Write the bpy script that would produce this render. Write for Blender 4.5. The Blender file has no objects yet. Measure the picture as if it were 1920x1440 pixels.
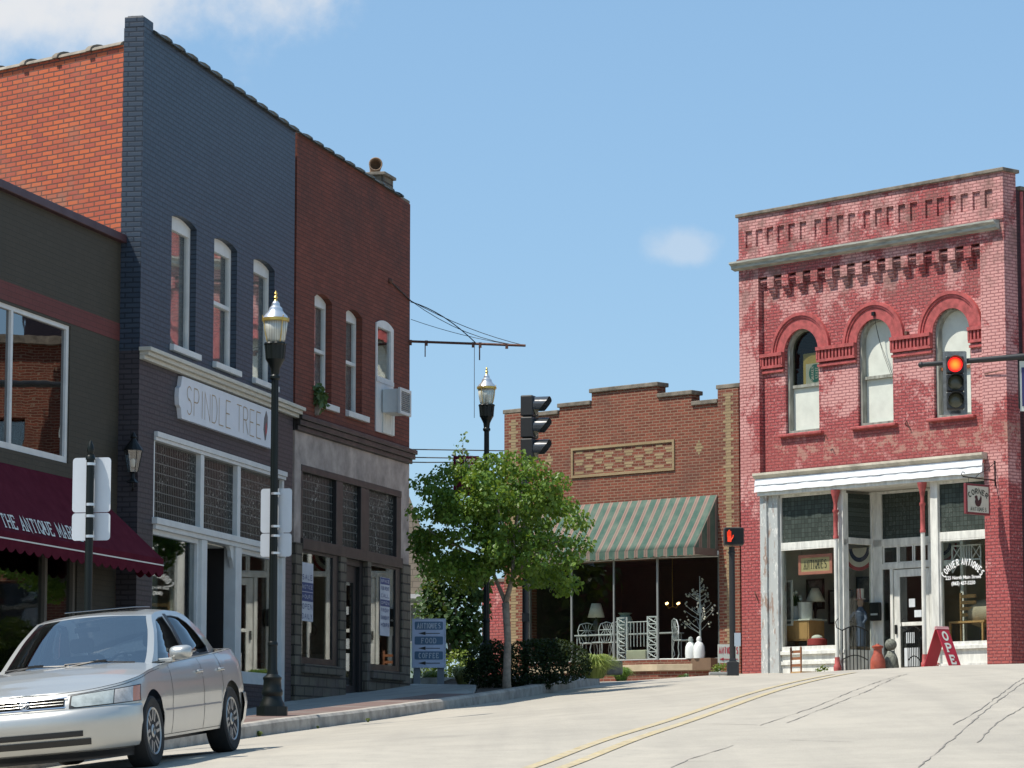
import bpy, bmesh, math, random
import numpy as np
from mathutils import Vector, Matrix
from mathutils.geometry import tessellate_polygon
random.seed(7)
SC = bpy.context.scene
COL = SC.collection
PI = math.pi

# ------------------------------------------------------------------ camera
F_PX, HOR = 5900.0, 710.0            # focal length in px of a 1920 wide picture; horizon below centre
PITCH = math.atan(HOR / F_PX); CP, SP = math.cos(PITCH), math.sin(PITCH)
cam = bpy.data.cameras.new('camera'); cam.sensor_width = 36; cam.lens = 36 * F_PX / 1920
cam.clip_start = 0.5; cam.clip_end = 6000
co = bpy.data.objects.new('camera', cam); COL.objects.link(co)
co.location = (0, 0, 0); co.rotation_euler = (PI / 2 + PITCH, 0, 0)
SC.camera = co

# ------------------------------------------------------------------ light
SUN = Vector((-.45, -.16, .86)).normalized()
EL = math.asin(SUN.z); ROT = math.atan2(SUN.x, SUN.y)
w = bpy.data.worlds.new('World'); SC.world = w; w.use_nodes = True
nt = w.node_tree; N = nt.nodes; K = nt.links
for n in list(N): N.remove(n)
out = N.new('ShaderNodeOutputWorld'); bg = N.new('ShaderNodeBackground')
sky = N.new('ShaderNodeTexSky'); sky.sky_type = 'NISHITA'; sky.sun_disc = False
sky.sun_elevation = EL; sky.sun_rotation = ROT; sky.altitude = 200; sky.air_density = 1.0; sky.dust_density = .6; sky.ozone_density = 2.0
tc = N.new('ShaderNodeTexCoord'); sx = N.new('ShaderNodeSeparateXYZ'); K.new(tc.outputs['Generated'], sx.inputs[0])
def wm(op, a, b=None, c=None):
    m = N.new('ShaderNodeMath'); m.operation = op
    for i, v in enumerate((a, b, c)):
        if v is None: continue
        if isinstance(v, (int, float)): m.inputs[i].default_value = v
        else: K.new(v, m.inputs[i])
    return m.outputs[0]
ysafe = wm('MAXIMUM', sx.outputs['Y'], .05)
az = wm('DIVIDE', sx.outputs['X'], ysafe); el = wm('DIVIDE', sx.outputs['Z'], ysafe)
nz = N.new('ShaderNodeTexNoise'); nz.inputs['Scale'].default_value = 38; nz.inputs['Detail'].default_value = 7; nz.inputs['Roughness'].default_value = .58
K.new(tc.outputs['Generated'], nz.inputs['Vector'])
def cloud(a0, e0, wa, we, gain, amt):
    dx = wm('DIVIDE', wm('SUBTRACT', az, a0), wa); dy = wm('DIVIDE', wm('SUBTRACT', el, e0), we)
    r = wm('SQRT', wm('ADD', wm('MULTIPLY', dx, dx), wm('MULTIPLY', dy, dy)))
    v = wm('ADD', wm('SUBTRACT', 1.0, r), wm('MULTIPLY', wm('SUBTRACT', nz.outputs['Fac'], .5), gain))
    mr = N.new('ShaderNodeMapRange'); mr.interpolation_type = 'SMOOTHSTEP'
    K.new(v, mr.inputs[0]); mr.inputs[1].default_value = -.05; mr.inputs[2].default_value = .75; mr.inputs[3].default_value = 0; mr.inputs[4].default_value = amt
    return mr.outputs[0]
c1 = cloud(-.155, .270, .128, .060, 1.4, .92); c2 = cloud(.055, .1645, .0135, .0070, 2.2, .34)
cm = wm('MAXIMUM', c1, c2)
mix = N.new('ShaderNodeMix'); mix.data_type = 'RGBA'
tint = N.new('ShaderNodeMix'); tint.data_type = 'RGBA'; tint.blend_type = 'MULTIPLY'; tint.inputs['Factor'].default_value = 1; tint.inputs['B'].default_value = (.95, 1.0, 1.01, 1)
K.new(sky.outputs[0], tint.inputs['A'])
flat = N.new('ShaderNodeMix'); flat.data_type = 'RGBA'; flat.inputs['Factor'].default_value = .5; flat.inputs['B'].default_value = (2.05, 3.75, 5.75, 1)
K.new(tint.outputs['Result'], flat.inputs['A'])
K.new(cm, mix.inputs['Factor']); K.new(flat.outputs['Result'], mix.inputs['A']); mix.inputs['B'].default_value = (5.7, 5.75, 5.85, 1)
K.new(mix.outputs['Result'], bg.inputs['Color']); bg.inputs['Strength'].default_value = .118
K.new(bg.outputs[0], out.inputs['Surface'])
sl = bpy.data.lights.new('sun', 'SUN'); sl.energy = 4.9; sl.angle = math.radians(.5); sl.color = (1, .94, .84)
so = bpy.data.objects.new('sun', sl); COL.objects.link(so); so.location = (0, 0, 60)
so.rotation_euler = SUN.to_track_quat('Z', 'Y').to_euler()
SC.view_settings.view_transform = 'Standard'; SC.view_settings.look = 'None'
SC.view_settings.exposure = 0.3; SC.view_settings.gamma = 1
SC.cycles.max_bounces = 8; SC.cycles.transparent_max_bounces = 12

# ------------------------------------------------------------------ measuring helpers (rays of the 1920x1440 photograph against real planes)
def ray(px, py):
    u = (px - 960) / F_PX; v = (720 - py) / F_PX
    return (u, CP - v * SP, SP + v * CP)
def P(px, py, Y):
    d = ray(px, py); t = Y / d[1]
    return Vector((t * d[0], Y, t * d[2]))
class Frame:
    """vertical facade plane: local x runs to the right along it, local y into the building, z up"""
    def __init__(s, x, y, ang, k=1):
        a = math.radians(ang); s.x, s.y, s.k = x * k, y * k, k; s.dx, s.dy = math.sin(a), math.cos(a)
        s.rot = math.atan2(s.dy, s.dx)
    def w(s, a, o=0, z=0):            # o = outwards
        a *= s.k; o *= s.k; return Vector((s.x + s.dx * a + s.dy * o, s.y + s.dy * a - s.dx * o, z * s.k))
KL = 1.08                              # near row scaled about the camera: larger and farther, same in the image
def hit(fr, px, py, o=0):
    """where the ray meets the facade plane moved o outwards, in the frame's own units"""
    d = ray(px, py); nx, ny = -fr.dy, fr.dx; ox, oy = fr.x - nx * o * fr.k, fr.y - ny * o * fr.k
    t = (ox * nx + oy * ny) / (d[0] * nx + d[1] * ny); return ((t * d[0] - fr.x) * fr.dx + (t * d[1] - fr.y) * fr.dy) / fr.k, t * d[2] / fr.k
FB = Frame(-4.5476, 38.1, 12.25, KL)      # blue building
FN = Frame(-3.1042, 44.7481, 15.6, KL)    # brown building
FR = Frame(5.1016, 70.0, 138.2)       # red building
FS = Frame(5.1084, 70.1, 132.6)       # stepped building
FL = Frame(-4.8017, 38.1552, 14.0, KL)    # olive building

# ------------------------------------------------------------------ ground
Q = .95  # kerb line and near street points scaled about the camera by this
def kerb_x(D): return .217 * D - 10.684 * Q
GD = [0, 20, 26, 29, 31, 32.8, 34.2, 35.5, 37.1, 40.2, 47, 53.3, 58.2, 64, 80]
GZ = [-1.75, -.58, -.23, -.06, .045, .135, .205, .27, .356, .5, .85, 1.21, 1.48, 1.68, 1.95]
def gz(D): return float(np.interp(D / Q, GD, GZ)) * Q
ctl = []
for D in (0, 8, 14, 20, 26, 29, 31, 34.2, 37.1, 40.2, 47, 53.3, 58.2): ctl.append((kerb_x(D), D, gz(D)))
for D in (0, 20, 34, 47, 56): ctl.append((kerb_x(D) - 6, D, gz(D) - .1))
def cp_(px, py, D):
    p = P(px, py, D * (Q if D < 58 else 1)); ctl.append((p.x, p.y, p.z))
ctl += [(-2.95 * Q, 26 * Q, -.03), (-2.54 * Q, 28.6 * Q, .10), (-4.0 * Q, 29 * Q, -.03)]
def lane(c, rows):
    for D, z in rows: ctl.append(((c + .2121 * D) / .9772, D, z))
lane(-4.92, [(18, -.43), (23.9, -.04), (28.8, .315), (34.6, .711), (38.9, .969), (43.4, 1.198), (48, 1.405), (53, 1.575), (58, 1.68)])
lane(-1.92, [(16, -.46), (22, -.04), (28.5, .43), (35.4, .94), (40, 1.20), (46, 1.44), (52, 1.595), (57, 1.66)])
lane(2.5, [(22, -.05), (34, .83), (45, 1.36), (54, 1.6)])
ctl.append((4.22, 57, 1.558))
cp_(1240, 1278, 70.2); cp_(1390, 1265, 68.3); cp_(1430, 1260, 67.5); cp_(1180, 1279, 66)
ctl += [(6, 66.2, 1.76), (8.6, 62, 1.66), (12, 62, 1.66), (9, 66, 1.68), (12, 66, 1.70), (16, 62, 1.62), (20, 0, -1.5), (0, 0, -1.6), (10, 0, -1.5)]
ctl += [(-2, 76, 1.75), (-10, 76, 1.8), (6, 82, 1.9), (18, 80, 1.8), (-12, 60, 1.2)]
CX = np.array([(a, b) for a, b, _ in ctl]); CZ = np.array([c for _, _, c in ctl])
def _k(r): r = np.sqrt(r * r + 1.0); return r ** 3 * .001
_A = _k(np.linalg.norm(CX[:, None] - CX[None], axis=2)) - np.eye(len(CX)) * -.0015
_P = np.c_[np.ones(len(CX)), CX]
_M = np.block([[_A, _P], [_P.T, np.zeros((3, 3))]])
_S = np.linalg.solve(_M, np.r_[CZ, 0, 0, 0])
def G(x, y):
    cx = min(max(x, -14), 20); cy = min(max(y, 0), 84)
    r = np.sqrt((CX[:, 0] - cx) ** 2 + (CX[:, 1] - cy) ** 2)
    return float(_k(r) @ _S[:-3] + _S[-3] + _S[-2] * cx + _S[-1] * cy)

# ------------------------------------------------------------------ node materials
def nodes(name):
    m = bpy.data.materials.new(name); m.use_nodes = True
    t = m.node_tree
    return m, t, t.nodes['Principled BSDF']
class NT:
    def __init__(s, t): s.t = t
    def n(s, typ, **kw):
        x = s.t.nodes.new(typ)
        for k, v in kw.items(): setattr(x, k, v)
        return x
    def l(s, a, b): s.t.links.new(a, b)
    def math(s, op, a, b=None, clamp=False):
        m = s.n('ShaderNodeMath', operation=op, use_clamp=clamp)
        for i, v in enumerate((a, b)):
            if v is None: continue
            if isinstance(v, (int, float)): m.inputs[i].default_value = v
            else: s.l(v, m.inputs[i])
        return m.outputs[0]
    def noise(s, scale, detail=4, rough=.55, vec=None, dist=0):
        x = s.n('ShaderNodeTexNoise'); x.inputs['Scale'].default_value = scale; x.inputs['Detail'].default_value = detail
        x.inputs['Roughness'].default_value = rough; x.inputs['Distortion'].default_value = dist
        if vec is not None: s.l(vec, x.inputs['Vector'])
        return x.outputs['Fac']
    def ramp(s, f, a, b, lo=0., hi=1.):
        x = s.n('ShaderNodeMapRange'); s.l(f, x.inputs[0]); x.inputs[1].default_value = a; x.inputs[2].default_value = b
        x.inputs[3].default_value = lo; x.inputs[4].default_value = hi
        return x.outputs[0]
    def mix(s, f, a, b, mode='MIX'):
        x = s.n('ShaderNodeMix', data_type='RGBA', blend_type=mode)
        for v, i in ((f, 'Factor'), (a, 'A'), (b, 'B')):
            if isinstance(v, (int, float)): x.inputs[i].default_value = v
            elif isinstance(v, tuple): x.inputs[i].default_value = (*v[:3], 1)
            else: s.l(v, x.inputs[i])
        return x.outputs['Result']
    def bump(s, h, b, strength, dist=.01):
        x = s.n('ShaderNodeBump'); x.inputs['Strength'].default_value = strength; x.inputs['Distance'].default_value = dist
        s.l(h, x.inputs['Height']); s.l(x.outputs[0], b.inputs['Normal'])
    def obj(s): return s.n('ShaderNodeTexCoord').outputs['Object']
MATS = {}
def pm(name, col, rough=.6, metal=0, var=.12, scale=3, bump=0, fine=60, coat=0, spec=.5, stretch=None):
    if name in MATS: return MATS[name]
    m, t, b = nodes(name); g = NT(t); o = g.obj()
    if stretch:
        mp = g.n('ShaderNodeMapping'); mp.inputs['Scale'].default_value = stretch; g.l(o, mp.inputs[0]); o = mp.outputs[0]
    nf = g.noise(scale, 5, .6, o)
    f = g.ramp(nf, .3, .7, 1 - var, 1 + var)
    c = g.n('ShaderNodeMix', data_type='RGBA', blend_type='MULTIPLY'); c.inputs['Factor'].default_value = 1
    c.inputs['A'].default_value = (*col, 1)
    cc = g.n('ShaderNodeCombineColor'); [g.l(f, cc.inputs[i]) for i in range(3)]; g.l(cc.outputs[0], c.inputs['B'])
    g.l(c.outputs['Result'], b.inputs['Base Color'])
    g.l(g.ramp(nf, .3, .7, min(1, rough + .06), max(.03, rough - .06)), b.inputs['Roughness'])
    b.inputs['Metallic'].default_value = metal; b.inputs['Coat Weight'].default_value = coat; b.inputs['Specular IOR Level'].default_value = spec
    if bump: g.bump(g.noise(fine, 4, .6, o), b, bump)
    MATS[name] = m; return m
def emis(name, col, s):
    m, t, b = nodes(name); b.inputs['Base Color'].default_value = (*[c * .3 for c in col], 1)
    b.inputs['Emission Color'].default_value = (*col, 1); b.inputs['Emission Strength'].default_value = s
    return m
def glass(name, tint=(.8, .85, .85), refl=.12, rough=.01, ior=1.5, wave=0.):
    m, t, b = nodes(name); g = NT(t); t.nodes.remove(b)
    tr = g.n('ShaderNodeBsdfTransparent'); tr.inputs[0].default_value = (*tint, 1)
    gl = g.n('ShaderNodeBsdfGlossy'); gl.inputs['Roughness'].default_value = rough; gl.inputs['Color'].default_value = (1, 1, 1, 1)
    lw = g.n('ShaderNodeLayerWeight'); lw.inputs['Blend'].default_value = .5; f0 = refl + ((ior - 1) / (ior + 1)) ** 2
    f = g.math('ADD', g.math('MULTIPLY', g.math('POWER', lw.outputs['Facing'], 4.5), 1 - f0), f0, True)
    mx = g.n('ShaderNodeMixShader'); g.l(f, mx.inputs[0]); g.l(tr.outputs[0], mx.inputs[1]); g.l(gl.outputs[0], mx.inputs[2])
    if wave:
        bp = g.n('ShaderNodeBump'); bp.inputs['Strength'].default_value = wave; bp.inputs['Distance'].default_value = .02
        g.l(g.noise(1.6, 2, .5, g.obj()), bp.inputs['Height']); g.l(bp.outputs[0], gl.inputs['Normal'])
    g.l(mx.outputs[0], t.nodes['Material Output'].inputs[0])
    return m
def brick(name, c1, c2, cm, bw=.213, rh=.0677, mort=.009, rough=.85, bump=.5, stain=.25, stainc=(.25, .2, .17), patches=None, spec=.3, split='xy', var2=None, coat=0):
    m, t, b = nodes(name); g = NT(t); o = g.obj()
    s = g.n('ShaderNodeSeparateXYZ'); g.l(o, s.inputs[0])
    c = g.n('ShaderNodeCombineXYZ'); g.l(g.math('ADD', s.outputs[0], s.outputs[1]), c.inputs[0]); g.l(s.outputs[2], c.inputs[1])
    nzc = g.n('ShaderNodeTexNoise'); nzc.inputs['Scale'].default_value = 7; g.l(o, nzc.inputs['Vector'])
    vm = g.n('ShaderNodeVectorMath', operation='SCALE'); vs = g.n('ShaderNodeVectorMath', operation='SUBTRACT'); vs.inputs[1].default_value = (.5, .5, .5)
    g.l(nzc.outputs['Color'], vs.inputs[0]); g.l(vs.outputs[0], vm.inputs[0]); vm.inputs['Scale'].default_value = .012
    va = g.n('ShaderNodeVectorMath', operation='ADD'); g.l(c.outputs[0], va.inputs[0]); g.l(vm.outputs[0], va.inputs[1])
    br = g.n('ShaderNodeTexBrick'); g.l(va.outputs[0], br.inputs['Vector'])
    br.inputs['Scale'].default_value = 1; br.inputs['Brick Width'].default_value = bw; br.inputs['Row Height'].default_value = rh
    br.inputs['Mortar Size'].default_value = mort; br.inputs['Mortar Smooth'].default_value = .2; br.inputs['Bias'].default_value = -.1
    br.inputs['Color1'].default_value = (*c1, 1); br.inputs['Color2'].default_value = (*c2, 1); br.inputs['Mortar'].default_value = (*cm, 1)
    col = br.outputs['Color']; big = g.noise(.9, 6, .62, o); mid = g.noise(5, 5, .65, o)
    if var2: col = g.mix(g.math('MULTIPLY', g.ramp(g.noise(1.7, 5, .6, o), .50, .62), g.math('SUBTRACT', 1, br.outputs['Fac'])), col, var2)
    col = g.mix(g.math('MULTIPLY', g.ramp(big, .48, .72), stain), col, stainc)
    col = g.mix(g.ramp(mid, .3, .75, 0, .25), col, tuple(x * .55 for x in c1))
    if patches: col = patches(g, col, o, s, br.outputs['Fac'])
    g.l(col, b.inputs['Base Color'])
    b.inputs['Roughness'].default_value = rough; b.inputs['Specular IOR Level'].default_value = spec; b.inputs['Coat Weight'].default_value = coat
    h = g.math('ADD', g.math('MULTIPLY', br.outputs['Fac'], -1), g.math('MULTIPLY', mid, .35))
    g.bump(h, b, bump, .008)
    MATS[name] = m; return m

# ------------------------------------------------------------------ mesh builder
class MB:
    def __init__(s): s.v = []; s.f = []; s.m = []; s.mi = 0
    def add(s, vs, fs, M=None):
        o = len(s.v)
        s.v += [tuple(M @ Vector(p)) if M else tuple(p) for p in vs]
        for f in fs: s.f.append(tuple(o + i for i in f)); s.m.append(s.mi)
        return s
    def box(s, x0, x1, y0, y1, z0, z1, M=None):
        v = [(x, y, z) for z in (z0, z1) for y in (y0, y1) for x in (x0, x1)]
        return s.add(v, [(0, 2, 3, 1), (4, 5, 7, 6), (0, 1, 5, 4), (2, 6, 7, 3), (0, 4, 6, 2), (1, 3, 7, 5)], M)
    def boxc(s, c, d, M=None):
        return s.box(c[0] - d[0] / 2, c[0] + d[0] / 2, c[1] - d[1] / 2, c[1] + d[1] / 2, c[2] - d[2] / 2, c[2] + d[2] / 2, M)
    def prism(s, poly, y0, y1, M=None, holes=(), plane='xz'):
        """polygon in x,z with holes, extruded y0..y1"""
        loops = [list(poly)] + [list(h) for h in holes]
        L = [[Vector((a, b, 0)) for a, b in lp] for lp in loops]
        tri = tessellate_polygon(L)
        flat = [p for lp in loops for p in lp]; n = len(flat)
        def q(a, b, y): return (a, y, b) if plane == 'xz' else ((a, b, y) if plane == 'xy' else (y, a, b))
        vs = [q(a, b, y0) for a, b in flat] + [q(a, b, y1) for a, b in flat]
        fs = [tuple(t) for t in tri] + [tuple(n + i for i in t[::-1]) for t in tri]
        o = 0
        for lp in loops:
            k = len(lp)
            for i in range(k): fs.append((o + i, o + (i + 1) % k, n + o + (i + 1) % k, n + o + i))
            o += k
        return s.add(vs, fs, M)
    def tube(s, pts, r, n=10, M=None, cap=True):
        pts = [Vector(p) for p in pts]; rs = r if isinstance(r, (list, tuple)) else [r] * len(pts)
        vs = []; fs = []
        up = None
        for i, p in enumerate(pts):
            t = (pts[min(i + 1, len(pts) - 1)] - pts[max(i - 1, 0)]).normalized()
            if up is None:
                up = Vector((0, 0, 1)) if abs(t.z) < .9 else Vector((1, 0, 0))
            a = t.cross(up).normalized(); b2 = a.cross(t).normalized(); up = b2
            for k in range(n):
                an = 2 * PI * k / n
                vs.append(tuple(p + a * math.cos(an) * rs[i] + b2 * math.sin(an) * rs[i]))
        for i in range(len(pts) - 1):
            for k in range(n):
                fs.append((i * n + k, i * n + (k + 1) % n, (i + 1) * n + (k + 1) % n, (i + 1) * n + k))
        if cap: fs.append(tuple(range(n))[::-1]); fs.append(tuple((len(pts) - 1) * n + k for k in range(n)))
        return s.add(vs, fs, M)
    def lathe(s, prof, c=(0, 0, 0), n=20, M=None, flute=0, ang=0):
        """prof = [(r,z)...]"""
        vs = []; fs = []
        for r, z in prof:
            for k in range(n):
                a = 2 * PI * k / n + ang; rr = r * (1 - flute * (k % 2))
                vs.append((c[0] + rr * math.cos(a), c[1] + rr * math.sin(a), c[2] + z))
        for i in range(len(prof) - 1):
            for k in range(n): fs.append((i * n + k, i * n + (k + 1) % n, (i + 1) * n + (k + 1) % n, (i + 1) * n + k))
        fs.append(tuple(range(n))[::-1]); fs.append(tuple((len(prof) - 1) * n + k for k in range(n)))
        return s.add(vs, fs, M)
    def ball(s, c, r, n=12, M=None, sq=1, sz=1):
        prof = [(max(1e-4, r * math.sin(PI * i / n)), -r * sz * math.cos(PI * i / n)) for i in range(n + 1)]
        return s.lathe(prof, c, n * 2, M)
    def quadstrip(s, A, B, M=None):
        n = len(A)
        return s.add(list(A) + list(B), [(i, i + 1, n + i + 1, n + i) for i in range(n - 1)], M)
    def build(s, name, mats, parent=None, world=False, smooth=False, bevel=0, recalc=True):
        vs = s.v
        if world and parent is not None:
            Mi = mw(parent).inverted()
            vs = [tuple(Mi @ Vector(p)) for p in vs]
        elif parent is not None and parent.name in ZB:
            z, k = ZB[parent.name]; vs = [(a * k, b * k, (c - z) * k) for a, b, c in vs]
        me = bpy.data.meshes.new(name); me.from_pydata(vs, [], s.f)
        if not isinstance(mats, (list, tuple)): mats = [mats]
        for m in mats: me.materials.append(m)
        me.polygons.foreach_set('material_index', s.m)
        if recalc:
            bm = bmesh.new(); bm.from_mesh(me); bmesh.ops.recalc_face_normals(bm, faces=bm.faces); bm.to_mesh(me); bm.free()
        if smooth:
            me.polygons.foreach_set('use_smooth', [True] * len(me.polygons))
            if smooth != 'all':
                bm = bmesh.new(); bm.from_mesh(me)
                for e in bm.edges:
                    if len(e.link_faces) == 2 and e.calc_face_angle(0) > math.radians(smooth if smooth is not True else 38): e.smooth = False
                bm.to_mesh(me); bm.free()
        o = bpy.data.objects.new(name, me); COL.objects.link(o)
        if parent is not None:
            o.parent = parent
            if parent.name in ZB: ZB[o.name] = ZB[parent.name]
        if bevel:
            md = o.modifiers.new('bevel', 'BEVEL'); md.width = bevel; md.segments = 2; md.limit_method = 'ANGLE'
        return o
ZB = {}
def mw(o):
    m = Matrix.Translation(o.location) @ o.rotation_euler.to_matrix().to_4x4()
    return mw(o.parent) @ m if o.parent else m
def thing(name, label, cat, loc=(0, 0, 0), rotz=0, group=None):
    o = bpy.data.objects.new(name, None); COL.objects.link(o); o.empty_display_size = .2
    o.location = loc; o.rotation_euler = (0, 0, rotz); o['label'] = label; o['category'] = cat
    if group: o['group'] = group
    return o
def fthing(name, label, cat, fr, z, group=None, s=0, off=0):
    """thing whose local axes are the facade's; part meshes are written with eye-level z"""
    o = thing(name, label, cat, fr.w(s, off, z), fr.rot, group); ZB[o.name] = (z, fr.k); return o
def tag(o, label, cat, group=None, kind=None):
    if label: o['label'] = label
    if cat: o['category'] = cat
    if group: o['group'] = group
    if kind: o['kind'] = kind
    return o
def dup(o, parent=None, label=None, loc=None, rotz=None):
    c = o.copy(); COL.objects.link(c); c.parent = parent
    if label: c['label'] = label
    if loc is not None: c.location = loc
    if rotz is not None: c.rotation_euler = (0, 0, rotz)
    for ch in list(o.children): dup(ch, c)
    return c
def solo(name, mb, mat, label, cat, loc, rotz=0, group=None, **kw):
    o = mb.build(name, mat, None, **kw); o.location = loc; o.rotation_euler = (0, 0, rotz)
    return tag(o, label, cat, group)

# ------------------------------------------------------------------ stroke lettering
def arc(cx, cy, rx, ry, a0, a1, n=8):
    return [(cx + rx * math.cos(math.radians(a0 + (a1 - a0) * i / n)), cy + ry * math.sin(math.radians(a0 + (a1 - a0) * i / n))) for i in range(n + 1)]
GL = {
 'A': [[(0, 0), (.5, 1), (1, 0)], [(.2, .36), (.8, .36)]],
 'B': [[(0, 0), (0, 1)], [(0, 1)] + arc(.5, .77, .38, .23, 90, -90) + [(0, .54)], [(.5, .54)] + arc(.52, .27, .44, .27, 90, -90) + [(0, 0)]],
 'C': [arc(.52, .5, .5, .5, 50, 310, 14)],
 'D': [[(0, 0), (0, 1), (.45, 1)] + arc(.45, .5, .53, .5, 80, -80, 10) + [(.45, 0), (0, 0)]],
 'E': [[(.9, 1), (0, 1), (0, 0), (.92, 0)], [(0, .52), (.7, .52)]],
 'F': [[(.9, 1), (0, 1), (0, 0)], [(0, .52), (.7, .52)]],
 'G': [arc(.52, .5, .5, .5, 50, 330, 14) + [(.96, .45), (.6, .45)]],
 'H': [[(0, 0), (0, 1)], [(1, 0), (1, 1)], [(0, .52), (1, .52)]],
 'I': [[(.5, 0), (.5, 1)]],
 'K': [[(0, 0), (0, 1)], [(.95, 1), (0, .42)], [(.3, .6), (1, 0)]],
 'L': [[(0, 1), (0, 0), (.9, 0)]],
 'M': [[(0, 0), (0, 1), (.5, .25), (1, 1), (1, 0)]],
 'N': [[(0, 0), (0, 1), (1, 0), (1, 1)]],
 'O': [arc(.5, .5, .5, .5, 90, 450, 18)],
 'P': [[(0, 0), (0, 1)], [(0, 1)] + arc(.5, .75, .42, .25, 90, -90) + [(0, .5)]],
 'Q': [arc(.5, .5, .5, .5, 90, 450, 18), [(.55, .3), (1, -.08)]],
 'R': [[(0, 0), (0, 1)], [(0, 1)] + arc(.5, .76, .42, .24, 90, -90) + [(0, .52)], [(.45, .52), (1, 0)]],
 'S': [arc(.5, .76, .42, .24, 30, 270, 10) + arc(.5, .26, .44, .26, 90, -150, 10)[0:]],
 'T': [[(0, 1), (1, 1)], [(.5, 0), (.5, 1)]],
 'U': [[(0, 1), (0, .35)] + arc(.5, .35, .5, .35, 180, 360, 10) + [(1, 1)]],
 'V': [[(0, 1), (.5, 0), (1, 1)]],
 'Y': [[(0, 1), (.5, .48), (1, 1)], [(.5, .48), (.5, 0)]],
 '&': [arc(.45, .75, .25, .25, -60, 240, 10) + [(1, 0)], arc(.4, .27, .38, .27, 60, 360, 10) + [(.9, .5)]],
}
def ribbon(mb, pts, wd, y, M=None, close=False):
    pts = [Vector((a, 0, b)) for a, b in pts]; L = []; R = []
    n = len(pts); closed = (pts[0] - pts[-1]).length < 1e-5
    for i in range(n):
        if closed and i in (0, n - 1): d0 = (pts[n - 1] - pts[n - 2]).normalized(); d1 = (pts[1] - pts[0]).normalized()
        else:
            d0 = (pts[i] - pts[i - 1]).normalized() if i else None; d1 = (pts[i + 1] - pts[i]).normalized() if i < n - 1 else None
            d0 = d0 or d1; d1 = d1 or d0
        t = (d0 + d1)
        t = t.normalized() if t.length > 1e-6 else d0
        nn = Vector((-t.z, 0, t.x)); k = max(.35, nn.dot(Vector((-d1.z, 0, d1.x))))
        L.append((pts[i].x + nn.x * wd / 2 / k, y, pts[i].z + nn.z * wd / 2 / k)); R.append((pts[i].x - nn.x * wd / 2 / k, y, pts[i].z - nn.z * wd / 2 / k))
    mb.quadstrip(L, R, M)
def text(mb, s, x, z, h, wd, sw, gap, y=0, serif=0, M=None, curve=None, space=.6, total=None):
    """letters left to right from x; wd letter width, sw stroke width"""
    if total:
        adv = sum((wd * space if c == ' ' else (wd * .35 if c == 'I' else (wd * 1.2 if c == 'M' else wd)) + gap) for c in s) - gap
        k = total / adv; wd *= k; gap *= k
    q = 0
    for ch in s:
        if ch == ' ': x += wd * space; continue
        lw = wd * .35 if ch == 'I' else (wd * 1.2 if ch == 'M' else wd)
        for pl in GL[ch]:
            q += 1; yy = y - (q % 5) * .0006
            sx0 = x if ch != 'I' else x - lw * .0
            pts = [(x + sw / 2 + a * (lw - sw), z + sw / 2 + b * (h - sw)) for a, b in pl]
            if curve: pts = [curve(a, b) for a, b in pts]
            ribbon(mb, pts, sw, yy, M)
            if serif and not curve:
                for e, nb in ((0, 1), (-1, -2)):
                    a, b = pl[e]
                    if b in (0, 1) and abs(pl[nb][1] - b) > .2:
                        px, pz = pts[e]; mb.box(px - serif, px + serif, yy - .0004, yy + .0005, pz - sw * .32, pz + sw * .32, M)
                    elif a > .6 and b in (0, 1) and ch in 'EFLT':
                        px, pz = pts[e]; zz = -1 if b == 1 else 1; mb.box(px - sw * .3, px + sw * .3, yy - .0004, yy + .0005, *sorted((pz, pz + zz * serif * 1.6)), M)
        x += lw + gap
    return x
def rrect(x0, x1, z0, z1, r, n=5):
    p = []
    for cx, cz, a in ((x1 - r, z1 - r, 0), (x0 + r, z1 - r, 90), (x0 + r, z0 + r, 180), (x1 - r, z0 + r, 270)):
        for i in range(n + 1): b = math.radians(a + 90 * i / n); p.append((cx + r * math.cos(b), cz + r * math.sin(b)))
    return p
def rect(x0, x1, z0, z1): return [(x0, z0), (x1, z0), (x1, z1), (x0, z1)]
def seg_arch(x0, x1, z0, zs, rise, n=10):
    """window outline with a segmental head: spring height zs, rise"""
    wd = x1 - x0; R = (wd * wd / 4 + rise * rise) / (2 * rise); cz = zs + rise - R; cx = (x0 + x1) / 2; a0 = math.asin(wd / 2 / R)
    return [(x0, z0), (x1, z0)] + [(cx + R * math.sin(a0 - 2 * a0 * i / n), cz + R * math.cos(a0 - 2 * a0 * i / n)) for i in range(n + 1)]
def inset_arch(x0, x1, z0, zs, rise, d): return seg_arch(x0 + d, x1 - d, z0 + d, zs - d * .3, rise - d * .3 if rise > d else rise * .6)
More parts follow.
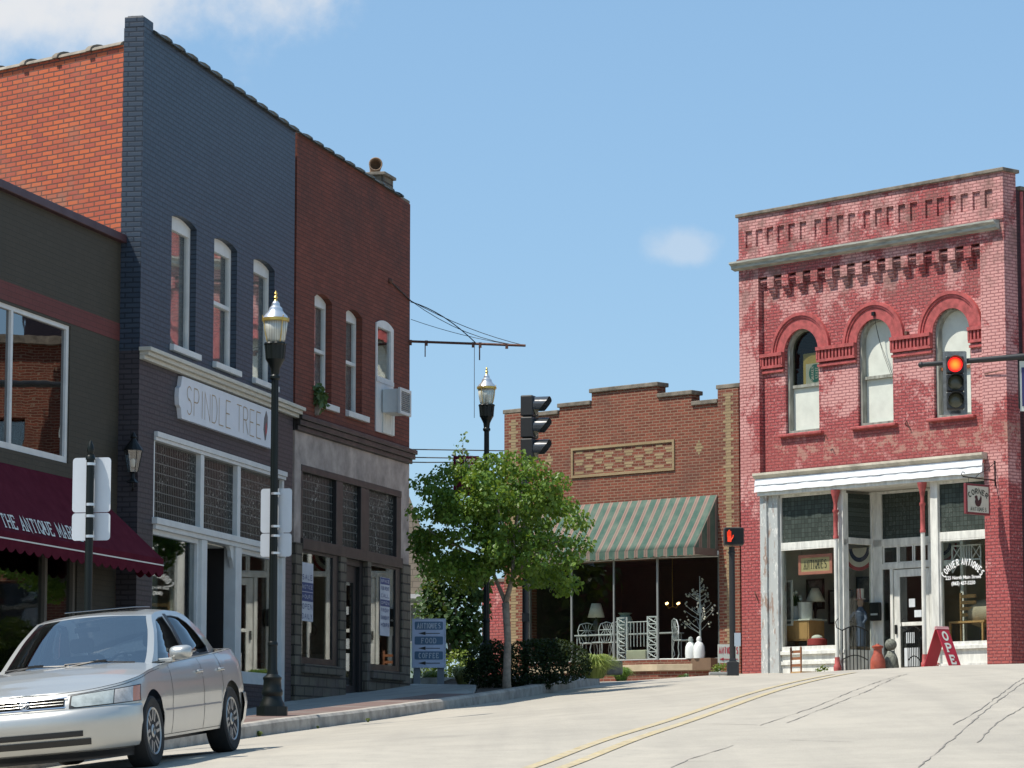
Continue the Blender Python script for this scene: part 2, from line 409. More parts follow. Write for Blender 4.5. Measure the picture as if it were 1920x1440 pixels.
# ------------------------------------------------------------------ materials
def paint_patches(g, col, o, s, mort):
    """old red paint: faded pinkish areas, sound deep red areas, bare mortar high up, ghost lettering zone"""
    n1 = g.noise(.8, 6, .60, o, .5); n2 = g.noise(4.2, 6, .75, o, .2); n3 = g.noise(19, 4, .7, o)
    f = g.math('ADD', g.math('ADD', g.math('MULTIPLY', n1, .58), g.math('MULTIPLY', n2, .27)), g.math('MULTIPLY', n3, .15))
    edge = g.n('ShaderNodeMath', operation='LESS_THAN'); g.l(s.outputs[0], edge.inputs[0]); edge.inputs[1].default_value = .6
    edge2 = g.n('ShaderNodeMath', operation='GREATER_THAN'); g.l(s.outputs[0], edge2.inputs[0]); edge2.inputs[1].default_value = 6.98
    up = g.ramp(s.outputs[2], 2.6, 6.2, -.12, .0)
    f = g.math('ADD', f, g.math('ADD', up, g.math('MULTIPLY', g.math('ADD', edge.outputs[0], edge2.outputs[0]), .045)))
    fade = g.ramp(f, .480, .520)
    notm = g.ramp(mort, .2, .8, 1, .35)
    c = g.mix(g.math('MULTIPLY', g.math('MULTIPLY', fade, notm), .85), col, (.64, .335, .31))
    c = g.mix(g.math('MULTIPLY', g.ramp(g.noise(22, 4, .75, o), .56, .68), .6), c, (.72, .46, .43))
    c = g.mix(g.math('MULTIPLY', g.ramp(g.noise(9, 5, .7, o), .60, .68), .35), c, (.27, .035, .04))
    top = g.ramp(s.outputs[2], 7.9, 8.7)
    gr = g.math('MULTIPLY', g.ramp(g.noise(2.3, 6, .65, o), .44, .66), g.math('MULTIPLY', top, .85))
    c = g.mix(gr, c, (.19, .105, .09))
    gb = g.math('MULTIPLY', g.ramp(s.outputs[2], 4.93, 4.97), g.ramp(s.outputs[2], 5.42, 5.36))
    inx = g.n('ShaderNodeMath', operation='GREATER_THAN'); g.l(s.outputs[0], inx.inputs[0]); inx.inputs[1].default_value = .9
    c = g.mix(g.math('MULTIPLY', g.math('MULTIPLY', gb, inx.outputs[0]), g.ramp(g.noise(4.0, 3, .8, o), .50, .58, 0, .6)), c, (.50, .36, .28))
    und = g.math('MULTIPLY', g.ramp(s.outputs[2], 5.65, 5.5), g.ramp(s.outputs[2], 4.7, 4.8)); c = g.mix(g.math('MULTIPLY', und, .35), c, (.30, .08, .07))
    low = g.math('MULTIPLY', g.ramp(s.outputs[2], 1.75, 1.45), g.math('SUBTRACT', 1, mort))
    c = g.mix(g.math('MULTIPLY', low, .35), c, (.33, .1, .07))
    return c
def orange_patches(g, col, o, s, mort):
    b = g.n('ShaderNodeTexBrick'); c = g.n('ShaderNodeCombineXYZ'); g.l(g.math('ADD', s.outputs[0], s.outputs[1]), c.inputs[0]); g.l(s.outputs[2], c.inputs[1])
    g.l(c.outputs[0], b.inputs['Vector']); b.inputs['Scale'].default_value = 1; b.inputs['Brick Width'].default_value = .213; b.inputs['Row Height'].default_value = .0677
    b.inputs['Mortar Size'].default_value = 0; b.inputs['Bias'].default_value = -.75
    b.inputs['Color1'].default_value = (0, 0, 0, 1); b.inputs['Color2'].default_value = (1, 1, 1, 1)
    k = g.math('MULTIPLY', g.ramp(b.outputs['Color'], .3, .9), g.math('SUBTRACT', 1, mort))
    col = g.mix(g.math('MULTIPLY', k, .75), col, (.33, .17, .16))
    m = g.math('MULTIPLY', g.ramp(g.noise(.8, 4, .6, o), .56, .66), g.math('SUBTRACT', 1, mort))
    return g.mix(g.math('MULTIPLY', m, .75), col, (.26, .17, .12))
M_ROAD, t, b = nodes('old pale asphalt'); g = NT(t); o = g.obj()
c = g.mix(g.ramp(g.noise(.22, 6, .6, o), .35, .68), (.425, .388, .325), (.345, .317, .268))
c = g.mix(g.ramp(g.noise(1.6, 6, .7, o), .4, .75, 0, .7), c, (.27, .25, .215))
c = g.mix(g.ramp(g.noise(85, 3, .8, o), .40, .7, 0, .5), c, (.52, .475, .40))
vo = g.n('ShaderNodeTexVoronoi'); vo.inputs['Scale'].default_value = 60; g.l(o, vo.inputs['Vector'])
c = g.mix(g.ramp(vo.outputs['Distance'], .0, .35, .35, 0), c, (.2, .19, .18))
mp = g.n('ShaderNodeMapping'); mp.inputs['Rotation'].default_value = (0, 0, math.radians(12.25)); mp.inputs['Scale'].default_value = (1.6, .05, 1); g.l(o, mp.inputs[0])
c = g.mix(g.ramp(g.noise(1.0, 4, .6, mp.outputs[0]), .45, .7, 0, .35), c, (.27, .25, .22))
c = g.mix(g.ramp(g.noise(.55, 7, .75, o), .60, .70, 0, .40), c, (.23, .215, .19))
c = g.mix(g.ramp(g.noise(5.5, 5, .8, o), .66, .74, 0, .5), c, (.16, .15, .14))
g.l(c, b.inputs['Base Color']); b.inputs['Roughness'].default_value = .92; b.inputs['Specular IOR Level'].default_value = .25; g.bump(g.noise(90, 4, .7, o), b, .5, .01)
M_WALK = pm('sidewalk concrete', (.30, .30, .28), .9, var=.18, scale=2.2, bump=.25, fine=70)
M_KERB = pm('kerb concrete', (.34, .31, .27), .9, var=.35, scale=4, bump=.5, fine=30)
M_PAVER = brick('brick pavers', (.17, .115, .10), (.20, .13, .11), (.2, .17, .15), bw=.2, rh=.1, stain=.2)
M_BLUE = brick('navy painted brick', (.031, .049, .076), (.043, .064, .095), (.014, .022, .036), mort=.011, rough=.5, bump=.8, stain=.12, stainc=(.055, .06, .08), spec=.45)
def greyfade(g, col, o, s, mort):
    return g.mix(g.math('MULTIPLY', g.ramp(g.noise(1.2, 4, .6, o), .35, .7), .25), col, (.058, .055, .065))
M_BLUE2 = brick('plum grey brick', (.048, .040, .046), (.062, .052, .058), (.022, .018, .022), mort=.011, rough=.5, bump=.8, stain=.15, stainc=(.08, .06, .062), spec=.4, patches=greyfade)  # lower storey brick in a plum grey tone
M_ORANGE = brick('orange common brick', (.56, .135, .055), (.38, .085, .06), (.13, .07, .055), mort=.0105, stain=.35, stainc=(.30, .17, .12), patches=orange_patches, bump=.8)
def sootpatch(g, col, o, s, mort):
    top = g.ramp(s.outputs[2], 7.2, 8.6)
    return g.mix(g.math('MULTIPLY', g.ramp(g.noise(1.1, 6, .7, o), .40, .62), g.math('ADD', g.math('MULTIPLY', top, .45), .15)), col, (.045, .03, .026))
M_BROWN = brick('old brown brick', (.17, .050, .033), (.22, .066, .044), (.11, .042, .031), mort=.008, stain=.5, stainc=(.06, .04, .033), bump=.9, patches=sootpatch)
M_OLIVE = brick('olive brown painted brick', (.058, .050, .036), (.064, .055, .040), (.045, .04, .03), mort=.006, rough=.75, stain=.1, stainc=(.05, .045, .035), bump=.35)
M_OLIVERED = brick('dull red painted brick', (.13, .037, .032), (.145, .04, .036), (.1, .03, .027), mort=.006, rough=.7, stain=.1, bump=.35)
M_RED = brick('weathered red painted brick', (.37, .078, .078), (.45, .10, .095), (.17, .045, .048), mort=.0125, rough=.7, bump=.9, stain=.12, stainc=(.3, .06, .06), patches=paint_patches)
M_REDTRIM = pm('red trim paint', (.37, .075, .07), .65, var=.35, scale=8, bump=.3)
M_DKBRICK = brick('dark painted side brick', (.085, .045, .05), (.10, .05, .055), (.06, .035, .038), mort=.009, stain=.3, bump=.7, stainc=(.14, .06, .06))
M_STEP = brick('wire cut red brick', (.15, .043, .026), (.25, .070, .042), (.28, .19, .13), mort=.0100, stain=.55, stainc=(.10, .055, .045), bump=.5)
M_YEL = brick('buff brick', (.30, .215, .12), (.38, .28, .165), (.25, .18, .12), bw=.4, mort=.004, stain=.6, stainc=(.25, .19, .1), bump=.2)
M_ROUGHST = brick('split face stone', (.15, .125, .09), (.20, .17, .125), (.055, .045, .036), bw=.42, rh=.155, mort=.014, stain=.3, bump=1, var2=(.13, .105, .085))
M_COPE = pm('weathered coping stone', (.17, .145, .115), .9, var=.45, scale=5, bump=.5, fine=25)
M_DKTILE = pm('dark clay coping tile', (.045, .05, .045), .55, var=.35, scale=6)
M_WHITE = pm('white paint', (.62, .62, .60), .5, var=.08, scale=4)
M_CREAM = pm('cream paint', (.52, .50, .43), .5, var=.1, scale=4)
M_OLDWHITE = pm('flaking white paint', (.66, .66, .61), .7, var=.22, scale=9, bump=.25, stretch=(1, 1, .25))
M_PEEL, t, b = nodes('peeling grey paint'); g = NT(t); o = g.obj()
mp = g.n('ShaderNodeMapping'); mp.inputs['Scale'].default_value = (3, 3, .8); g.l(o, mp.inputs[0])
c = g.mix(g.ramp(g.noise(2.4, 6, .7, mp.outputs[0]), .54, .60), (.42, .44, .43), (.30, .22, .18)); c = g.mix(g.ramp(g.noise(7, 5, .7, mp.outputs[0]), .58, .62), c, (.68, .68, .64))
g.l(c, b.inputs['Base Color']); b.inputs['Roughness'].default_value = .8; g.bump(g.noise(8, 5, .7, mp.outputs[0]), b, .4)
M_WINGREY = pm('weathered window frame', (.27, .27, .23), .75, var=.45, scale=12, bump=.3, stretch=(1, 1, .2))
M_BOARD = pm('white painted boarding', (.62, .64, .57), .7, var=.10, scale=3, bump=.05)
M_PINKCON = pm('pinkish painted lintel', (.37, .30, .26), .85, var=.35, scale=3, bump=.3)
M_BLKTRIM = pm('black brown trim paint', (.022, .019, .018), .45, var=.2)
M_BLACK = pm('black iron paint', (.008, .009, .009), .42, var=.15, spec=.3)
M_POLE = pm('black green pole paint', (.006, .009, .008), .38, var=.15, spec=.28)
M_GOLD = pm('gold paint', (.55, .38, .10), .35, metal=.7, var=.15)
M_ALU = pm('brushed aluminium sheet', (.62, .64, .66), .33, metal=.75, var=.05)
M_SIGNBACK = pm('bare sign aluminium', (.60, .63, .66), .45, metal=.25, var=.05)
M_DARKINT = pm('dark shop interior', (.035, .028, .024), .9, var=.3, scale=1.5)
M_PALEINT = pm('pale shop interior', (.62, .60, .54), .9, var=.1)
M_FLOOR = pm('shop floor boards', (.16, .1, .06), .6, var=.2, scale=2)
M_MAROON = pm('maroon canvas', (.085, .007, .018), .85, var=.12, scale=5, spec=.1)
M_LETTER = pm('pale lettering', (.68, .66, .6), .6, var=.04)
M_TAN = pm('thin gold lettering', (.36, .25, .13), .5, var=.05)
M_WOOD = pm('pine wood', (.48, .29, .12), .5, var=.2, scale=5, stretch=(1, 1, .3))
M_WOODR = pm('brown chair wood', (.26, .10, .04), .5, var=.2, scale=5)
M_ROOF = pm('tar roof', (.08, .08, .08), .9)
M_CLAY = pm('clay pot', (.30, .20, .13), .8, var=.25, scale=6, bump=.2)
M_GLASSUP = glass('upper window glass', (.85, .87, .87), .12, .008, 1.55, .05)
M_GLASSSH = glass('shop glass', (.72, .76, .75), .05, .01, 1.5)
M_GLASSRED = glass('clear shop glass', (.90, .92, .90), .0, .01, 1.4)
M_GLASSDK = glass('dim shop glass', (.5, .54, .52), .10, .01, 1.5)
def prismglass(name, line, tile=(.10, .125), dark=(.012, .013, .012), lw=.006, spark=.9):
    m, t, b = nodes(name); g = NT(t); o = g.obj(); s = g.n('ShaderNodeSeparateXYZ'); g.l(o, s.inputs[0])
    c = g.n('ShaderNodeCombineXYZ'); g.l(s.outputs[0], c.inputs[0]); g.l(s.outputs[2], c.inputs[1])
    br = g.n('ShaderNodeTexBrick'); br.offset = 0; br.inputs['Scale'].default_value = 1; br.inputs['Brick Width'].default_value = tile[0]; br.inputs['Row Height'].default_value = tile[1]
    br.inputs['Mortar Size'].default_value = lw; br.inputs['Color1'].default_value = (*dark, 1); br.inputs['Color2'].default_value = (*[x * 1.5 + .002 for x in dark], 1); br.inputs['Mortar'].default_value = (*line, 1)
    g.l(c.outputs[0], br.inputs['Vector'])
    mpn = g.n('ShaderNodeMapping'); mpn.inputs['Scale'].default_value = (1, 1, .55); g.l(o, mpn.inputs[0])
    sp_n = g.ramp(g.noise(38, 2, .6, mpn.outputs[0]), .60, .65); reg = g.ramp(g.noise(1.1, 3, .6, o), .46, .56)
    g.l(g.mix(g.math('MULTIPLY', g.math('MULTIPLY', sp_n, reg), spark), br.outputs['Color'], (.36, .36, .32)), b.inputs['Base Color'])  # tile glints painted into the base colour as pale specks
    g.l(g.ramp(g.noise(6, 4, .6, o), .35, .65, .06, .18), b.inputs['Roughness']); b.inputs['Specular IOR Level'].default_value = .25; b.inputs['IOR'].default_value = 1.16
    wv = g.n('ShaderNodeTexWave'); wv.wave_type = 'BANDS'; wv.bands_direction = 'Z'; wv.inputs['Scale'].default_value = 30; g.l(o, wv.inputs['Vector'])
    h = g.math('ADD', g.math('MULTIPLY', g.noise(22, 3, .7, o), 1.0), g.math('MULTIPLY', br.outputs['Fac'], .6))
    g.bump(h, b, .55, .008); return m
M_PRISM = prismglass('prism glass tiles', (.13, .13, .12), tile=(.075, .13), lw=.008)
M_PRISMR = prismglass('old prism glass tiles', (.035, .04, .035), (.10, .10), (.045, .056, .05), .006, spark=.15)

# ------------------------------------------------------------------ ground, kerb, sidewalk, markings
def ground():
    xs = list(np.arange(-14, 20.01, .45)); ys = list(np.arange(0, 84.01, .45))
    xs = [-700, -250, -90, -40, -22] + xs + [28, 45, 90, 250, 700]; ys = [-300, -80, -20, -6] + ys + [95, 120, 200, 400, 1500]
    mb = MB(); nx = len(xs)
    for y in ys:
        for x in xs:
            z = G(x, y) if -14 <= x <= 20 and 0 <= y <= 84 else G(x, y) - (.2 if y < 84 and y >= 0 else .5) * 0
            mb.v.append((x, y, z))
    for j in range(len(ys) - 1):
        for i in range(nx - 1): a = j * nx + i; mb.f.append((a, a + 1, a + nx + 1, a + nx)); mb.m.append(0)
    o = mb.build('street', M_ROAD, smooth='all'); tag(o, None, None, kind='structure')
ground()
KD = list(np.arange(18, 53.6, .5))
UX, UY = .2121, .9772                      # street direction; outwards (towards the road) is (UY,-UX)
def kpt(D, off, z): x = kerb_x(D); return (x - off * UY, D + off * UX, z)    # off = distance left of the kerb line
kp = [(kerb_x(D), D, gz(D)) for D in KD]
a0 = Vector((kerb_x(53.5), 53.5)); cc = a0 + Vector((-UY, UX)) * 2.1         # rounded nose of the bump-out
for i in range(1, 15):
    a = math.radians(-12.25 + i * 13); q = cc + Vector((math.cos(a), math.sin(a))) * 2.1
    kp.append((q.x, q.y, G(q.x, q.y)))
def offs(path, d):
    r = []
    for i, p in enumerate(path):
        a = Vector(path[max(0, i - 1)][:2]); b = Vector(path[min(len(path) - 1, i + 1)][:2]); t = (b - a).normalized()
        r.append((p[0] - t.y * d, p[1] + t.x * d, p[2]))
    return r
mb = MB(); H = .15
L = [[(x, y, z - .25) for x, y, z in kp], [(x, y, z + H - .03) for x, y, z in offs(kp, .012)], [(x, y, z + H) for x, y, z in offs(kp, .04)], [(x, y, z + H) for x, y, z in offs(kp, .17)], [(x, y, z - .2) for x, y, z in offs(kp, .17)]]
for a, b2 in zip(L, L[1:]): mb.quadstrip(a, b2)
tag(mb.build('kerb', M_KERB, recalc=True, smooth=40), None, None, kind='structure')
# paver strip and sidewalk
mb = MB(); kd = [D for D in KD if D < 45.2]
mb.quadstrip([kpt(D, .17, gz(D) + H - .004) for D in kd], [kpt(D, .75, gz(D) + H + .004) for D in kd])
mb.quadstrip([kpt(D, .75, gz(D) + H + .004) for D in kd], [kpt(D, .75, gz(D) - .2) for D in kd])
tag(mb.build('paver_strip', M_PAVER), None, None, kind='structure')
def walk_z(D, off):
    a = gz(D) + H + .004; b = .913 + .068 * (D + .75 - 48)
    return a + (off - .17) / 3.4 * (b - a)
mb = MB(); rows = [.75, 1.6, 2.4, 3.2, 4.6, 6]
kd2 = [D for D in KD if D < 45.2]
for a, b2 in zip(rows, rows[1:]): mb.quadstrip([kpt(D, a, walk_z(D, a)) for D in kd2], [kpt(D, b2, walk_z(D, b2)) for D in kd2])
kd3 = [D for D in KD if 44.9 < D < 54.2]; D0, D1 = kd3[0], kd3[-1]
rows0 = [.17, .8, 1.6, 2.4, 3.2, 4.6, 6]
PB, PC = P(893, 1284, 47.5), P(772, 1282, 55.6)
near = [kpt(45, o_, walk_z(45, o_)) for o_ in rows0]
far = [tuple(PB.lerp(PC, t_)) for t_ in (0, .25, .5, .75, 1)] + [(PC.x - 1.5, PC.y, PC.z), (PC.x - 5, PC.y, PC.z)]
mb.quadstrip(near, far); mb.quadstrip(far, [(x, y + .01, z - .3) for x, y, z in far]); mb.add([near[0], far[0], (far[0][0], far[0][1], far[0][2] - .3), (near[0][0], near[0][1], near[0][2] - .2)], [(0, 1, 2, 3)])
tag(mb.build('sidewalk', M_WALK), None, None, kind='structure')
# joints in the walk
mb = MB()
for D in np.arange(20, 45, 1.5):
    for a, b2 in zip(rows[:-1], rows[1:]):
        A = [Vector(kpt(D, a, walk_z(D, a) + .004)), Vector(kpt(D, b2, walk_z(D, b2) + .004))]; e = .012
        mb.add([A[0], A[1], A[1] + Vector((0, e, 0)), A[0] + Vector((0, e, 0))], [(0, 1, 2, 3)])
tag(mb.build('sidewalk_joint', pm('dark joint', (.07, .065, .06), .9)), None, None, kind='structure')
# planted bed (mulch) right of the walk
mb = MB(); bd = [D for D in KD if D >= 44.9]
inner = offs(kp, .17)
A = [p for p, q in zip(inner, kp) if q[1] >= 44.9]
A = [(x, y, z + H - .03) for x, y, z in A]
bz = gz(54) + H + .1
Bp = []
for (x, y, z), q in zip(A, [q for q in kp if q[1] >= 44.9]):
    t_ = min(1, len(Bp) / len([D for D in KD if D >= 44.9])); i_ = PB.lerp(PC, t_); Bp.append((i_.x + .02, i_.y + .02, i_.z - .06))
mb.quadstrip(A, Bp)
M_MULCH = pm('bark mulch', (.075, .055, .042), .95, var=.5, scale=14, bump=1, fine=50)
tag(mb.build('planting_bed', M_MULCH, smooth='all'), None, None, kind='structure')

def ground_ribbon(pts, wd, lift):
    mb = MB(); A = []; B = []
    q = []
    for (x0, y0), (x1, y1) in zip(pts, pts[1:]):
        n = max(1, int(math.hypot(x1 - x0, y1 - y0) / .25))
        q += [(x0 + (x1 - x0) * i / n, y0 + (y1 - y0) * i / n) for i in range(n)]
    q.append(pts[-1])
    for i, p in enumerate(q):
        a = Vector(q[max(0, i - 1)]); b = Vector(q[min(len(q) - 1, i + 1)]); t = (b - a).normalized()
        k = wd(i / len(q)) if callable(wd) else wd
        l = (p[0] - t.y * k / 2, p[1] + t.x * k / 2); r = (p[0] + t.y * k / 2, p[1] - t.x * k / 2)
        A.append((*l, G(*l) + lift)); B.append((*r, G(*r) + lift))
    return mb.quadstrip(A, B)
def gpt(px, py):      # march the ray to the ground
    d = ray(px, py); Y = 15.
    while Y < 80:
        x = Y * d[0] / d[1]; z = Y * d[2] / d[1]
        if z <= G(x, Y): return (x, Y)
        Y += .05
    return (x, Y)
M_YPAINT = pm('worn yellow road paint', (.43, .34, .17), .85, var=.35, scale=14)
YL = [[(960, 1456), (1230, 1361), (1385, 1308), (1480, 1283), (1560, 1266)], [(1010, 1463), (1035, 1452), (1150, 1412), (1385, 1334), (1490, 1302), (1585, 1267)]]
for pl in ([(905, 1458), (995, 1440), (1210, 1366), (1385, 1308), (1472, 1283), (1558, 1266.5)], [(960, 1467), (1035, 1440), (1260, 1358), (1385, 1334 - 12), (1480, 1299), (1588, 1266)]):
    pass
def fit_line(pxs):
    g2 = [gpt(*p) for p in pxs]; X = np.array(g2); c = np.polyfit(X[:, 1], X[:, 0], 2); ys = np.linspace(X[:, 1].min() - 1, X[:, 1].max(), 60)
    return [(float(np.polyval(c, y)), float(y)) for y in ys]
def lane_line(c, d0, d1): return [((c + .2121 * D) / .9772, D) for D in np.linspace(d0, d1, 60)]
la = lane_line(-4.92, 21, 43.6); lb = lane_line(-4.66, 21, 43.9)
for i, q in enumerate((la, lb)): tag(ground_ribbon(q, .10, .006).build('yellow_line', M_YPAINT, recalc=False), None, None, kind='structure')
t = M_YPAINT.node_tree; g = NT(t); b_ = t.nodes['Principled BSDF']; old = b_.inputs['Base Color'].links[0].from_socket
g.l(g.mix(g.ramp(g.noise(9, 6, .8, g.obj()), .42, .62, .12, .75), old, (.40, .365, .30)), b_.inputs['Base Color'])
M_CRACK = pm('tar crack', (.20, .18, .155), .8)
rc = random.Random(3)
def crack(pxs, wd=.010):
    pts = [gpt(*p) for p in pxs]; q = [pts[0]]
    for a, b in zip(pts, pts[1:]):
        d = math.hypot(b[0] - a[0], b[1] - a[1]); n = max(2, int(d / .22))
        for i in range(1, n + 1): q.append((a[0] + (b[0] - a[0]) * i / n + rc.uniform(-.012, .012) * (i < n), a[1] + (b[1] - a[1]) * i / n))
    tag(ground_ribbon(q, lambda t: wd * (1 + .7 * math.sin(t * 37) * math.sin(t * 11)), .004).build('road_crack', M_CRACK, recalc=False), None, None, kind='structure')
for c_ in ([(1425, 1361), (1530, 1325), (1590, 1300), (1690, 1266)], [(1475, 1356), (1520, 1338), (1580, 1315), (1630, 1295), (1700, 1264)], [(1335, 1358), (1420, 1360)], [(1560, 1320), (1600, 1318)],
           [(1258, 1440), (1290, 1425), (1345, 1408), (1375, 1398)], [(1285, 1428), (1340, 1428)], [(1722, 1440), (1770, 1400), (1840, 1340), (1885, 1305), (1920, 1280)],
           [(1787, 1360), (1840, 1330), (1885, 1295), (1920, 1272)], [(1820, 1350), (1860, 1348)], [(1832, 1393), (1870, 1355), (1920, 1326)], [(1480, 1388), (1520, 1389), (1600, 1392)], [(1000, 1372), (1090, 1366)]):
    crack(c_)
# far ground behind the houses is the same street sheet; a grass lawn between the brown and the stepped building
mb = MB(); n = 14
for j in range(n + 1):
    for i in range(n + 1):
        x = -14 + 13.0 * i / n + (j / n) * 1.0; y = 55.5 + 18 * j / n
        mb.v.append((x, y, max(G(x, y) + .03, 1.34 + (y - 55.5) * .034)))
for j in range(n):
    for i in range(n): a = j * (n + 1) + i; mb.f.append((a, a + 1, a + n + 2, a + n + 1)); mb.m.append(0)
tag(mb.build('lawn', pm('lawn earth', (.10, .14, .04), .95, var=.4, scale=8)), None, None, kind='structure')
# ------------------------------------------------------------------ shared building pieces
def window(par, s0, s1, z0, zs, rise, y, mfr=M_WHITE, fw=.06, glassm=M_GLASSUP, rail=None, headpanel=0, sill=None, sillm=M_WHITE, depth=.06, backing=None, sidew=0):
    """frame set at depth y in an arched opening; pane, rail and sill are its sub-parts"""
    ol = seg_arch(s0, s1, z0, zs, rise); zi = zs - headpanel
    inn = rect(s0 + fw, s1 - fw - sidew, z0 + fw, zi - (fw if not headpanel else .02)) if headpanel else inset_arch(s0, s1, z0, zs, rise, fw)
    fr = MB().prism(ol, y, y + depth, holes=[inn]).build('window', mfr, par)
    xs = [p[0] for p in inn]; zz = [p[1] for p in inn]
    MB().prism(inn, y + depth * .5, y + depth * .5 + .008).build('pane', glassm, fr)
    if rail:
        MB().box(min(xs), max(xs), y - .01, y + depth * .9, rail - .025, rail + .025).build('meeting_rail', mfr, fr)
    if sill: a, b_, c_, d_ = sill; MB().box(a, b_, -.06, y + .01, c_, d_).build('sill', sillm, fr, bevel=.008)
    if backing: MB().box(min(xs) - .02, max(xs) + .02, y + depth + .02, y + depth + .03, min(zz) - .05, max(zz) + .3).build('blind', backing, fr)
    return fr
def shell(par, s0, s1, z0, z1, depth, mat, rot=None, name='body'):
    """side and back walls plus roof behind a facade of thickness .26"""
    mb = MB(); mb.box(s0 + .01, s1 - .01, .27, depth, z1 - .5, z1 - .35); mb.box(s0 + .01, s1 - .01, depth - .2, depth, z0, z1 - .5)
    return mb.build('roof', M_ROOF, par)
def coping_tiles(mb, s0, s1, y0, y1, z, step=.58, h=.09):
    n = int(round((s1 - s0) / step)); st = (s1 - s0) / n
    prof = [(-.0, 0)]
    for i in range(n):
        a = s0 + i * st
        pts = [(y0 + (y1 - y0) * (.5 - .5 * math.cos(PI * j / 8)), z + h * math.sin(PI * j / 8)) for j in range(9)]
        mb.prism([(p, q) for p, q in pts], a, a + st - .06, plane='yz')
        pts = [(y0 - .025 + (y1 - y0 + .05) * (.5 - .5 * math.cos(PI * j / 8)), z + (h + .035) * math.sin(PI * j / 8)) for j in range(9)]
        mb.prism([(p, q) for p, q in pts], a + st - .09, a + st, plane='yz')
    return mb

# ================================================================== BLUE BUILDING
bl = fthing('brick_building', 'navy and plum grey two storey brick shop with white storefront, left of the brown one', 'building', FB, .45)
W3 = [(1.17, 2.18), (2.935, 3.945), (4.71, 5.72)]
arches = [seg_arch(a, b_, 5.23, 6.86, .065) for a, b_ in W3]
M_BW, t, b = nodes('two tone'); bpy.data.materials.remove(M_BW)
ZS = 5.0
MB().prism(rect(0, 6.70, ZS, 9.03), 0, .26, holes=arches).build('upper_wall', M_BLUE, bl)
sf = [rect(.59, 6.29, .35, 4.07)]
MB().prism(rect(0, 6.70, -.6, ZS), 0, .26, holes=sf).build('lower_wall', M_BLUE2, bl)
mb = MB(); mb.box(0.002, .36, .002, .258, 9.03, 9.17); mb.box(.03, .33, .03, .23, 9.17, 9.19); mb.build('corner_pier', M_BLUE, bl, bevel=.03)
mb = MB(); coping_tiles(mb, .38, 6.68, -.05, .28, 9.03, .52, .07); mb.build('coping', M_DKTILE, bl, smooth=True)
for i, (a, b_) in enumerate(W3):
    window(bl, a, b_, 5.23, 6.86, .065, .085, fw=.045, headpanel=.10, glassm=M_GLASSUP, rail=6.05 if i == 1 else None, sill=(a - .02, b_ + .1, 5.15, 5.228), backing=pm('upstairs blind', (.46, .45, .42), .8, var=.2, stretch=(1, 1, 6)), sidew=.02)
# cornice
mb = MB(); mb.box(-.04, 6.82, -.16, -.002, 4.99, 5.04); mb.box(-.01, 6.79, -.12, -.002, 4.94, 4.989); mb.box(-.01, 6.79, -.07, -.002, 4.89, 4.939)
mb.build('cornice', M_CREAM, bl, bevel=.006)
# storefront
mb = MB(); mb.box(.592, 6.288, -.05, .12, 4.0, 4.068); mb.box(.592, 6.288, -.03, .12, 3.955, 3.999); mb.box(.55, 6.33, -.07, .14, 2.92, 3.0); mb.box(.592, 6.288, -.04, .12, 2.86, 2.919)
mb.box(6.20, 6.288, .0, .12, 3.001, 3.954); mb.box(.592, .64, .0, .12, 3.001, 3.954)
sfr = mb.build('storefront_frame', M_WHITE, bl, bevel=.006)
for a, b_ in ((.64, 2.42), (2.56, 4.02), (4.16, 6.20)):
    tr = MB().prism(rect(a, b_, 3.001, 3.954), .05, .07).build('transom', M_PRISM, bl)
for a, b_ in ((2.42, 2.56), (4.02, 4.16)): MB().box(a, b_, -.02, .12, 3.001, 3.954).build('mullion', M_WHITE, bl, bevel=.006)
for a, b_ in ((2.48, 2.70), (3.95, 4.21), (6.12, 6.288)):
    MB().box(a, b_, -.03, .14, .3, 2.859).build('post', M_WHITE, bl, bevel=.008)
MB().prism([(3.93, 2.86), (3.72, 2.86), (3.80, 2.80), (3.82, 2.72), (3.88, 2.68), (3.93, 2.58)], .0, .05).build('bracket', M_WHITE, bl)
MB().prism([(2.71, 2.86), (2.80, 2.86), (2.76, 2.78), (2.71, 2.70)], .0, .05).build('bracket', M_WHITE, bl)
for a, b_ in ((.592, 2.48), (4.21, 6.12)):
    sw = MB().prism(rect(a, b_, 1.06, 2.859), .02, .1, holes=[rect(a + .06, b_ - .06, 1.22, 2.80)]).build('shop_window', M_WHITE, bl)
    MB().prism(rect(a + .06, b_ - .06, 1.22, 2.80), .055, .065).build('pane', M_GLASSSH, sw)
    MB().box(a, b_, .02, .16, -.4, 1.058).build('stall_riser', M_BLUE2, bl)
# recessed door, dark
mb = MB(); mb.box(2.70, 3.95, 1.25, 1.30, .2, 2.9); mb.box(2.66, 2.70, .14, 1.25, .2, 2.86); mb.box(3.95, 3.99, .14, 1.25, .2, 2.86); mb.build('entrance_recess', M_BLKTRIM, bl)
MB().box(2.72, 3.93, .1, 1.24, 2.84, 2.858).build('entrance_ceiling', M_PALEINT, bl)
d = MB().prism(rect(2.85, 3.8, .5, 2.6), 1.2, 1.245, holes=[rect(2.97, 3.68, .8, 2.45)]).build('door', M_BLKTRIM, bl)
MB().prism(rect(2.97, 3.68, .8, 2.45), 1.215, 1.225).build('pane', M_GLASSDK, d)
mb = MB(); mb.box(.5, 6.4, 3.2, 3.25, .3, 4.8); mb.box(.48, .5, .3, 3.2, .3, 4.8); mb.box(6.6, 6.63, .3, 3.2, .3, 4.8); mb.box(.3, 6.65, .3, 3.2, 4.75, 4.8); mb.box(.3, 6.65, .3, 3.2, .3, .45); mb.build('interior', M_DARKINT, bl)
mb = MB(); mb.box(1.4, 6.4, 2.0, 2.05, 4.9, 8.4); mb.build('upstairs_room', M_DARKINT, bl)
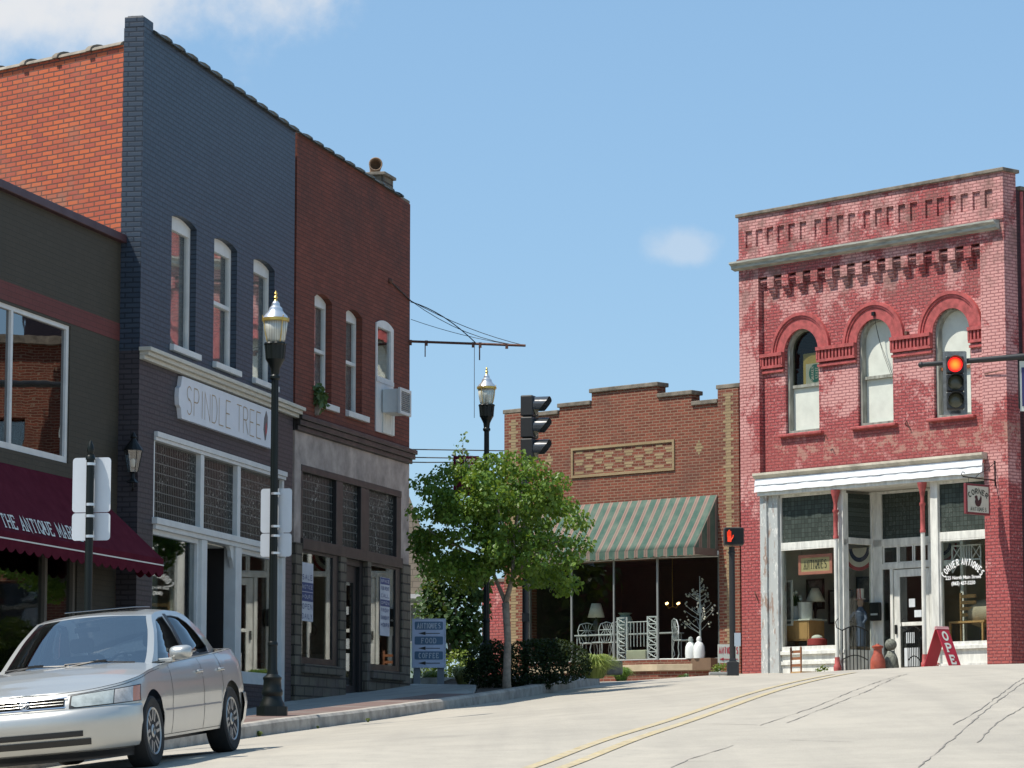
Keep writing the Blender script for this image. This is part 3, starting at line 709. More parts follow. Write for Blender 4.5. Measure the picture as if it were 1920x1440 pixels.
# curtain in the left shop window
mb = MB(); A = []; Bq = []
for i in range(60):
    a = .68 + 1.35 * i / 59; y = .42 + .03 * math.sin(i * 1.3) + .012 * math.sin(i * 3.1); A.append((a, y, 1.2)); Bq.append((a, y, 2.78))
mb.quadstrip(A, Bq); mb.build('curtain', pm('gauze curtain', (.30, .31, .27), .9), bl, smooth='all')
# orange side wall: goes back and to the right from the pier
sw = MB().box(0, 16, -.25, 0, -.6, 8.82).build('side_wall', M_ORANGE, bl)
sw.location = (0.0 * KL, .262 * KL, sw.location.z); a_ = math.radians(180 - 12.25 - 0) ; 
ang = math.atan2(.883, .468); sw.rotation_euler = (0, 0, ang)
mb = MB(); coping_tiles(mb, 0.02, 15.5, -.29, .04, 8.82, .62, .07); ct = mb.build('side_coping', pm('grey clay tile', (.22, .19, .15), .8, var=.4, scale=6), bl, smooth=True)
ct.location = sw.location; ct.rotation_euler = sw.rotation_euler
pv = MB().ball((3.4 / 1.0, .01, 7.26), .05, 6).build('vent_hole', M_BLKTRIM, bl); pv.location = sw.location; pv.rotation_euler = sw.rotation_euler
MB().prism([(0.1, .27), (6.69, .27), (12.5, 12.5), (6.6, 12.6)], 8.3, 8.45, plane='xy').build('roof', M_ROOF, bl)
MB().box(6.45, 6.69, .27, 12.0, -.6, 8.9).build('party_wall', M_BROWN, bl)
# shop sign
sg = fthing('shop_sign', 'white notched wooden sign reading SPINDLE TREE under the white cornice of the blue building', 'shop sign', FB, 4.3)
x0, x1, z0, z1 = 1.37, 5.60, 4.32, 4.86
def notch(x0, x1, z0, z1, r=.13):
    p = [(x0 + r * .9, z0), (x1 - r * .9, z0)]
    p += [(x1 - r * .75, z0 + .05), (x1 - r * .55, z0 + r), (x1, z0 + r * 1.25), (x1 + .02, (z0 + z1) / 2), (x1, z1 - r * 1.25), (x1 - r * .55, z1 - r), (x1 - r * .75, z1 - .05), (x1 - r * .9, z1)]
    p += [(x0 + r * .9, z1), (x0 + r * .75, z1 - .05), (x0 + r * .55, z1 - r), (x0, z1 - r * 1.25), (x0 - .02, (z0 + z1) / 2), (x0, z0 + r * 1.25), (x0 + r * .55, z0 + r), (x0 + r * .75, z0 + .05)]
    return p
MB().prism(notch(x0, x1, z0, z1), -.06, -.003).build('board', pm('sign white', (.66, .68, .72), .55, var=.04), sg)
mb = MB(); text(mb, 'SPINDLE TREE', 1.66, 4.395, .37, .28, .014, .085, y=-.0625, space=.75, total=3.28)
mb.build('lettering', M_TAN, sg, recalc=False)
mb = MB(); mb.prism([(5.12, 4.40), (5.16, 4.42), (5.24, 4.60), (5.24, 4.74), (5.17, 4.82), (5.08, 4.70), (5.05, 4.55)], -.064, -.061); mb.build('emblem', pm('emblem grey', (.13, .12, .12), .6), sg)
mb = MB(); mb.prism([(5.14, 4.47), (5.20, 4.52), (5.17, 4.66), (5.13, 4.6)], -.067, -.0645); mb.build('emblem', pm('emblem red', (.45, .07, .07), .6), sg)

# ================================================================== BROWN BUILDING
br_ = fthing('brick_building', 'brown brick two storey shop with black storefront and stone base, ending the left row', 'building', FN, .8)
WN = [(.815, 1.60, 5.25, 6.77, .085), (2.255, 3.03, 5.25, 6.74, .085), (3.675, 4.545, 5.08, 6.77, .08)]
MB().prism([(0, 4.95), (5.45, 4.95), (5.45, 8.93), (4.9, 8.95), (0, 9.05)], 0, .26, holes=[seg_arch(*q) for q in WN]).build('upper_wall', M_BROWN, br_)
mb = MB()
for q in WN[:2]:      # brick arch rings
    o2 = seg_arch(q[0] - .12, q[1] + .12, q[3] - .02, q[3] + .04, q[4] + .10); i2 = seg_arch(q[0], q[1], q[3] - .02, q[3], q[4])
    mb.prism(o2, -.02, -.002, holes=[[(a, z + .0005) for a, z in i2]])
mb = MB()
for i, q in enumerate(WN):
    if i < 2: window(br_, *q, .10, fw=.05, headpanel=.07, rail=6.02, sill=(q[0] - .0 + (.25 if i == 0 else 0), q[1] + .22, 5.16, 5.248), backing=pm('window blind', (.42, .43, .42), .7, var=.2, stretch=(1, 1, 6)), depth=.06)
    else:
        o2 = MB().prism(seg_arch(*q), -.02, .05, holes=[rect(q[0] + .06, q[1] - .14, 5.95, 6.72)]).build('window', M_WHITE, br_)
        MB().prism(rect(q[0] + .06, q[1] - .14, 5.95, 6.72), .01, .02).build('pane', M_GLASSUP, o2)
        MB().box(q[0] + .0, q[1], -.03, -.021, 5.86, 5.93).build('meeting_rail', M_WHITE, o2)
        MB().box(q[0] + .3, q[1] + .02, -.035, -.0205, 5.09, 5.76).build('filler_panel', M_OLDWHITE, o2)
mb = MB(); mb.box(-.02, 5.52, -.12, -.002, 4.88, 4.95); mb.box(-.01, 5.50, -.09, -.002, 4.80, 4.879); mb.box(0, 5.47, -.05, -.002, 4.73, 4.799); mb.box(0, 5.45, 0, .26, 4.72, 4.95)
mb.build('cornice', M_BLKTRIM, br_, bevel=.008)
MB().prism(rect(0, 5.45, 3.12, 4.719), 0, .26, holes=[rect(.28, 5.03, 3.1201, 4.26)]).build('lintel', M_PINKCON, br_)
# stone work
mb = MB(); mb.prism(rect(0, 5.45, -.5, 3.119), -.03, .24, holes=[rect(.28, 1.98, 1.40, 3.1189), rect(2.26, 3.28, .0, 3.1189), rect(3.44, 5.03, 1.40, 3.1189)])
mb.build('stone_front', M_ROUGHST, br_)
mb = MB(); mb.box(.26, 2.0, -.09, .1, 1.27, 1.40); mb.box(3.42, 5.05, -.09, .1, 1.27, 1.40); mb.build('stone_sill', M_ROUGHST, br_, bevel=.02)
# black frames
mb = MB()
mb.box(.282, 5.028, -.01, .2, 4.16, 4.258)
for a, b_ in ((.282, .36), (1.86, 2.16), (3.02, 3.42), (4.80, 5.028)): mb.box(a, b_, .0, .2, 3.2, 4.159)
mb.box(.282, 5.028, -.04, .2, 3.04, 3.199)
mb.build('storefront_frame', M_BLKTRIM, br_, bevel=.006)
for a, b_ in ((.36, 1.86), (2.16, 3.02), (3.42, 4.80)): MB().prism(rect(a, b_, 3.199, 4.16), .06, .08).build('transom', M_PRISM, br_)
for a, b_ in ((.282, 1.978), (3.442, 5.028)):
    f2 = MB().prism(rect(a, b_, 1.401, 3.039), .0, .14, holes=[rect(a + .03, b_ - .26, 1.50, 3.0)]).build('shop_window', M_BLKTRIM, br_)
    MB().prism(rect(a + .03, b_ - .26, 1.50, 3.0), .02, .03).build('pane', M_GLASSSH, f2)
f2 = MB().prism(rect(2.262, 3.278, .75, 3.039), .05, .16, holes=[rect(2.42, 3.12, .90, 2.95)]).build('door_frame', M_BLKTRIM, br_)
dd = MB().prism(rect(2.42, 3.12, .90, 2.95), .1, .14, holes=[rect(2.53, 2.98, 1.15, 2.70)]).build('door', M_BLKTRIM, br_)
MB().prism(rect(2.53, 2.98, 1.15, 2.70), .115, .125).build('pane', M_GLASSDK, dd)
MB().box(2.46, 2.49, .06, .1, 1.7, 1.85).build('handle', M_GOLD, dd)
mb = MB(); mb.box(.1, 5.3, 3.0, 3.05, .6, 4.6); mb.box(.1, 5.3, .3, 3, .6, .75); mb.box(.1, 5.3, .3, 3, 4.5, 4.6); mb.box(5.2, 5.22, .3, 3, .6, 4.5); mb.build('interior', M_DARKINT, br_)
mb = MB(); coping_tiles(mb, 0, 4.9, -.05, .28, 0, .5, .055); mb.v = [(a, b_, c + 9.045 - a * .0195) for a, b_, c in mb.v]; mb.build('coping', M_DKTILE, br_, smooth=True)
MB().box(5.19, 5.448, .262, 12, -.6, 8.9).build('side_wall', M_BROWN, br_)
MB().box(4.9, 5.44, .0, .3, 8.93, 8.99).build('corner_cap', M_COPE, br_, bevel=.02)
MB().box(.1, 5.3, .27, 12, 8.3, 8.45).build('roof', M_ROOF, br_)
ch = MB().box(4.35, 4.86, .1, .52, 8.8, 9.22).build('chimney', M_ROUGHST, br_, bevel=.01)
mb = MB(); mb.box(4.30, 4.90, .06, .56, 9.22, 9.27); mb.build('chimney_cap', M_COPE, ch, bevel=.01)
# horizontal clay elbow pot
mb = MB(); mb.tube([(4.62, .33, 9.27), (4.62, .33, 9.35), (4.58, .31, 9.41), (4.50, .28, 9.42), (4.44, .26, 9.42)], [.085, .085, .10, .10, .11], 18, cap=False); mb.build('chimney_pot', M_CLAY, ch, smooth='all').modifiers.new('s', 'SOLIDIFY').thickness = .02

# posters in the brown shop's windows
M_POST = pm('poster paper', (.55, .56, .60), .7); M_POSTB = pm('poster blue ink', (.06, .08, .20), .7); M_POSTR = pm('poster red ink', (.45, .06, .06), .7)
def poster(s0, s1, z0, z1, rows, label, off=.012):
    pt = fthing('poster', label, 'poster', FN, z0)
    MB().box(s0, s1, off, off + .004, z0, z1).build('paper', M_POST, pt)
    mbb = MB(); mbl = MB(); n = len(rows); h = (z1 - z0) / n
    for i, r in enumerate(rows):
        za = z1 - (i + 1) * h
        if r[0] == 'b': mbb.box(s0 + .01, s1 - .01, off - .003, off - .001, za + .005, za + h - .005); text(mbl, r[1:], s0 + .04, za + h * .3, h * .42, .05, .009, .015, y=off - .004, total=(s1 - s0) - .08)
        elif r[0] == 'w': text(mbb, r[1:], s0 + .04, za + h * .22, h * .56, .05, .011, .015, y=off - .002, total=(s1 - s0) - .08)
    if mbb.v: mbb.build('printed_block', M_POSTB, pt, recalc=False)
    if mbl.v: mbl.build('lettering', M_POST, pt, recalc=False)
    return pt
poster(.36, .88, 2.02, 2.86, ['w ', 'wSALE', 'bNOTICE', 'bHOURS', 'wOPEN', 'wDAILY'], 'tall blue and white poster in the left window of the brown shop')
poster(4.02, 4.50, 1.95, 2.85, ['bSPACE', 'wFOR RENT', 'wCALL', 'bOPEN', 'wFRIDAY', 'wSUNDAY', 'wHOURS', 'w '], 'long printed poster with lines of text in the right window of the brown shop')

# air conditioner
ac = fthing('air_conditioner', 'pale box air conditioner sticking out under the rightmost window of the brown building', 'air conditioner', FN, 5.38)
MB().box(3.93, 4.44, -.30, -.036, 5.39, 5.76).build('case', pm('old ac white', (.55, .57, .56), .5, var=.1), ac, bevel=.01)
mb = MB(); mb.prism(rect(3.90, 4.47, 5.37, 5.78), -.34, -.301, holes=[rect(3.95, 4.42, 5.42, 5.73)]); mb.build('front_frame', M_WHITE, ac, bevel=.004)
mb = MB(); [mb.box(3.95, 4.42, -.33, -.305, 5.43 + .03 * i, 5.443 + .03 * i) for i in range(10)]; mb.build('grille', pm('grey grille', (.25, .27, .28), .5), ac)
# old sign pole with guy wires
A0 = FN.w(5.42, .02, 6.70); A1 = P(985, 648, (A0.y - .7))
sp = thing('sign_pole', 'rusty horizontal sign pole with guy wires sticking out from the corner of the brown building', 'sign pole', A0)
M_RUST = pm('rusty iron', (.11, .05, .035), .8, var=.4, scale=20)
MB().tube([A0, A1], .022, 8).build('pole', M_RUST, sp, world=True)
def wire(pts, r, par, name='wire', m=M_BLACK, sag=0):
    q = []
    for a, b_ in zip(pts, pts[1:]):
        a, b_ = Vector(a), Vector(b_)
        for i in range(8): t_ = i / 8; q.append(a.lerp(b_, t_) - Vector((0, 0, sag * 4 * t_ * (1 - t_))))
    q.append(Vector(pts[-1])); return MB().tube(q, r, 5).build(name, m, par, world=True)
def onp(t): return A0.lerp(A1, t)
W0 = FN.w(4.35, .02, 7.52); W1 = FN.w(5.42, .02, 7.36); W2 = FN.w(5.44, .02, 7.06)
wire([W0, W1], .012, sp); wire([W1, onp(1)], .006, sp, sag=.08); wire([W1 - Vector((0, 0, .02)), onp(.58)], .009, sp, sag=-.10); wire([W1, onp(.98)], .006, sp, sag=.16); wire([W2, onp(.93)], .005, sp, sag=.05)
MB().ball(W0, .05, 6).build('anchor', M_RUST, sp, world=True)
for t_, l_, r_ in ((.13, .26, .010), (.56, 1.28, .005), (.605, .28, .012)): wire([onp(t_), onp(t_) - Vector((0, 0, l_))], r_, sp, 'chain', M_RUST)
for t_ in (.0, .14, .55, .61, .84): MB().boxc(onp(t_) - Vector((0, 0, .02)), (.05, .05, .09)).build('clamp', M_RUST, sp, world=True)

# ================================================================== OLIVE BUILDING
ol_ = fthing('brick_building', 'low olive brown painted brick shop with a dull red band at the left edge', 'building', FL, -.4)
MB().prism([(-11, -1.5), (-.003, -1.5), (-.003, 6.33), (-11, 6.33)], 0, .26, holes=[rect(-10.2, -1.585, 3.47, 5.09), rect(-10.3, -1.25, -.45, 3.0)]).build('wall', M_OLIVE, ol_)
MB().box(-11, -.004, -.004, -.001, 5.12, 5.335).build('painted_band', M_OLIVERED, ol_)
mb = MB(); mb.box(-11, -.003, -.08, .30, 6.33, 6.43); mb.build('coping', pm('dark maroon coping', (.055, .022, .026), .5), ol_, bevel=.01)
MB().box(-11, -.3, .27, 9, 5.9, 6.0).build('roof', M_ROOF, ol_); MB().box(-11, -10.8, .27, 9, -1.5, 6.2).build('side_wall', M_OLIVE, ol_)
fr = MB().prism(rect(-10.2, -1.585, 3.47, 5.09), .02, .10, holes=[rect(-10.1, -3.30, 3.545, 5.04), rect(-3.235, -1.66, 3.545, 5.04)]).build('window', M_WHITE, ol_)
MB().box(-10.1, -1.66, .05, .06, 3.545, 5.04).build('pane', glass('tinted upper glass', (.10, .09, .09), .16, .008, 1.55, .03), fr)
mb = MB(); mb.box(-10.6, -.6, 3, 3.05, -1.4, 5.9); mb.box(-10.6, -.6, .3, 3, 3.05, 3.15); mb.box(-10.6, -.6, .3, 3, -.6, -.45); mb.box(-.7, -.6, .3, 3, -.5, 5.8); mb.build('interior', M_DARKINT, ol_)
M_BRONZE = pm('dark bronze frame', (.10, .085, .065), .5)
mb = MB(); X = [-10.3, -6.2, -3.95, -2.05, -1.25]
for x in (-10.3, -6.2, -3.60, -2.18, -1.33): mb.box(x, x + .07, .02, .12, -.4, 3.0)
mb.box(-10.3, -1.25, .02, .12, 2.92, 2.999); mb.box(-10.3, -1.25, .02, .12, -.45, .1)
fr = mb.build('storefront_frame', M_BRONZE, ol_)
MB().box(-10.25, -1.3, .06, .07, .1, 2.92).build('pane', M_GLASSDK, fr)
# awning
aw = fthing('awning', 'maroon canvas awning with scalloped valance and white lettering over the olive shop', 'awning', FL, 2.2)
e0, et, fo, zt, zf = -10.6, -1.18, .62, 3.30, 2.44; e1 = hit(FL, 306, 1040, .62)[0]
MB().add([(e0, -.01, zt), (et, -.01, zt), (e1, -fo, zf), (e0, -fo, zf), (e0, -.01, zt - .01), (et, -.01, zt - .01), (e1, -fo + .0, zf - .01), (e0, -fo, zf - .01)],
         [(0, 1, 2, 3), (4, 7, 6, 5), (0, 3, 7, 4), (1, 5, 6, 2), (0, 4, 5, 1), (3, 2, 6, 7)]).build('top_cloth', M_MAROON, aw)
mb = MB(); mb.add([(et, -.012, zt - .02), (e1 - .02, -fo + .01, zf - .02), (e1 - .02, -.26 if e1 > 0 else -.012, zf - .02), (et + .02, -.012, zf - .02)], [(0, 1, 2, 3)]); mb.build('side_cloth', M_MAROON, aw)
def scallop(a0, a1, ztop, zb, n, amp):
    p = [(a0, ztop), (a1, ztop)][::1]; q = []
    st = (a1 - a0) / n
    for i in range(n):
        for j in range(7): t_ = j / 6; q.append((a0 + st * (i + t_), zb - amp * math.sin(PI * t_)))
    return [(a1, ztop)] + [(a0, ztop)] + q
mb = MB(); mb.prism(scallop(e0, e1, zf, zf - .17, 42, .05), -fo - .006, -fo - .001); mb.prism(scallop(-fo, -.27, zf, zf - .17, 3, .05), e1 + .001, e1 + .006, plane='yz'); mb.build('valance', M_MAROON, aw)
mb = MB(); mb.box(e0, e1, -fo - .012, -fo - .007, zf - .085, zf - .07); mb.build('piping', M_LETTER, aw)
sl_ = math.atan2(zt - zf, fo); Mx = Matrix.Translation((0, -fo, zf)) @ Matrix.Rotation(-(PI / 2 - sl_), 4, 'X') @ Matrix(((1, 0, .55, 0), (0, 1, 0, 0), (0, 0, 1, 0), (0, 0, 0, 1)))
TS0 = hit(FL, 4, 995, fo - .03)[0]; TS1 = hit(FL, 164, 1020, fo - .03)[0]
mb = MB(); text(mb, 'THE ANTIQUE MARKET', TS0, .04, .21, .13, .026, .03, y=-.008, serif=.026, M=Mx, space=.7, total=TS1 - TS0); mb.build('lettering', M_LETTER, aw, recalc=False)
# wall lantern on the blue pier
p0 = P(249, 905, FB.w(0, 0).y - .15)
ln = thing('wall_lantern', 'black glazed wall lantern hung on the left corner of the blue building', 'lantern', p0)
k = .84
mb = MB(); mb.lathe([(.10 * k, .0), (.05, .03), (.03, .05), (.02, .12), (.05, .14)], p0, 6); mb.lathe([(.16 * k, .42), (.15 * k, .44), (.10 * k, .50), (.06, .53), (.03, .58), (.045, .60), (.012, .66)], p0, 12); mb.build('cap', M_BLACK, ln, world=True)
mb = MB(); mb.lathe([(.075 * k, .14), (.14 * k, .42)], p0, 6); mb.build('glass', glass('lantern glass', (.85, .86, .84), .1), ln, world=True)
mb = MB(); [mb.tube([p0 + Vector((.077 * k * math.cos(a), .077 * k * math.sin(a), .14)), p0 + Vector((.142 * k * math.cos(a), .142 * k * math.sin(a), .42))], .006, 5) for a in [i * PI / 3 for i in range(6)]]; mb.build('cage', M_BLACK, ln, world=True)
MB().ball(p0 + Vector((0, 0, .26)), .035, 8, sz=1.7).build('bulb', M_LETTER, ln, world=True)
MB().tube([p0 + Vector((0, 0, .02)), p0 + Vector((0, 0, -.06)), p0 + Vector((-.03, .3, -.1)), p0 + Vector((-.05, .42, -.1))], .012, 6).build('arm', M_BLACK, ln, world=True)
# ================================================================== STEPPED BRICK BUILDING
st = fthing('brick_building', 'one storey red brick shop with a stepped parapet and buff brick patterns', 'building', FS, 1.7)
TOP = [(-7.15, .5), (0, .5), (0, 8.36), (-.60, 8.36), (-.60, 8.05), (-1.40, 8.05), (-1.40, 8.31), (-2.41, 8.31), (-2.41, 8.58), (-4.41, 8.58), (-4.41, 8.31), (-5.42, 8.31), (-5.42, 8.16), (-6.52, 8.16), (-6.52, 8.29), (-7.15, 8.29)]
MB().prism(TOP, 0, .3, holes=[rect(-6.42, -.61, 1.0, 4.62)]).build('wall', M_STEP, st)
mb = MB()
for a, b_, z in ((-7.20, -6.50, 8.29), (-6.48, -5.44, 8.16), (-5.46, -4.43, 8.31), (-4.46, -2.36, 8.58), (-2.39, -1.35, 8.31), (-1.38, -.62, 8.05), (-.65, .03, 8.36)): mb.box(a, b_, -.05, .36, z + .001, z + .10)
mb.build('coping', M_COPE, st, bevel=.015)
MB().box(-.60, -.005, -.045, -.001, .5, 8.35).build('pilaster', M_STEP, st); MB().box(-7.148, -6.55, -.045, -.001, .5, 8.28).build('pilaster', M_STEP, st)
for c_, z1 in ((-.30, 8.2), (-6.85, 8.1)):
    mb = MB()
    z = 2.5 if c_ > -1 else 1.9; i = 0
    while z < z1:
        hw = (.16, .16, .065, .065)[i % 4] if i % 4 in (0, 1) else .06
        hw = .15 if i % 3 == 0 else .075
        mb.box(c_ - hw, c_ + hw, -.049, -.046, z, z + .059); z += .0677; i += 1
    mb.build('buff_quoins', M_YEL, st)
mb = MB(); a, b_, z0, z1 = -5.04, -1.90, 6.615, 7.325
mb.box(a, b_, -.03, -.001, z1 - .06, z1); mb.box(a, b_, -.03, -.001, z0, z0 + .06); mb.box(a, a + .06, -.03, -.001, z0 + .061, z1 - .061); mb.box(b_ - .06, b_, -.03, -.001, z0 + .061, z1 - .061)
mb.build('panel_border', M_YEL, st)
mb = MB()
for i in range(10):
    for j in range(8):
        if ((i + (j + 1) // 2) % 2) == 0:
            x = -4.80 + i * .305; z = 6.70 + j * .0677
            mb.box(x - (.10 if j % 2 else .14), x + (.10 if j % 2 else .14), -.004, -.001, z, z + .058)
mb.build('checker_panel', M_YEL, st)
mb = MB()
for c_ in (-1.19, -5.75):
    for j in range(-2, 3):
        hw = .12 - abs(j) * .045; mb.box(c_ - hw, c_ + hw, -.004, -.001, 7.06 + j * .0677, 7.06 + j * .0677 + .058)
mb.build('buff_diamond', M_YEL, st)
MB().box(-7.1, -.02, .31, 10, 7.6, 7.7).build('roof', M_ROOF, st)
sd = MB().box(-7.148, -6.9, .301, 10, .5, 7.9).build('side_wall', M_STEP, st)
# bay display window
Z0, Z1 = 2.33, 4.60; OFF = .55
bay = [(-6.35, .0), (-5.95, -OFF), (-1.97, -OFF), (-.62, -.02)]
mb = MB(); mb.prism([(-6.40, .29)] + [(-6.38, -.01), (-5.97, -OFF - .02), (-1.96, -OFF - .02), (-.612, -.03), (-.612, .29)], .5, 2.05, plane='xy'); mb.build('bay_base', M_STEP, st)
mb = MB(); mb.prism([(-6.44, .289), (-6.42, -.02), (-5.99, -OFF - .07), (-1.94, -OFF - .07), (-.612, -.06), (-.612, .289)], 2.051, 2.20, plane='xy'); mb.build('bay_sill', pm('buff sill stone', (.46, .37, .25), .8, var=.2), st, bevel=.01)
mb = MB(); mb.prism([(-6.41, .288), (-6.40, -.015), (-5.98, -OFF - .05), (-1.95, -OFF - .05), (-.615, -.045), (-.615, .288)], 2.201, 2.29, plane='xy'); mb.build('bay_sill_course', M_STEP, st, bevel=.01)
mb = MB()
def post(x, y, wd=.035, z0=2.291, z1=4.62): mb.box(x - wd / 2, x + wd / 2, y - wd / 2, y + wd / 2, z0, z1)
for x in (-5.95, -4.56, -3.27, -1.97): post(x, -OFF, .04 if x != -3.27 else .035)
post(-.64, -.0, .04); post(-6.36, .0, .05)
def bar(p, q, z, h=.04, t=.04): mb.tube([(p[0], p[1], z), (q[0], q[1], z)], h / 2, 4)
for p, q in zip(bay, bay[1:]): bar(p, q, 2.305); bar(p, q, 4.60)
mb.build('bay_frame', pm('grey metal frame', (.30, .31, .30), .4, metal=.4), st)
mb = MB()
for p, q in zip(bay, bay[1:]): mb.add([(p[0], p[1], 2.3), (q[0], q[1], 2.3), (q[0], q[1], 4.6), (p[0], p[1], 4.6)], [(0, 1, 2, 3)])
mb.build('bay_pane', M_GLASSSH, st, recalc=False)
mb = MB(); mb.prism([(-6.4, .28), (-6.38, -.02), (-5.97, -OFF - .02), (-1.96, -OFF - .02), (-.612, -.03), (-.612, .28)], 4.63, 4.72, plane='xy'); mb.build('bay_soffit', M_PALEINT, st)
mb = MB(); mb.box(-6.6, -.4, 3.6, 3.65, 1, 4.8); mb.box(-6.6, -.4, .31, 3.6, 4.75, 4.8); mb.box(-.45, -.4, .31, 3.6, 1, 4.75); mb.box(-6.65, -6.6, .31, 3.6, 1, 4.8); mb.build('interior', M_DARKINT, st)
MB().box(-6.3, -.65, -.3, 3.6, 2.06, 2.32).build('display_floor', M_FLOOR, st)
# awning
def stripes(AX):
  M_STRIPE, t, b = nodes('green and pink striped canvas'); g = NT(t); o = g.obj(); s = g.n('ShaderNodeSeparateXYZ'); g.l(o, s.inputs[0])
  fx = g.math('FRACT', g.math('MULTIPLY', s.outputs[AX], 1 / .288)); f2 = g.math('GREATER_THAN', fx, .62); f3 = g.math('MULTIPLY', g.math('GREATER_THAN', fx, .76), g.math('LESS_THAN', fx, .84))
  c = g.mix(f2, (.032, .085, .065), (.225, .14, .115)); c = g.mix(f3, c, (.13, .085, .07)); c = g.mix(g.ramp(g.noise(2.5, 6, .65, o), .4, .75, 0, .5), c, (.20, .22, .17)); c = g.mix(g.ramp(g.noise(9, 5, .7, o), .55, .8, 0, .35), c, (.12, .13, .1))
  g.l(c, b.inputs['Base Color']); b.inputs['Roughness'].default_value = .85; return M_STRIPE
M_STRIPE = stripes(0); M_STRIPE2 = stripes(1)
aw = fthing('awning', 'faded green and pink striped awning over the bay window of the stepped brick shop', 'awning', FS, 4.5)
e0, e1, fo, zt, zf = -6.55, -.655, .83, 5.98, 4.76
def sag(s_, t_): return -.02 * math.sin(PI * t_)
mb = MB(); nA, nB = 60, 8
for j in range(nB + 1):
    for i in range(nA + 1):
        t_ = j / nB; x = e0 + (e1 - e0) * i / nA; mb.v.append((x, -.01 - fo * t_, zt + (zf - zt) * t_ - .025 * math.sin(PI * t_) - .012 * abs(math.sin(x * 3.0)) * math.sin(PI * t_)))
for j in range(nB):
    for i in range(nA): a = j * (nA + 1) + i; mb.f.append((a, a + 1, a + nA + 2, a + nA + 1)); mb.m.append(0)
oc = mb.build('top_cloth', M_STRIPE, aw, smooth='all'); oc.modifiers.new('s', 'SOLIDIFY').thickness = .006
MB().prism([(-.01, zt - .02), (-fo - .005, zf - .01), (-.01, zf - .01)], e1 - .002, e1 + .004, plane='yz').build('side_cloth', M_STRIPE2, aw)
mb = MB(); q = []
for i in range(181):
    x = e0 + (e1 - e0) * i / 180; q.append((x, zf - .15 - .028 * abs(math.sin((x - e0) * PI / .262))))
mb.prism([(e1, zf), (e0, zf)] + q, -fo - .018, -fo - .012)
mb.prism([(-fo - .012, zf), (-fo - .012, zf - .16), (-.02, zf - .16), (-.02, zf)], e1 + .005, e1 + .010, plane='yz'); mb.build('valance', M_STRIPE, aw)
# furnishings in the bay window
def it(name, label, cat, fr, s, off, z, group=None, rz=0):
    o = thing(name, label, cat, fr.w(s, off, z), fr.rot + rz, group); return o
M_WIRON = pm('white painted iron', (.72, .74, .72), .4)
l1 = it('table_lamp', 'table lamp with cream shade in the bay window of the stepped shop', 'lamp', FS, -4.29, .0, 2.94)
MB().lathe([(.08, 0), (.09, .02), (.03, .05), (.06, .14), (.085, .22), (.05, .33), (.02, .40)]).build('base', pm('dark ceramic', (.05, .05, .05), .2), l1, smooth=True)
MB().lathe([(.20, .40), (.11, .72)], n=24).build('lamp_shade', pm('lamp shade linen', (.72, .68, .55), .8), l1, smooth='all')
t1 = it('side_table', 'low white table under the lamp in the bay window', 'table', FS, -4.29, .0, 2.32); MB().box(-.5, .9, -.2, .2, .59, .62).build('table_top', M_WIRON, t1)
mb = MB(); [mb.tube([(x, y, 0), (x, y, .59)], .014, 6) for x in (-.45, .85) for y in (-.16, .16)]; mb.build('legs', M_WIRON, t1)
def iron_chair(s, off, label, rz=0):
    c_ = it('iron_chair', label, 'chair', FS, s, off, 2.32, 'white iron garden chairs in the bay window', rz)
    MB().lathe([(.20, .40), (.21, .415), (.20, .43)], n=20).build('seat', M_WIRON, c_, smooth=True)
    for x, y in ((-.16, -.14), (.16, -.14), (-.15, .15), (.15, .15)): MB().tube([(x, y, .41), (x * 1.15, y * 1.15, .25), (x * .95, y * .95, .1), (x * 1.25, y * 1.25, 0)], .012, 6).build('leg', M_WIRON, c_, smooth=True)
    mb = MB(); mb.tube([(-.17, .16, .42), (-.22, .18, .72), (-.17, .2, .86), (0, .21, .90), (.17, .2, .86), (.22, .18, .72), (.17, .16, .42)], .013, 6)
    for x in (-.12, -.04, .04, .12): mb.tube([(x * .7, .16, .45), (x * 1.4, .18, .6), (x * .4, .19, .72), (x, .2, .86)], .008, 5)
    for z in (.6, .72): mb.tube([(-.2, .18, z), (.2, .18, z)], .008, 5)
    mb.build('back_frame', M_WIRON, c_, smooth=True); return c_
c1_ = iron_chair(-3.87, .33, 'white iron garden chair before the lamp table, left of centre in the bay window')
for s_, o_, r_, l_ in ((-4.42, .12, .9, 'white iron garden chair half behind another at the left of the bay window'), (-3.55, .1, -2.2, 'white iron garden chair beside the ornate bench, turned away'), (-1.60, .12, 2.6, 'white iron garden chair right of the last window bar, partly behind the bare white tree')):
    dup(c1_, None, l_, FS.w(s_, o_, 2.32), FS.rot + r_)
bn = it('iron_bench', 'ornate white cast iron bench with a cream seat in the bay window', 'bench', FS, -2.79, .30, 2.32)
for x in (-.45, .45):
    mb = MB(); mb.prism(rect(x - .16, x + .16, 0, .98), -.012, .012, holes=[rrect(x - .12 + .0, x + .12, .03 + i * .158, .03 + i * .158 + .13, .04) for i in range(6)])
    for i in range(6):
        zc = .095 + i * .158; mb.tube([(x - .11, 0, zc - .05), (x - .03, 0, zc + .03), (x + .03, 0, zc - .03), (x + .11, 0, zc + .05)], .011, 5); mb.tube([(x - .11, 0, zc + .05), (x, 0, zc - .01), (x + .11, 0, zc - .05)], .011, 5)
    mb.build('end_panel', M_WIRON, bn)
mb = MB(); [mb.tube([(x, 0, .3), (x, 0, .86)], .01, 5) for x in (-.2, -.1, 0, .1, .2)]; mb.tube([(-.3, 0, .86), (.3, 0, .86)], .012, 5); mb.build('backrest', M_WIRON, bn)
MB().box(-.29, .29, -.06, .02, .0, .22).build('seat', pm('cream cushion', (.60, .60, .42), .7), bn, bevel=.02)
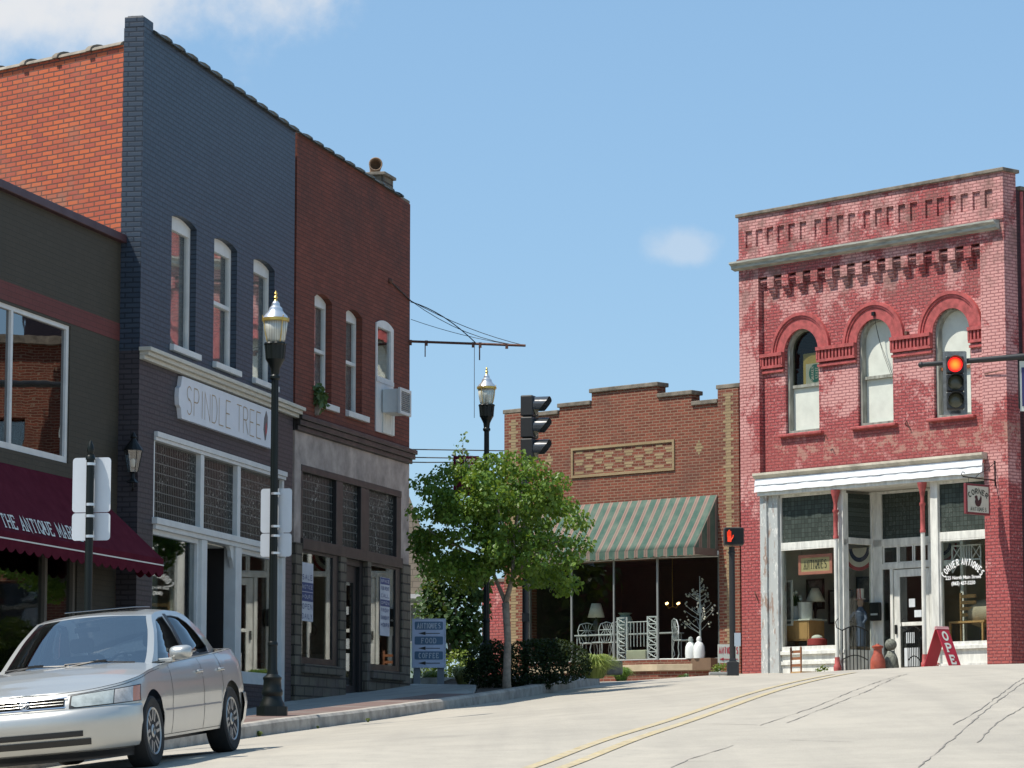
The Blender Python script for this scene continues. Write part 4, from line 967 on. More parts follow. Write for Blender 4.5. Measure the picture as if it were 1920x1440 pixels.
vs = it('vase', 'pale green vase standing behind the ornate iron bench', 'vase', FS, -3.54, -.15, 2.95); MB().lathe([(.09, 0), (.17, .12), (.19, .25), (.15, .38), (.10, .42), (.17, .47)], n=20).build('body', pm('celadon', (.30, .42, .36), .3), vs, smooth=True)
sh = it('side_table', 'long white table holding the vase behind the ornate iron bench', 'table', FS, -2.95, -.15, 2.32); MB().box(-.6, 1.0, -.2, .2, .59, .62).build('table_top', M_WIRON, sh)
mb = MB(); [mb.tube([(x, y, 0), (x, y, .59)], .014, 6) for x in (-.55, .95) for y in (-.16, .16)]; mb.build('legs', M_WIRON, sh)
wt = it('twig_tree', 'bare white painted twig tree hung with flowers at the right end of the bay window', 'decoration tree', FS, -1.18, .02, 2.32)
mb = MB(); mb.tube([(0, 0, 0), (.01, 0, 1.0), (0, 0, 1.85)], [.028, .02, .008], 6); fl = MB(); rr = random.Random(5)
for i in range(34):
    z = .55 + 1.2 * rr.random(); a = rr.uniform(0, 6.28); L_ = .55 * (1.95 - z) * rr.uniform(.5, 1); e = Vector((math.cos(a) * L_, math.sin(a) * L_ * .5, z + L_ * .55)); mb.tube([(0, 0, z), e * .6 + Vector((0, 0, z * .4 - .02)), e], [.009, .006, .003], 4)
    for k_ in range(3): fl.ball(e + Vector((rr.uniform(-.06, .06), rr.uniform(-.05, .05), rr.uniform(-.15, .05))), .022, 3)
mb.build('trunk', M_WIRON, wt); fl.build('blossoms', pm('cream blossom', (.62, .6, .48), .8), wt)
MB().box(-.06, .06, -.01, .0, 1.02, 1.14).build('ornament', M_WIRON, wt)
fg = it('figurine', 'pair of white figurines standing at the foot of the bare twig tree', 'figurine', FS, -1.18, .22, 2.32)
for x in (-.11, .13): MB().lathe([(.12, 0), (.13, .12), (.12, .26), (.085, .34), (.05, .37), (.06, .42), (.045, .47), (.01, .49)], (x, 0, 0), 14).build('statue', M_WIRON, fg, smooth=True)
cl_ = it('chandelier', 'small lit chandelier hanging deep inside the stepped shop', 'chandelier', FS, -3.32, -1.6, 3.62)
mb = MB(); mb.tube([(0, 0, 0), (0, 0, 1.2)], .01, 5); [mb.tube([(0, 0, .0), (.12 * math.cos(a), .12 * math.sin(a), -.04), (.19 * math.cos(a), .19 * math.sin(a), .04)], .008, 5) for a in (0, 1.57, 3.14, 4.71)]; mb.build('arm', M_GOLD, cl_)
mb = MB(); [mb.ball((.19 * math.cos(a), .19 * math.sin(a), .07), .028, 5) for a in (0, 1.57, 3.14, 4.71)]; mb.build('bulb', emis('warm bulb', (1, .62, .25), 6), cl_)

# ================================================================== RED BUILDING
FRW = FR
rd = fthing('brick_building', 'weathered red painted two storey brick corner shop with arched upper windows', 'building', FR, 1.6)
WR = [(1.28, 2.28), (3.42, 4.42), (5.56, 6.57)]; ZSP = 9.03
def win_r(a, b_, z0=7.20, n=16):
    c_ = (a + b_) / 2; r = (b_ - a) / 2; return [(a, z0), (b_, z0)] + [(c_ + r * math.cos(PI * i / n), ZSP + r * math.sin(PI * i / n)) for i in range(n + 1)]
RE = .13
MB().prism(rect(.601, 6.979, 6.16, 10.75), RE, .42, holes=[win_r(*q) for q in WR]).build('upper_wall', M_RED, rd)
MB().box(0, .60, 0, .42, .5, 10.76).build('pilaster', M_RED, rd); MB().box(6.98, 7.62, 0, .42, .5, 10.76).build('pilaster', M_RED, rd)
# frieze above: slots
slots = []
x = .32
for grp in ((.33, 6), (2.62, 9), (6.05 - .02, 6)): pass
px_s = [130, 197, 266, 335, 405, 478, 573, 645, 716, 790, 888, 962, 1037, 1112, 1188, 1286, 1360, 1436, 1513, 1590, 1668]
for p_ in px_s:
    X_ = 1360 + p_ / 3.4286; Y_ = 300 + (545 - (p_ - 130) * .165) / 3.4286
    d = ray(X_, Y_); nx_, ny_ = -FR.dy, FR.dx; t_ = (FR.x * nx_ + FR.y * ny_) / (d[0] * nx_ + d[1] * ny_); a = (t_ * d[0] - FR.x) * FR.dx + (t_ * d[1] - FR.y) * FR.dy
    slots.append((a, a + .20))
MB().prism(rect(0, 7.62, 10.761, 12.19), 0, .045, holes=[rect(a, b_, 11.47, 11.86) for a, b_ in slots]).build('frieze', M_RED, rd)
MB().box(0, 7.62, .046, .42, 10.761, 12.19).build('frieze_back', M_RED, rd)
mb = MB(); mb.box(-.03, 7.65, -.04, .001, 11.20, 11.24); mb.build('string_course', M_RED, rd)
mb = MB(); mb.box(-.05, 7.68, -.06, .48, 12.191, 12.27); mb.build('coping', M_COPE, rd, bevel=.015)
mb = MB(); mb.prism([(-.002, 11.18), (-.20, 11.17), (-.20, 11.13), (-.13, 11.08), (-.13, 11.02), (-.002, 10.98)], -.12, 7.52, plane='yz'); mb.build('cornice', pm('grey weathered cornice', (.33, .33, .29), .7, var=.4, scale=7, stretch=(.4, 1, 3)), rd)
# corbel table
for i in range(14):
    s_ = .98 + i * .4355
    mb = MB(); mb.box(s_ - .10, s_ + .10, .0, RE - .002, 10.50, 10.76)
    for j in range(3): mb.box(s_ - .10 + .012 * j, s_ + .10 - .012 * j, .03 * (j + 1), RE - .002, 10.50 - .062 * (j + 1), 10.4995 - .062 * j)
    mb.build('corbel', M_RED, rd)
mb = MB()
for i in range(15):
    s_ = .98 + i * .4355 - .218
    for j in range(3): mb.box(s_ - .118 + .001, s_ + .118 - .001, .03 * (j + 1), RE - .003, 10.70 - .055 * j - .05, 10.70 - .055 * j)
mb.build('corbel_soffit', M_RED, rd)
# arches over windows
for a, b_ in WR:
    c_ = (a + b_) / 2
    def half(r, n=24): return [(c_ + r * math.cos(PI * i / n), ZSP - .04 + r * math.sin(PI * i / n)) for i in range(n + 1)]
    mb = MB(); mb.prism(half(.75) + half(.505)[::-1], RE - .03, RE - .001); mb.prism(half(.80) + half(.751)[::-1], RE - .055, RE - .001); mb.prism(half(.87) + half(.801)[::-1], RE - .08, RE - .001)
    mb.build('arch_hood', M_REDTRIM, rd, smooth=30)
# impost bands
for a, b_ in ((.601, 1.27), (2.29, 3.41), (4.43, 5.55), (6.58, 6.979)):
    mb = MB(); mb.box(a, b_, .01, RE - .001, 8.955, 9.03); mb.box(a, b_, .04, RE - .001, 8.70, 8.76); mb.box(a, b_, .07, RE - .001, 8.60, 8.655)
    n = int((b_ - a) / .1); [mb.box(a + .05 + i * .1, a + .10 + i * .1, .04, RE - .001, 8.761, 8.954) for i in range(n)]
    mb.box(a, a + .04, .03, RE - .001, 8.761, 8.954); mb.box(b_ - .04, b_, .03, RE - .001, 8.761, 8.954)
    mb.build('impost_band', M_REDTRIM, rd)
    
M_CARD = pm('yellowed card', (.60, .46, .15), .8)
for i, (a, b_) in enumerate(WR):
    n = 16; c_ = (a + b_) / 2
    def arc_(r, z0): return [(c_ - r, z0), (c_ + r, z0)] + [(c_ + r * math.cos(PI * k_ / n), ZSP + r * math.sin(PI * k_ / n)) for k_ in range(n + 1)]
    fr = MB().prism(arc_(.497, 7.202), RE + .07, RE + .25, holes=[arc_(.435, 7.27)]).build('window', M_WINGREY, rd, bevel=.006)
    MB().box(a + .066, b_ - .066, RE + .14, RE + .24, 8.22, 8.285).build('meeting_rail', M_WINGREY if i < 2 else M_WOODR, fr)
    MB().prism([(a - .17, 7.13), (b_ + .13, 7.13), (b_ + .13, 7.20), (a - .17, 7.20)], .03, RE + .15).build('sill', M_REDTRIM, fr, bevel=.02)
    if i == 0:
        up = [(c_ - .43, 8.286), (c_ + .43, 8.286)] + [(c_ + .43 * math.cos(PI * k_ / n), ZSP + .43 * math.sin(PI * k_ / n)) for k_ in range(n + 1)]
        MB().prism(up, RE + .185, RE + .192).build('pane', glass('bare pane', (.75, .76, .72), 0, .01, 1.3), fr)
        MB().box(a + .067, b_ - .067, RE + .20, RE + .23, 7.271, 8.219).build('board', M_BOARD, fr)
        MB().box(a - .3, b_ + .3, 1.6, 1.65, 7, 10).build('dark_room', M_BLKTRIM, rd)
        MB().box(a + .30, b_ - .04, RE + .26, RE + .27, 8.29, 8.98).build('card', M_CARD, fr)
        qs = fthing('sign', 'sideways green oval QUAKER STATE sign in the left arched upper window', 'sign', FR, 8.29)
        MB().box(a + .40, b_ - .05, RE + .235, RE + .242, 8.29, 8.74).build('plate', M_BOARD, qs)
        ob = arc(a + .685, 8.52, .19, .20, 0, 360, 24)[:-1]
        MB().prism(ob, RE + .230, RE + .233).build('oval', pm('sign green', (.03, .19, .15), .5), qs)
        Mq = Matrix.Translation((a + .66, RE + .228, 8.52)) @ Matrix.Rotation(-PI / 2, 4, 'Y')
        mb = MB(); text(mb, 'QUAKER', -.155, .015, .085, .05, .013, .008, M=Mq, total=.31); text(mb, 'STATE', -.13, -.115, .085, .05, .013, .008, M=Mq, total=.26)
        mb.build('lettering', M_BOARD, qs, recalc=False)
    else:
        bd = MB().prism(arc_(.434, 7.271), RE + .215, RE + .235).build('board', M_BOARD, fr)
# ghost lettering band
# parapet side and side wall
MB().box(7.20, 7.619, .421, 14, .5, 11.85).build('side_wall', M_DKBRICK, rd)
mb = MB(); mb.box(7.15, 7.68, .49, 14, 11.851, 11.93); mb.build('side_coping', M_COPE, rd)
mb = MB(); mb.tube([(7.70, .5, 1.0), (7.70, .5, 11.8)], .035, 8); mb.build('downpipe', M_REDTRIM, rd, smooth=True)
mb = MB(); Ms = Matrix.Translation((7.622, 0, 0)) @ Matrix.Rotation(PI / 2, 4, 'Z'); text(mb, 'R', 1.6, 11.0, .75, .6, .12, .1, M=Ms); mb.build('painted_letter', pm('faded letter', (.42, .46, .44), .8), rd, recalc=False)
MB().box(.1, 7.2, .43, 14, 10.6, 10.75).build('roof', M_ROOF, rd)
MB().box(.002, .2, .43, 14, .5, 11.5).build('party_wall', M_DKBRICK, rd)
# beam / lintel over the shop front
mb = MB(); mb.prism([(-.0, 6.37), (-.18, 6.36), (-.18, 6.31), (-.12, 6.24), (-.02, 6.22)], .53, 7.08, plane='yz'); mb.build('storefront_cornice', pm('weathered cream trim', (.52, .47, .38), .7, var=.3), rd)
mb = MB(); n = 46
for j, (y0_, z0_, y1_, z1_) in enumerate(((-.12, 6.23, -.145, 6.09), (-.125, 6.10, -.155, 5.94))):
    A = []; Bq = []
    for i in range(n + 1):
        a = .56 + 6.49 * i / n; wv = .006 * math.sin(i * 1.9) + .004 * math.sin(i * .7); A.append((a, y0_, z0_)); Bq.append((a, y1_ + wv, z1_ + wv * .8))
    mb.quadstrip(A, Bq)
oc = mb.build('metal_fascia', pm('white painted tin', (.72, .74, .76), .5, var=.08), rd); oc.modifiers.new('s', 'SOLIDIFY').thickness = .008
MB().box(.601, 6.979, -.10, .42, 5.86, 6.159).build('beam', M_OLDWHITE, rd)
# storefront woodwork
def wood(name, *boxes, m=M_OLDWHITE, bev=.006):
    mb = MB(); [mb.box(*q) for q in boxes]; return mb.build(name, m, rd, bevel=bev)
wood('pier_panel', (.602, .80, -.02, .3, 1.0, 5.859), (.801, 1.09, .03, .3, 1.0, 5.859), m=M_PEEL)
wood('transom_frame', (1.09, 2.98, .10, .2, 4.66, 4.80), (2.75, 2.98, .08, .2, 1.2, 5.86), (1.09, 1.13, .1, .2, 4.80, 5.86), (1.09, 2.75, .1, .2, 5.80, 5.86),
     (5.56, 6.979, .10, .2, 4.63, 4.79), (5.46, 5.66, .06, .22, 1.2, 5.86), (5.66, 6.979, .1, .2, 5.80, 5.86), (6.94, 6.979, .1, .2, 4.79, 5.80))
for a, b_ in ((1.13, 2.75), (5.66, 6.94)):
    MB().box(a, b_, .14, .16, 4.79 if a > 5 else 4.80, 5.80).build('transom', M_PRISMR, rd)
f1 = MB().prism(rect(1.09, 2.75, 2.42, 4.659), .1, .2, holes=[rect(1.12, 2.72, 2.52, 4.63)]).build('shop_window', M_OLDWHITE, rd); MB().box(1.12, 2.72, .14, .15, 2.52, 4.63).build('pane', M_GLASSRED, f1)
f2 = MB().prism(rect(5.66, 6.979, 2.42, 4.629), .1, .2, holes=[rect(5.69, 6.95, 2.50, 4.60)]).build('shop_window', M_OLDWHITE, rd); MB().box(5.69, 6.95, .14, .15, 2.50, 4.60).build('pane', M_GLASSRED, f2)
wood('stall_riser', (1.09, 2.98, .06, .2, 2.34, 2.419), (1.09, 2.98, .12, .2, 2.20, 2.339), (1.09, 2.98, .08, .2, 2.12, 2.199), (1.09, 2.98, .12, .2, 1.2, 2.119), (5.46, 6.979, .06, .2, 2.34, 2.419), (5.46, 6.979, .12, .2, 2.05, 2.339), (5.46, 6.979, .08, .2, 1.97, 2.049), (5.46, 6.979, .12, .2, 1.2, 1.969))
# recessed entrance: side return at s=2.98 facing right, back wall at y=1.0
D1 = 1.05
wood('entrance_frame', (2.90, 2.98, .2, D1, 4.70, 4.84), (2.90, 2.98, .2, D1, 1.2, 2.42), (2.90, 2.99, D1 - .06, D1, 1.2, 5.86), (2.90, 2.98, .201, .25, 2.42, 5.8),
     (2.98, 5.5, D1, D1 + .1, 4.66, 4.82), (2.98, 3.22, D1, D1 + .1, 1.2, 5.86), (3.44, 3.52, D1, D1 + .1, 1.2, 4.2), (3.22, 5.5, D1, D1 + .1, 4.16, 4.28), (4.55, 4.68, D1, D1 + .1, 1.2, 5.86), (5.42, 5.5, D1, D1 + .1, 1.2, 5.86), (3.22, 5.42, D1, D1 + .1, 5.80, 5.86))
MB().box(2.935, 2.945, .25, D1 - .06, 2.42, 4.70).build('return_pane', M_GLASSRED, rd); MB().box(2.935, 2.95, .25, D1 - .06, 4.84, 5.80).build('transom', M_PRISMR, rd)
MB().box(5.53, 5.54, .22, D1, 2.42, 4.70).build('return_pane', M_GLASSRED, rd)
wood('return_riser', (5.50, 5.57, .22, D1, 1.2, 2.42), (5.50, 5.57, .22, D1, 4.70, 5.86))
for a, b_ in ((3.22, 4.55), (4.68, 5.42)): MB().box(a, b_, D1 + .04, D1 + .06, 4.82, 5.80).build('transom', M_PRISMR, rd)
for a in (3.24, 3.68, 4.12): MB().prism(rect(a, a + .42, 4.281, 4.659), D1 + .02, D1 + .06, holes=[rect(a + .03, a + .39, 4.31, 4.63)]).build('transom_light', M_OLDWHITE, rd)
MB().box(3.23, 4.54, D1 + .035, D1 + .045, 4.30, 4.64).build('pane', M_GLASSDK, rd)
MB().box(3.22, 3.44, D1 + .03, D1 + .04, 2.1, 4.16).build('sidelight_pane', M_GLASSDK, rd); wood('sidelight_riser', (3.22, 3.44, D1 + .02, D1 + .08, 1.2, 2.1))
MB().box(4.69, 5.41, D1 + .03, D1 + .04, 2.42, 4.65).build('pane', M_GLASSRED, rd)
dr = MB().prism(rect(3.54, 4.53, 1.62, 4.14), D1 + .02, D1 + .065, holes=[rect(3.70, 4.38, 3.0, 3.98), rect(3.70, 4.38, 1.9, 2.92)]).build('door', M_OLDWHITE, rd, bevel=.006)
MB().box(3.70, 4.38, D1 + .04, D1 + .046, 1.9, 3.98).build('pane', M_GLASSDK, dr); MB().box(3.58, 3.62, D1 - .02, D1 + .02, 2.75, 2.95).build('handle', M_BLACK, dr)
mb = MB(); mb.box(3.95, 4.12, D1 + .030, D1 + .034, 3.32, 3.50); mb.box(4.10, 4.30, D1 + .030, D1 + .034, 3.1, 3.25); mb.box(3.86, 4.10, D1 + .03, D1 + .034, 2.55, 2.78); mb.box(3.80, 4.22, D1 + .03, D1 + .034, 2.05, 2.45); mb.build('notices', pm('paper notices', (.60, .64, .66), .7), dr)
# red and white iron columns
for s_ in (2.86, 5.32):
    col = MB(); c_ = (s_, -.02, 0)
    cl = col.lathe([(.045, 2.25), (.048, 4.85)], c_, 14).build('column', M_OLDWHITE, rd, smooth=True)
    MB().lathe([(.075, 1.3), (.075, 1.95), (.085, 2.0), (.085, 2.06), (.06, 2.1), (.055, 2.25)], c_, 14).build('column_base', M_REDTRIM, cl, smooth=True)
    MB().lathe([(.06, 4.80), (.06, 4.86), (.05, 4.88), (.05, 5.36), (.065, 5.38), (.065, 5.43)], c_, 14).build('column_collar', M_REDTRIM, cl, smooth=True)
    MB().lathe([(.042, 5.431), (.042, 5.56), (.05, 5.60), (.07, 5.70), (.10, 5.80), (.105, 5.858)], c_, 14).build('capital', M_REDTRIM, cl, smooth=True)
# interior
mb = MB(); mb.box(.4, 7.1, 4.6, 4.65, 2.0, 5.9); mb.box(.45, .5, .43, 4.6, 2.0, 5.9); mb.box(7.1, 7.15, .43, 4.6, 2.0, 5.9); mb.build('interior', M_PALEINT, rd)
mb = MB(); mb.box(.4, 2.9, .2, 4.6, 1.9, 2.50); mb.box(5.57, 7.1, .2, 4.6, 1.9, 2.49); mb.box(2.9, 5.57, D1 + .1, 4.6, 1.5, 1.62); mb.build('shop_floor', M_FLOOR, rd)
MB().box(.45, 7.1, .42, 4.6, 5.87, 5.9).build('ceiling', M_PALEINT, rd); MB().box(2.9, 5.57, -.1, D1 + .1, 1.3, 1.61).build('entrance_step', M_WALK, rd)
mb = MB(); [mb.box(.2, 2.3, .2 + i * .35, .26 + i * .35, 11.78, 11.9) for i in range(0)]
# brackets of rust on wall
mb = MB(); mb.tube([(2.55, -.0, 7.0), (2.60, -.03, 7.08), (2.66, -.02, 6.96)], .012, 5); mb.tube([(4.75, .12, 7.15), (4.85, .06, 7.2), (4.92, .1, 7.0)], .012, 5); mb.box(4.83, 4.90, .05, .129, 9.05, 9.12); mb.tube([(.42, -.02, 3.75), (.48, -.06, 3.7), (.52, -.02, 3.55)], .012, 5); mb.tube([(7.05, -.02, 8.0), (7.62, -.06, 8.03)], .012, 5); mb.build('iron_hook', M_RUST, rd)
# cables across the middle window
wr = MB(); wr.tube([(3.93, RE - .04, 9.60), (4.02, RE + .05, 9.0), (4.20, RE + .05, 8.6), (4.36, RE + .08, 8.22)], .006, 4); wr.tube([(3.93, RE - .04, 9.60), (3.98, RE + .05, 9.1), (4.12, RE + .05, 8.7), (4.30, RE + .08, 8.25)], .006, 4); wr.build('loose_cable', M_BLACK, rd)
MB().box(3.90, 3.98, RE - .08, RE - .03, 9.56, 9.64).build('cable_bracket', M_BLACK, rd)

# things in and on the red shop
hs = it('hanging_sign', 'square cream hanging sign with a rooster reading CORNER Antiques on an iron bracket', 'hanging sign', FR, 7.28, 0, 5.03)
# plate sticks out perpendicular to the wall: local -y is outwards
mb = MB(); mb.box(-.03, .03, -.98, -.22, -.0, .63); mb.build('frame', pm('maroon sign frame', (.19, .035, .04), .5), hs, bevel=.01)
for sx_ in (-1, 1):
    mb = MB(); mb.box(sx_ * .031, sx_ * .036, -.93, -.27, .045, .585) if sx_ > 0 else mb.box(-.036, -.031, -.93, -.27, .045, .585); mb.build('plate', pm('sign cream', (.56, .53, .43), .6), hs)
Mh = Matrix(((0, -1, 0, .038), (1, 0, 0, -.60), (0, 0, 1, 0), (0, 0, 0, 1)))
def bend(x0, zc, R):
    def f(x, z): a = x / R; return (math.sin(a) * (R + z), zc + math.cos(a) * (R + z) - R)
    return f
M_SL = pm('dark green lettering', (.03, .04, .03), .6)
mb = MB(); text(mb, 'CORNER', -.29, 0, .12, .09, .024, .012, y=0, M=Mh, total=.58, curve=bend(0, .42, .42)); mb.build('lettering', M_SL, hs, recalc=False)
mb = MB(); text(mb, 'ANTIQUES', -.25, .07, .085, .05, .012, .02, y=0, M=Mh, total=.50); mb.build('lettering', M_SL, hs, recalc=False)
roo = [(a * .9, b * .9 - .01) for a, b in [(-.10, .36), (-.12, .30), (-.09, .22), (-.02, .19), (.06, .21), (.11, .30), (.12, .40), (.09, .45), (.07, .42), (.04, .36), (.0, .33), (-.02, .38), (-.03, .43), (-.06, .45), (-.10, .44), (-.13, .41)]]
mb = MB(); mb.prism(roo, -.002, .0, M=Mh); mb.build('rooster', pm('rooster dark', (.06, .02, .02), .6), hs)
mb = MB(); mb.tube([(0, 0, .74), (0, -1.02, .76)], .014, 6); mb.tube([(0, -.01, 1.15), (0, -.01, .62)], .014, 6); mb.tube([(0, -.02, 1.1), (0, -.3, .92), (0, -.5, .86), (0, -.62, .77)], .008, 5); mb.tube([(0, -1.02, .76), (0, -1.08, .81), (0, -1.03, .86), (0, -.96, .83)], .008, 5)
mb.tube([(0, -.35, .75), (0, -.35, .62)], .006, 4); mb.tube([(0, -.85, .75), (0, -.85, .62)], .006, 4); mb.build('bracket', M_BLACK, hs)
# ANTIQUES sign in the left window
ws = fthing('sign', 'pink framed ANTIQUES sign hanging in the left window of the red shop', 'sign', FR, 4.05)
MB().prism(rect(1.50, 2.50, 4.08, 4.52), .24, .27, holes=[rect(1.58, 2.42, 4.15, 4.45)]).build('frame', pm('salmon frame', (.52, .20, .15), .6), ws, bevel=.008)
MB().box(1.58, 2.42, .25, .262, 4.15, 4.45).build('plate', pm('buff plate', (.50, .42, .22), .6), ws)
mb = MB(); text(mb, 'ANTIQUES', 1.66, 4.20, .20, .08, .018, .022, y=.248, serif=.018, total=.68); mb.build('lettering', M_SL, ws, recalc=False)
mb = MB(); mb.tube([(1.6, .255, 4.52), (1.6, .255, 4.63)], .004, 4); mb.tube([(2.4, .255, 4.52), (2.4, .255, 4.63)], .004, 4); mb.build('chain', M_BLACK, ws)
# white window lettering
wl = fthing('window_lettering', 'white CORNER ANTIQUES lettering in an arch on the right window of the red shop', 'lettering', FR, 3.6)
mb = MB(); cc_ = 6.29
def bend2(x, z): a = x / .66; return (cc_ + math.sin(a) * (.575 + z), 3.50 + math.cos(a) * (.575 + z))
M_WL = pm('white vinyl', (.82, .82, .8), .5)
text(mb, 'CORNER ANTIQUES', -.64, 0, .15, .08, .022, .02, y=.094, total=1.28, curve=bend2); mb.build('arched_name', M_WL, wl, recalc=False)
def ftext(body, h, par, mat, M, name='lettering', ext=.0, bold=0, align='CENTER'):
    cu = bpy.data.curves.new(name, 'FONT'); cu.body = body; cu.size = h * 1.37; cu.align_x = align; cu.offset = bold; cu.resolution_u = 3
    tmp = bpy.data.objects.new(name, cu); COL.objects.link(tmp); dg = bpy.context.evaluated_depsgraph_get(); me = bpy.data.meshes.new_from_object(tmp.evaluated_get(dg))
    bpy.data.objects.remove(tmp); bpy.data.curves.remove(cu); me.transform(M); me.materials.clear(); me.materials.append(mat)
    o = bpy.data.objects.new(name, me); COL.objects.link(o); o.parent = par; return o
UPR = Matrix.Rotation(PI / 2, 4, 'X')
ftext('225 North Main Street', .075, wl, M_WL, Matrix.Translation((6.30, .094, 3.79 - 3.6)) @ UPR, bold=.002)
ftext('(865) 457-5250', .075, wl, M_WL, Matrix.Translation((6.30, .094, 3.67 - 3.6)) @ UPR, bold=.003)
M_DKFR = pm('dark picture frame', (.03, .025, .02), .4); M_PHOTO = pm('old print', (.16, .16, .14), .6, var=.6, scale=7)
def picture(s0, s1, z0, z1, y, label, m=M_DKFR, mp_=M_PHOTO, wd=.04):
    p_ = fthing('picture', label, 'picture', FR, z0); MB().prism(rect(s0, s1, z0, z1), y - .02, y + .02, holes=[rect(s0 + wd, s1 - wd, z0 + wd, z1 - wd)]).build('frame', m, p_); MB().box(s0 + wd, s1 - wd, y, y + .01, z0 + wd, z1 - wd).build('print', mp_, p_)
picture(.72, 1.10, 3.0, 4.0, .48, 'tall pale framed print leaning at the left edge of the red shop window', M_OLDWHITE)
picture(.58, 1.10, 3.40, 4.08, 1.5, 'black framed print behind the small lamp in the red shop window')
picture(.60, 1.33, 3.10, 3.86, 2.2, 'dark framed print low beside the left iron column', M_DKFR, pm('pale print', (.4, .4, .36), .6, var=.3, scale=5))
picture(.55, 1.12, 3.62, 4.20, 3.2, 'dark framed picture on the back wall behind the bunting', M_DKFR)
cb = it('cabinet', 'small pine cabinet with a marble top in the left window of the red shop', 'cabinet', FR, 1.14, -.75, 2.50)
MB().box(-.42, .42, -.25, .25, .16, .60).build('body', M_WOOD, cb, bevel=.008); MB().box(-.47, .47, -.28, .28, .60, .635).build('top', M_BOARD, cb, bevel=.006)
for x in (-.39, .39):
    for y in (-.22, .22): MB().box(x - .03, x + .03, y - .03, y + .03, 0, .16).build('leg', M_WOOD, cb)
MB().box(-.36, -.02, -.262, -.251, .20, .56).build('door', M_WOOD, cb, bevel=.004); MB().box(.02, .38, -.262, -.251, .20, .56).build('door', M_WOOD, cb, bevel=.004)
zc = 3.135
cr = it('crock', 'pale stoneware crock holding white flowers on the pine cabinet', 'crock', FR, .95, -.72, zc); MB().lathe([(.13, 0), (.15, .02), (.16, .26), (.17, .30), (.15, .30)], n=20).build('body', pm('stoneware', (.48, .50, .50), .4), cr, smooth=True)
mb = MB(); rr = random.Random(9)
for i in range(60): a = rr.uniform(0, 6.28); r = rr.uniform(.02, .17); z = rr.uniform(.3, .52); mb.add([Vector((math.cos(a) * r + dx_, math.sin(a) * r + rr.uniform(-.03, .03), z + dz_)) for dx_, dz_ in ((-.03, 0), (0, .05), (.03, 0), (0, -.04))], [(0, 1, 2, 3)])
mb.build('leaves', pm('geranium leaf', (.06, .12, .04), .6), cr, recalc=False); mb = MB(); [mb.ball((rr.uniform(-.22, .22), rr.uniform(-.1, .1), rr.uniform(.45, .62)), .04, 4) for i in range(8)]; mb.build('flowers', M_BOARD, cr)
cr = it('crock', 'pale stoneware crock with a blue mark right of the flowers on the pine cabinet', 'crock', FR, 1.27, -.70, zc); MB().lathe([(.15, 0), (.16, .02), (.165, .36), (.175, .38), (.15, .38)], n=20).build('body', MATS['stoneware'], cr, smooth=True)
lp = it('table_lamp', 'small lamp with a cream pleated shade in the left window of the red shop', 'lamp', FR, 1.24, -1.06, 3.12); MB().lathe([(.09, 0), (.02, .03), (.03, .2), (.07, .3), (.02, .42)]).build('base', M_BLACK, lp, smooth=True); MB().lathe([(.22, .42), (.08, .72)], n=24).build('lamp_shade', MATS['lamp shade linen'], lp, smooth='all')
hn = it('basket', 'red and white patchwork hen basket low in the left window of the red shop', 'basket', FR, 1.80, -.50, 2.50); MB().lathe([(.18, 0), (.22, .05), (.21, .18), (.12, .2)], n=16).build('body', pm('red patch', (.38, .05, .05), .8), hn, smooth=True); MB().ball((0, 0, .2), .13, 8, sz=.6).build('hen', M_BOARD, hn, smooth=True)
# bunting fans
def bunting(s, off, z, label, r=.46):
    bu = it('bunting', label, 'bunting', FR, s, off, z, 'red white and blue bunting fans')
    def half_(r0, r1): return [(r1 * math.cos(PI + PI * i / 20), r1 * math.sin(PI + PI * i / 20)) for i in range(21)] + [(r0 * math.cos(PI * 2 - PI * i / 20), r0 * math.sin(PI * 2 - PI * i / 20)) for i in range(21)]
    MB().prism(half_(.001, r * .42), -.004, .004).build('centre', pm('bunting white', (.66, .64, .58), .8), bu); MB().prism(half_(r * .421, r * .62), -.004, .004).build('star_band', pm('bunting navy', (.03, .035, .09), .8), bu)
    MB().prism(half_(r * .621, r * .84), -.004, .004).build('middle_band', MATS['bunting white'], bu); MB().prism(half_(r * .841, r), -.004, .004).build('edge_band', pm('bunting red', (.36, .03, .04), .8), bu)
    return bu
bu = bunting(2.40, -1.25, 4.68, 'red white and blue bunting fan behind the pane left of the entrance', .5); bunting(4.48, -1.6, 4.68, 'red white and blue bunting fan at the upper left of the lettered window', .4)
# fretwork panel
fp = fthing('fretwork_panel', 'white Victorian fretwork bracket panel hung behind the lettered window', 'fretwork', FR, 3.9)
mb = MB(); y = .45; dx_ = -.36
for q in ((6.05, 6.85, 4.50, 4.53), (6.05, 6.85, 4.20, 4.23), (6.05, 6.08, 3.95, 4.53), (6.82, 6.85, 3.95, 4.53), (6.30, 6.32, 4.23, 4.5), (6.58, 6.60, 4.23, 4.5), (6.38, 6.40, 4.23, 4.5), (6.45, 6.47, 4.23, 4.5), (6.52, 6.54, 4.23, 4.5)): mb.box(q[0] + dx_, q[1] + dx_, y, y + .02, q[2], q[3])
for a, b_ in ((5.72, 5.94), (6.24, 6.46)): mb.tube([(a, y + .01, 4.23), (b_, y + .01, 4.5)], .012, 4); mb.tube([(a, y + .01, 4.5), (b_, y + .01, 4.23)], .012, 4)
mb.tube([(5.72, y + .01, 3.97), (5.84, y + .01, 4.12), (6.09, y + .01, 4.2)], .014, 4); mb.tube([(6.46, y + .01, 3.97), (6.34, y + .01, 4.12), (6.09, y + .01, 4.2)], .014, 4); mb.build('fretwork', M_WIRON, fp)
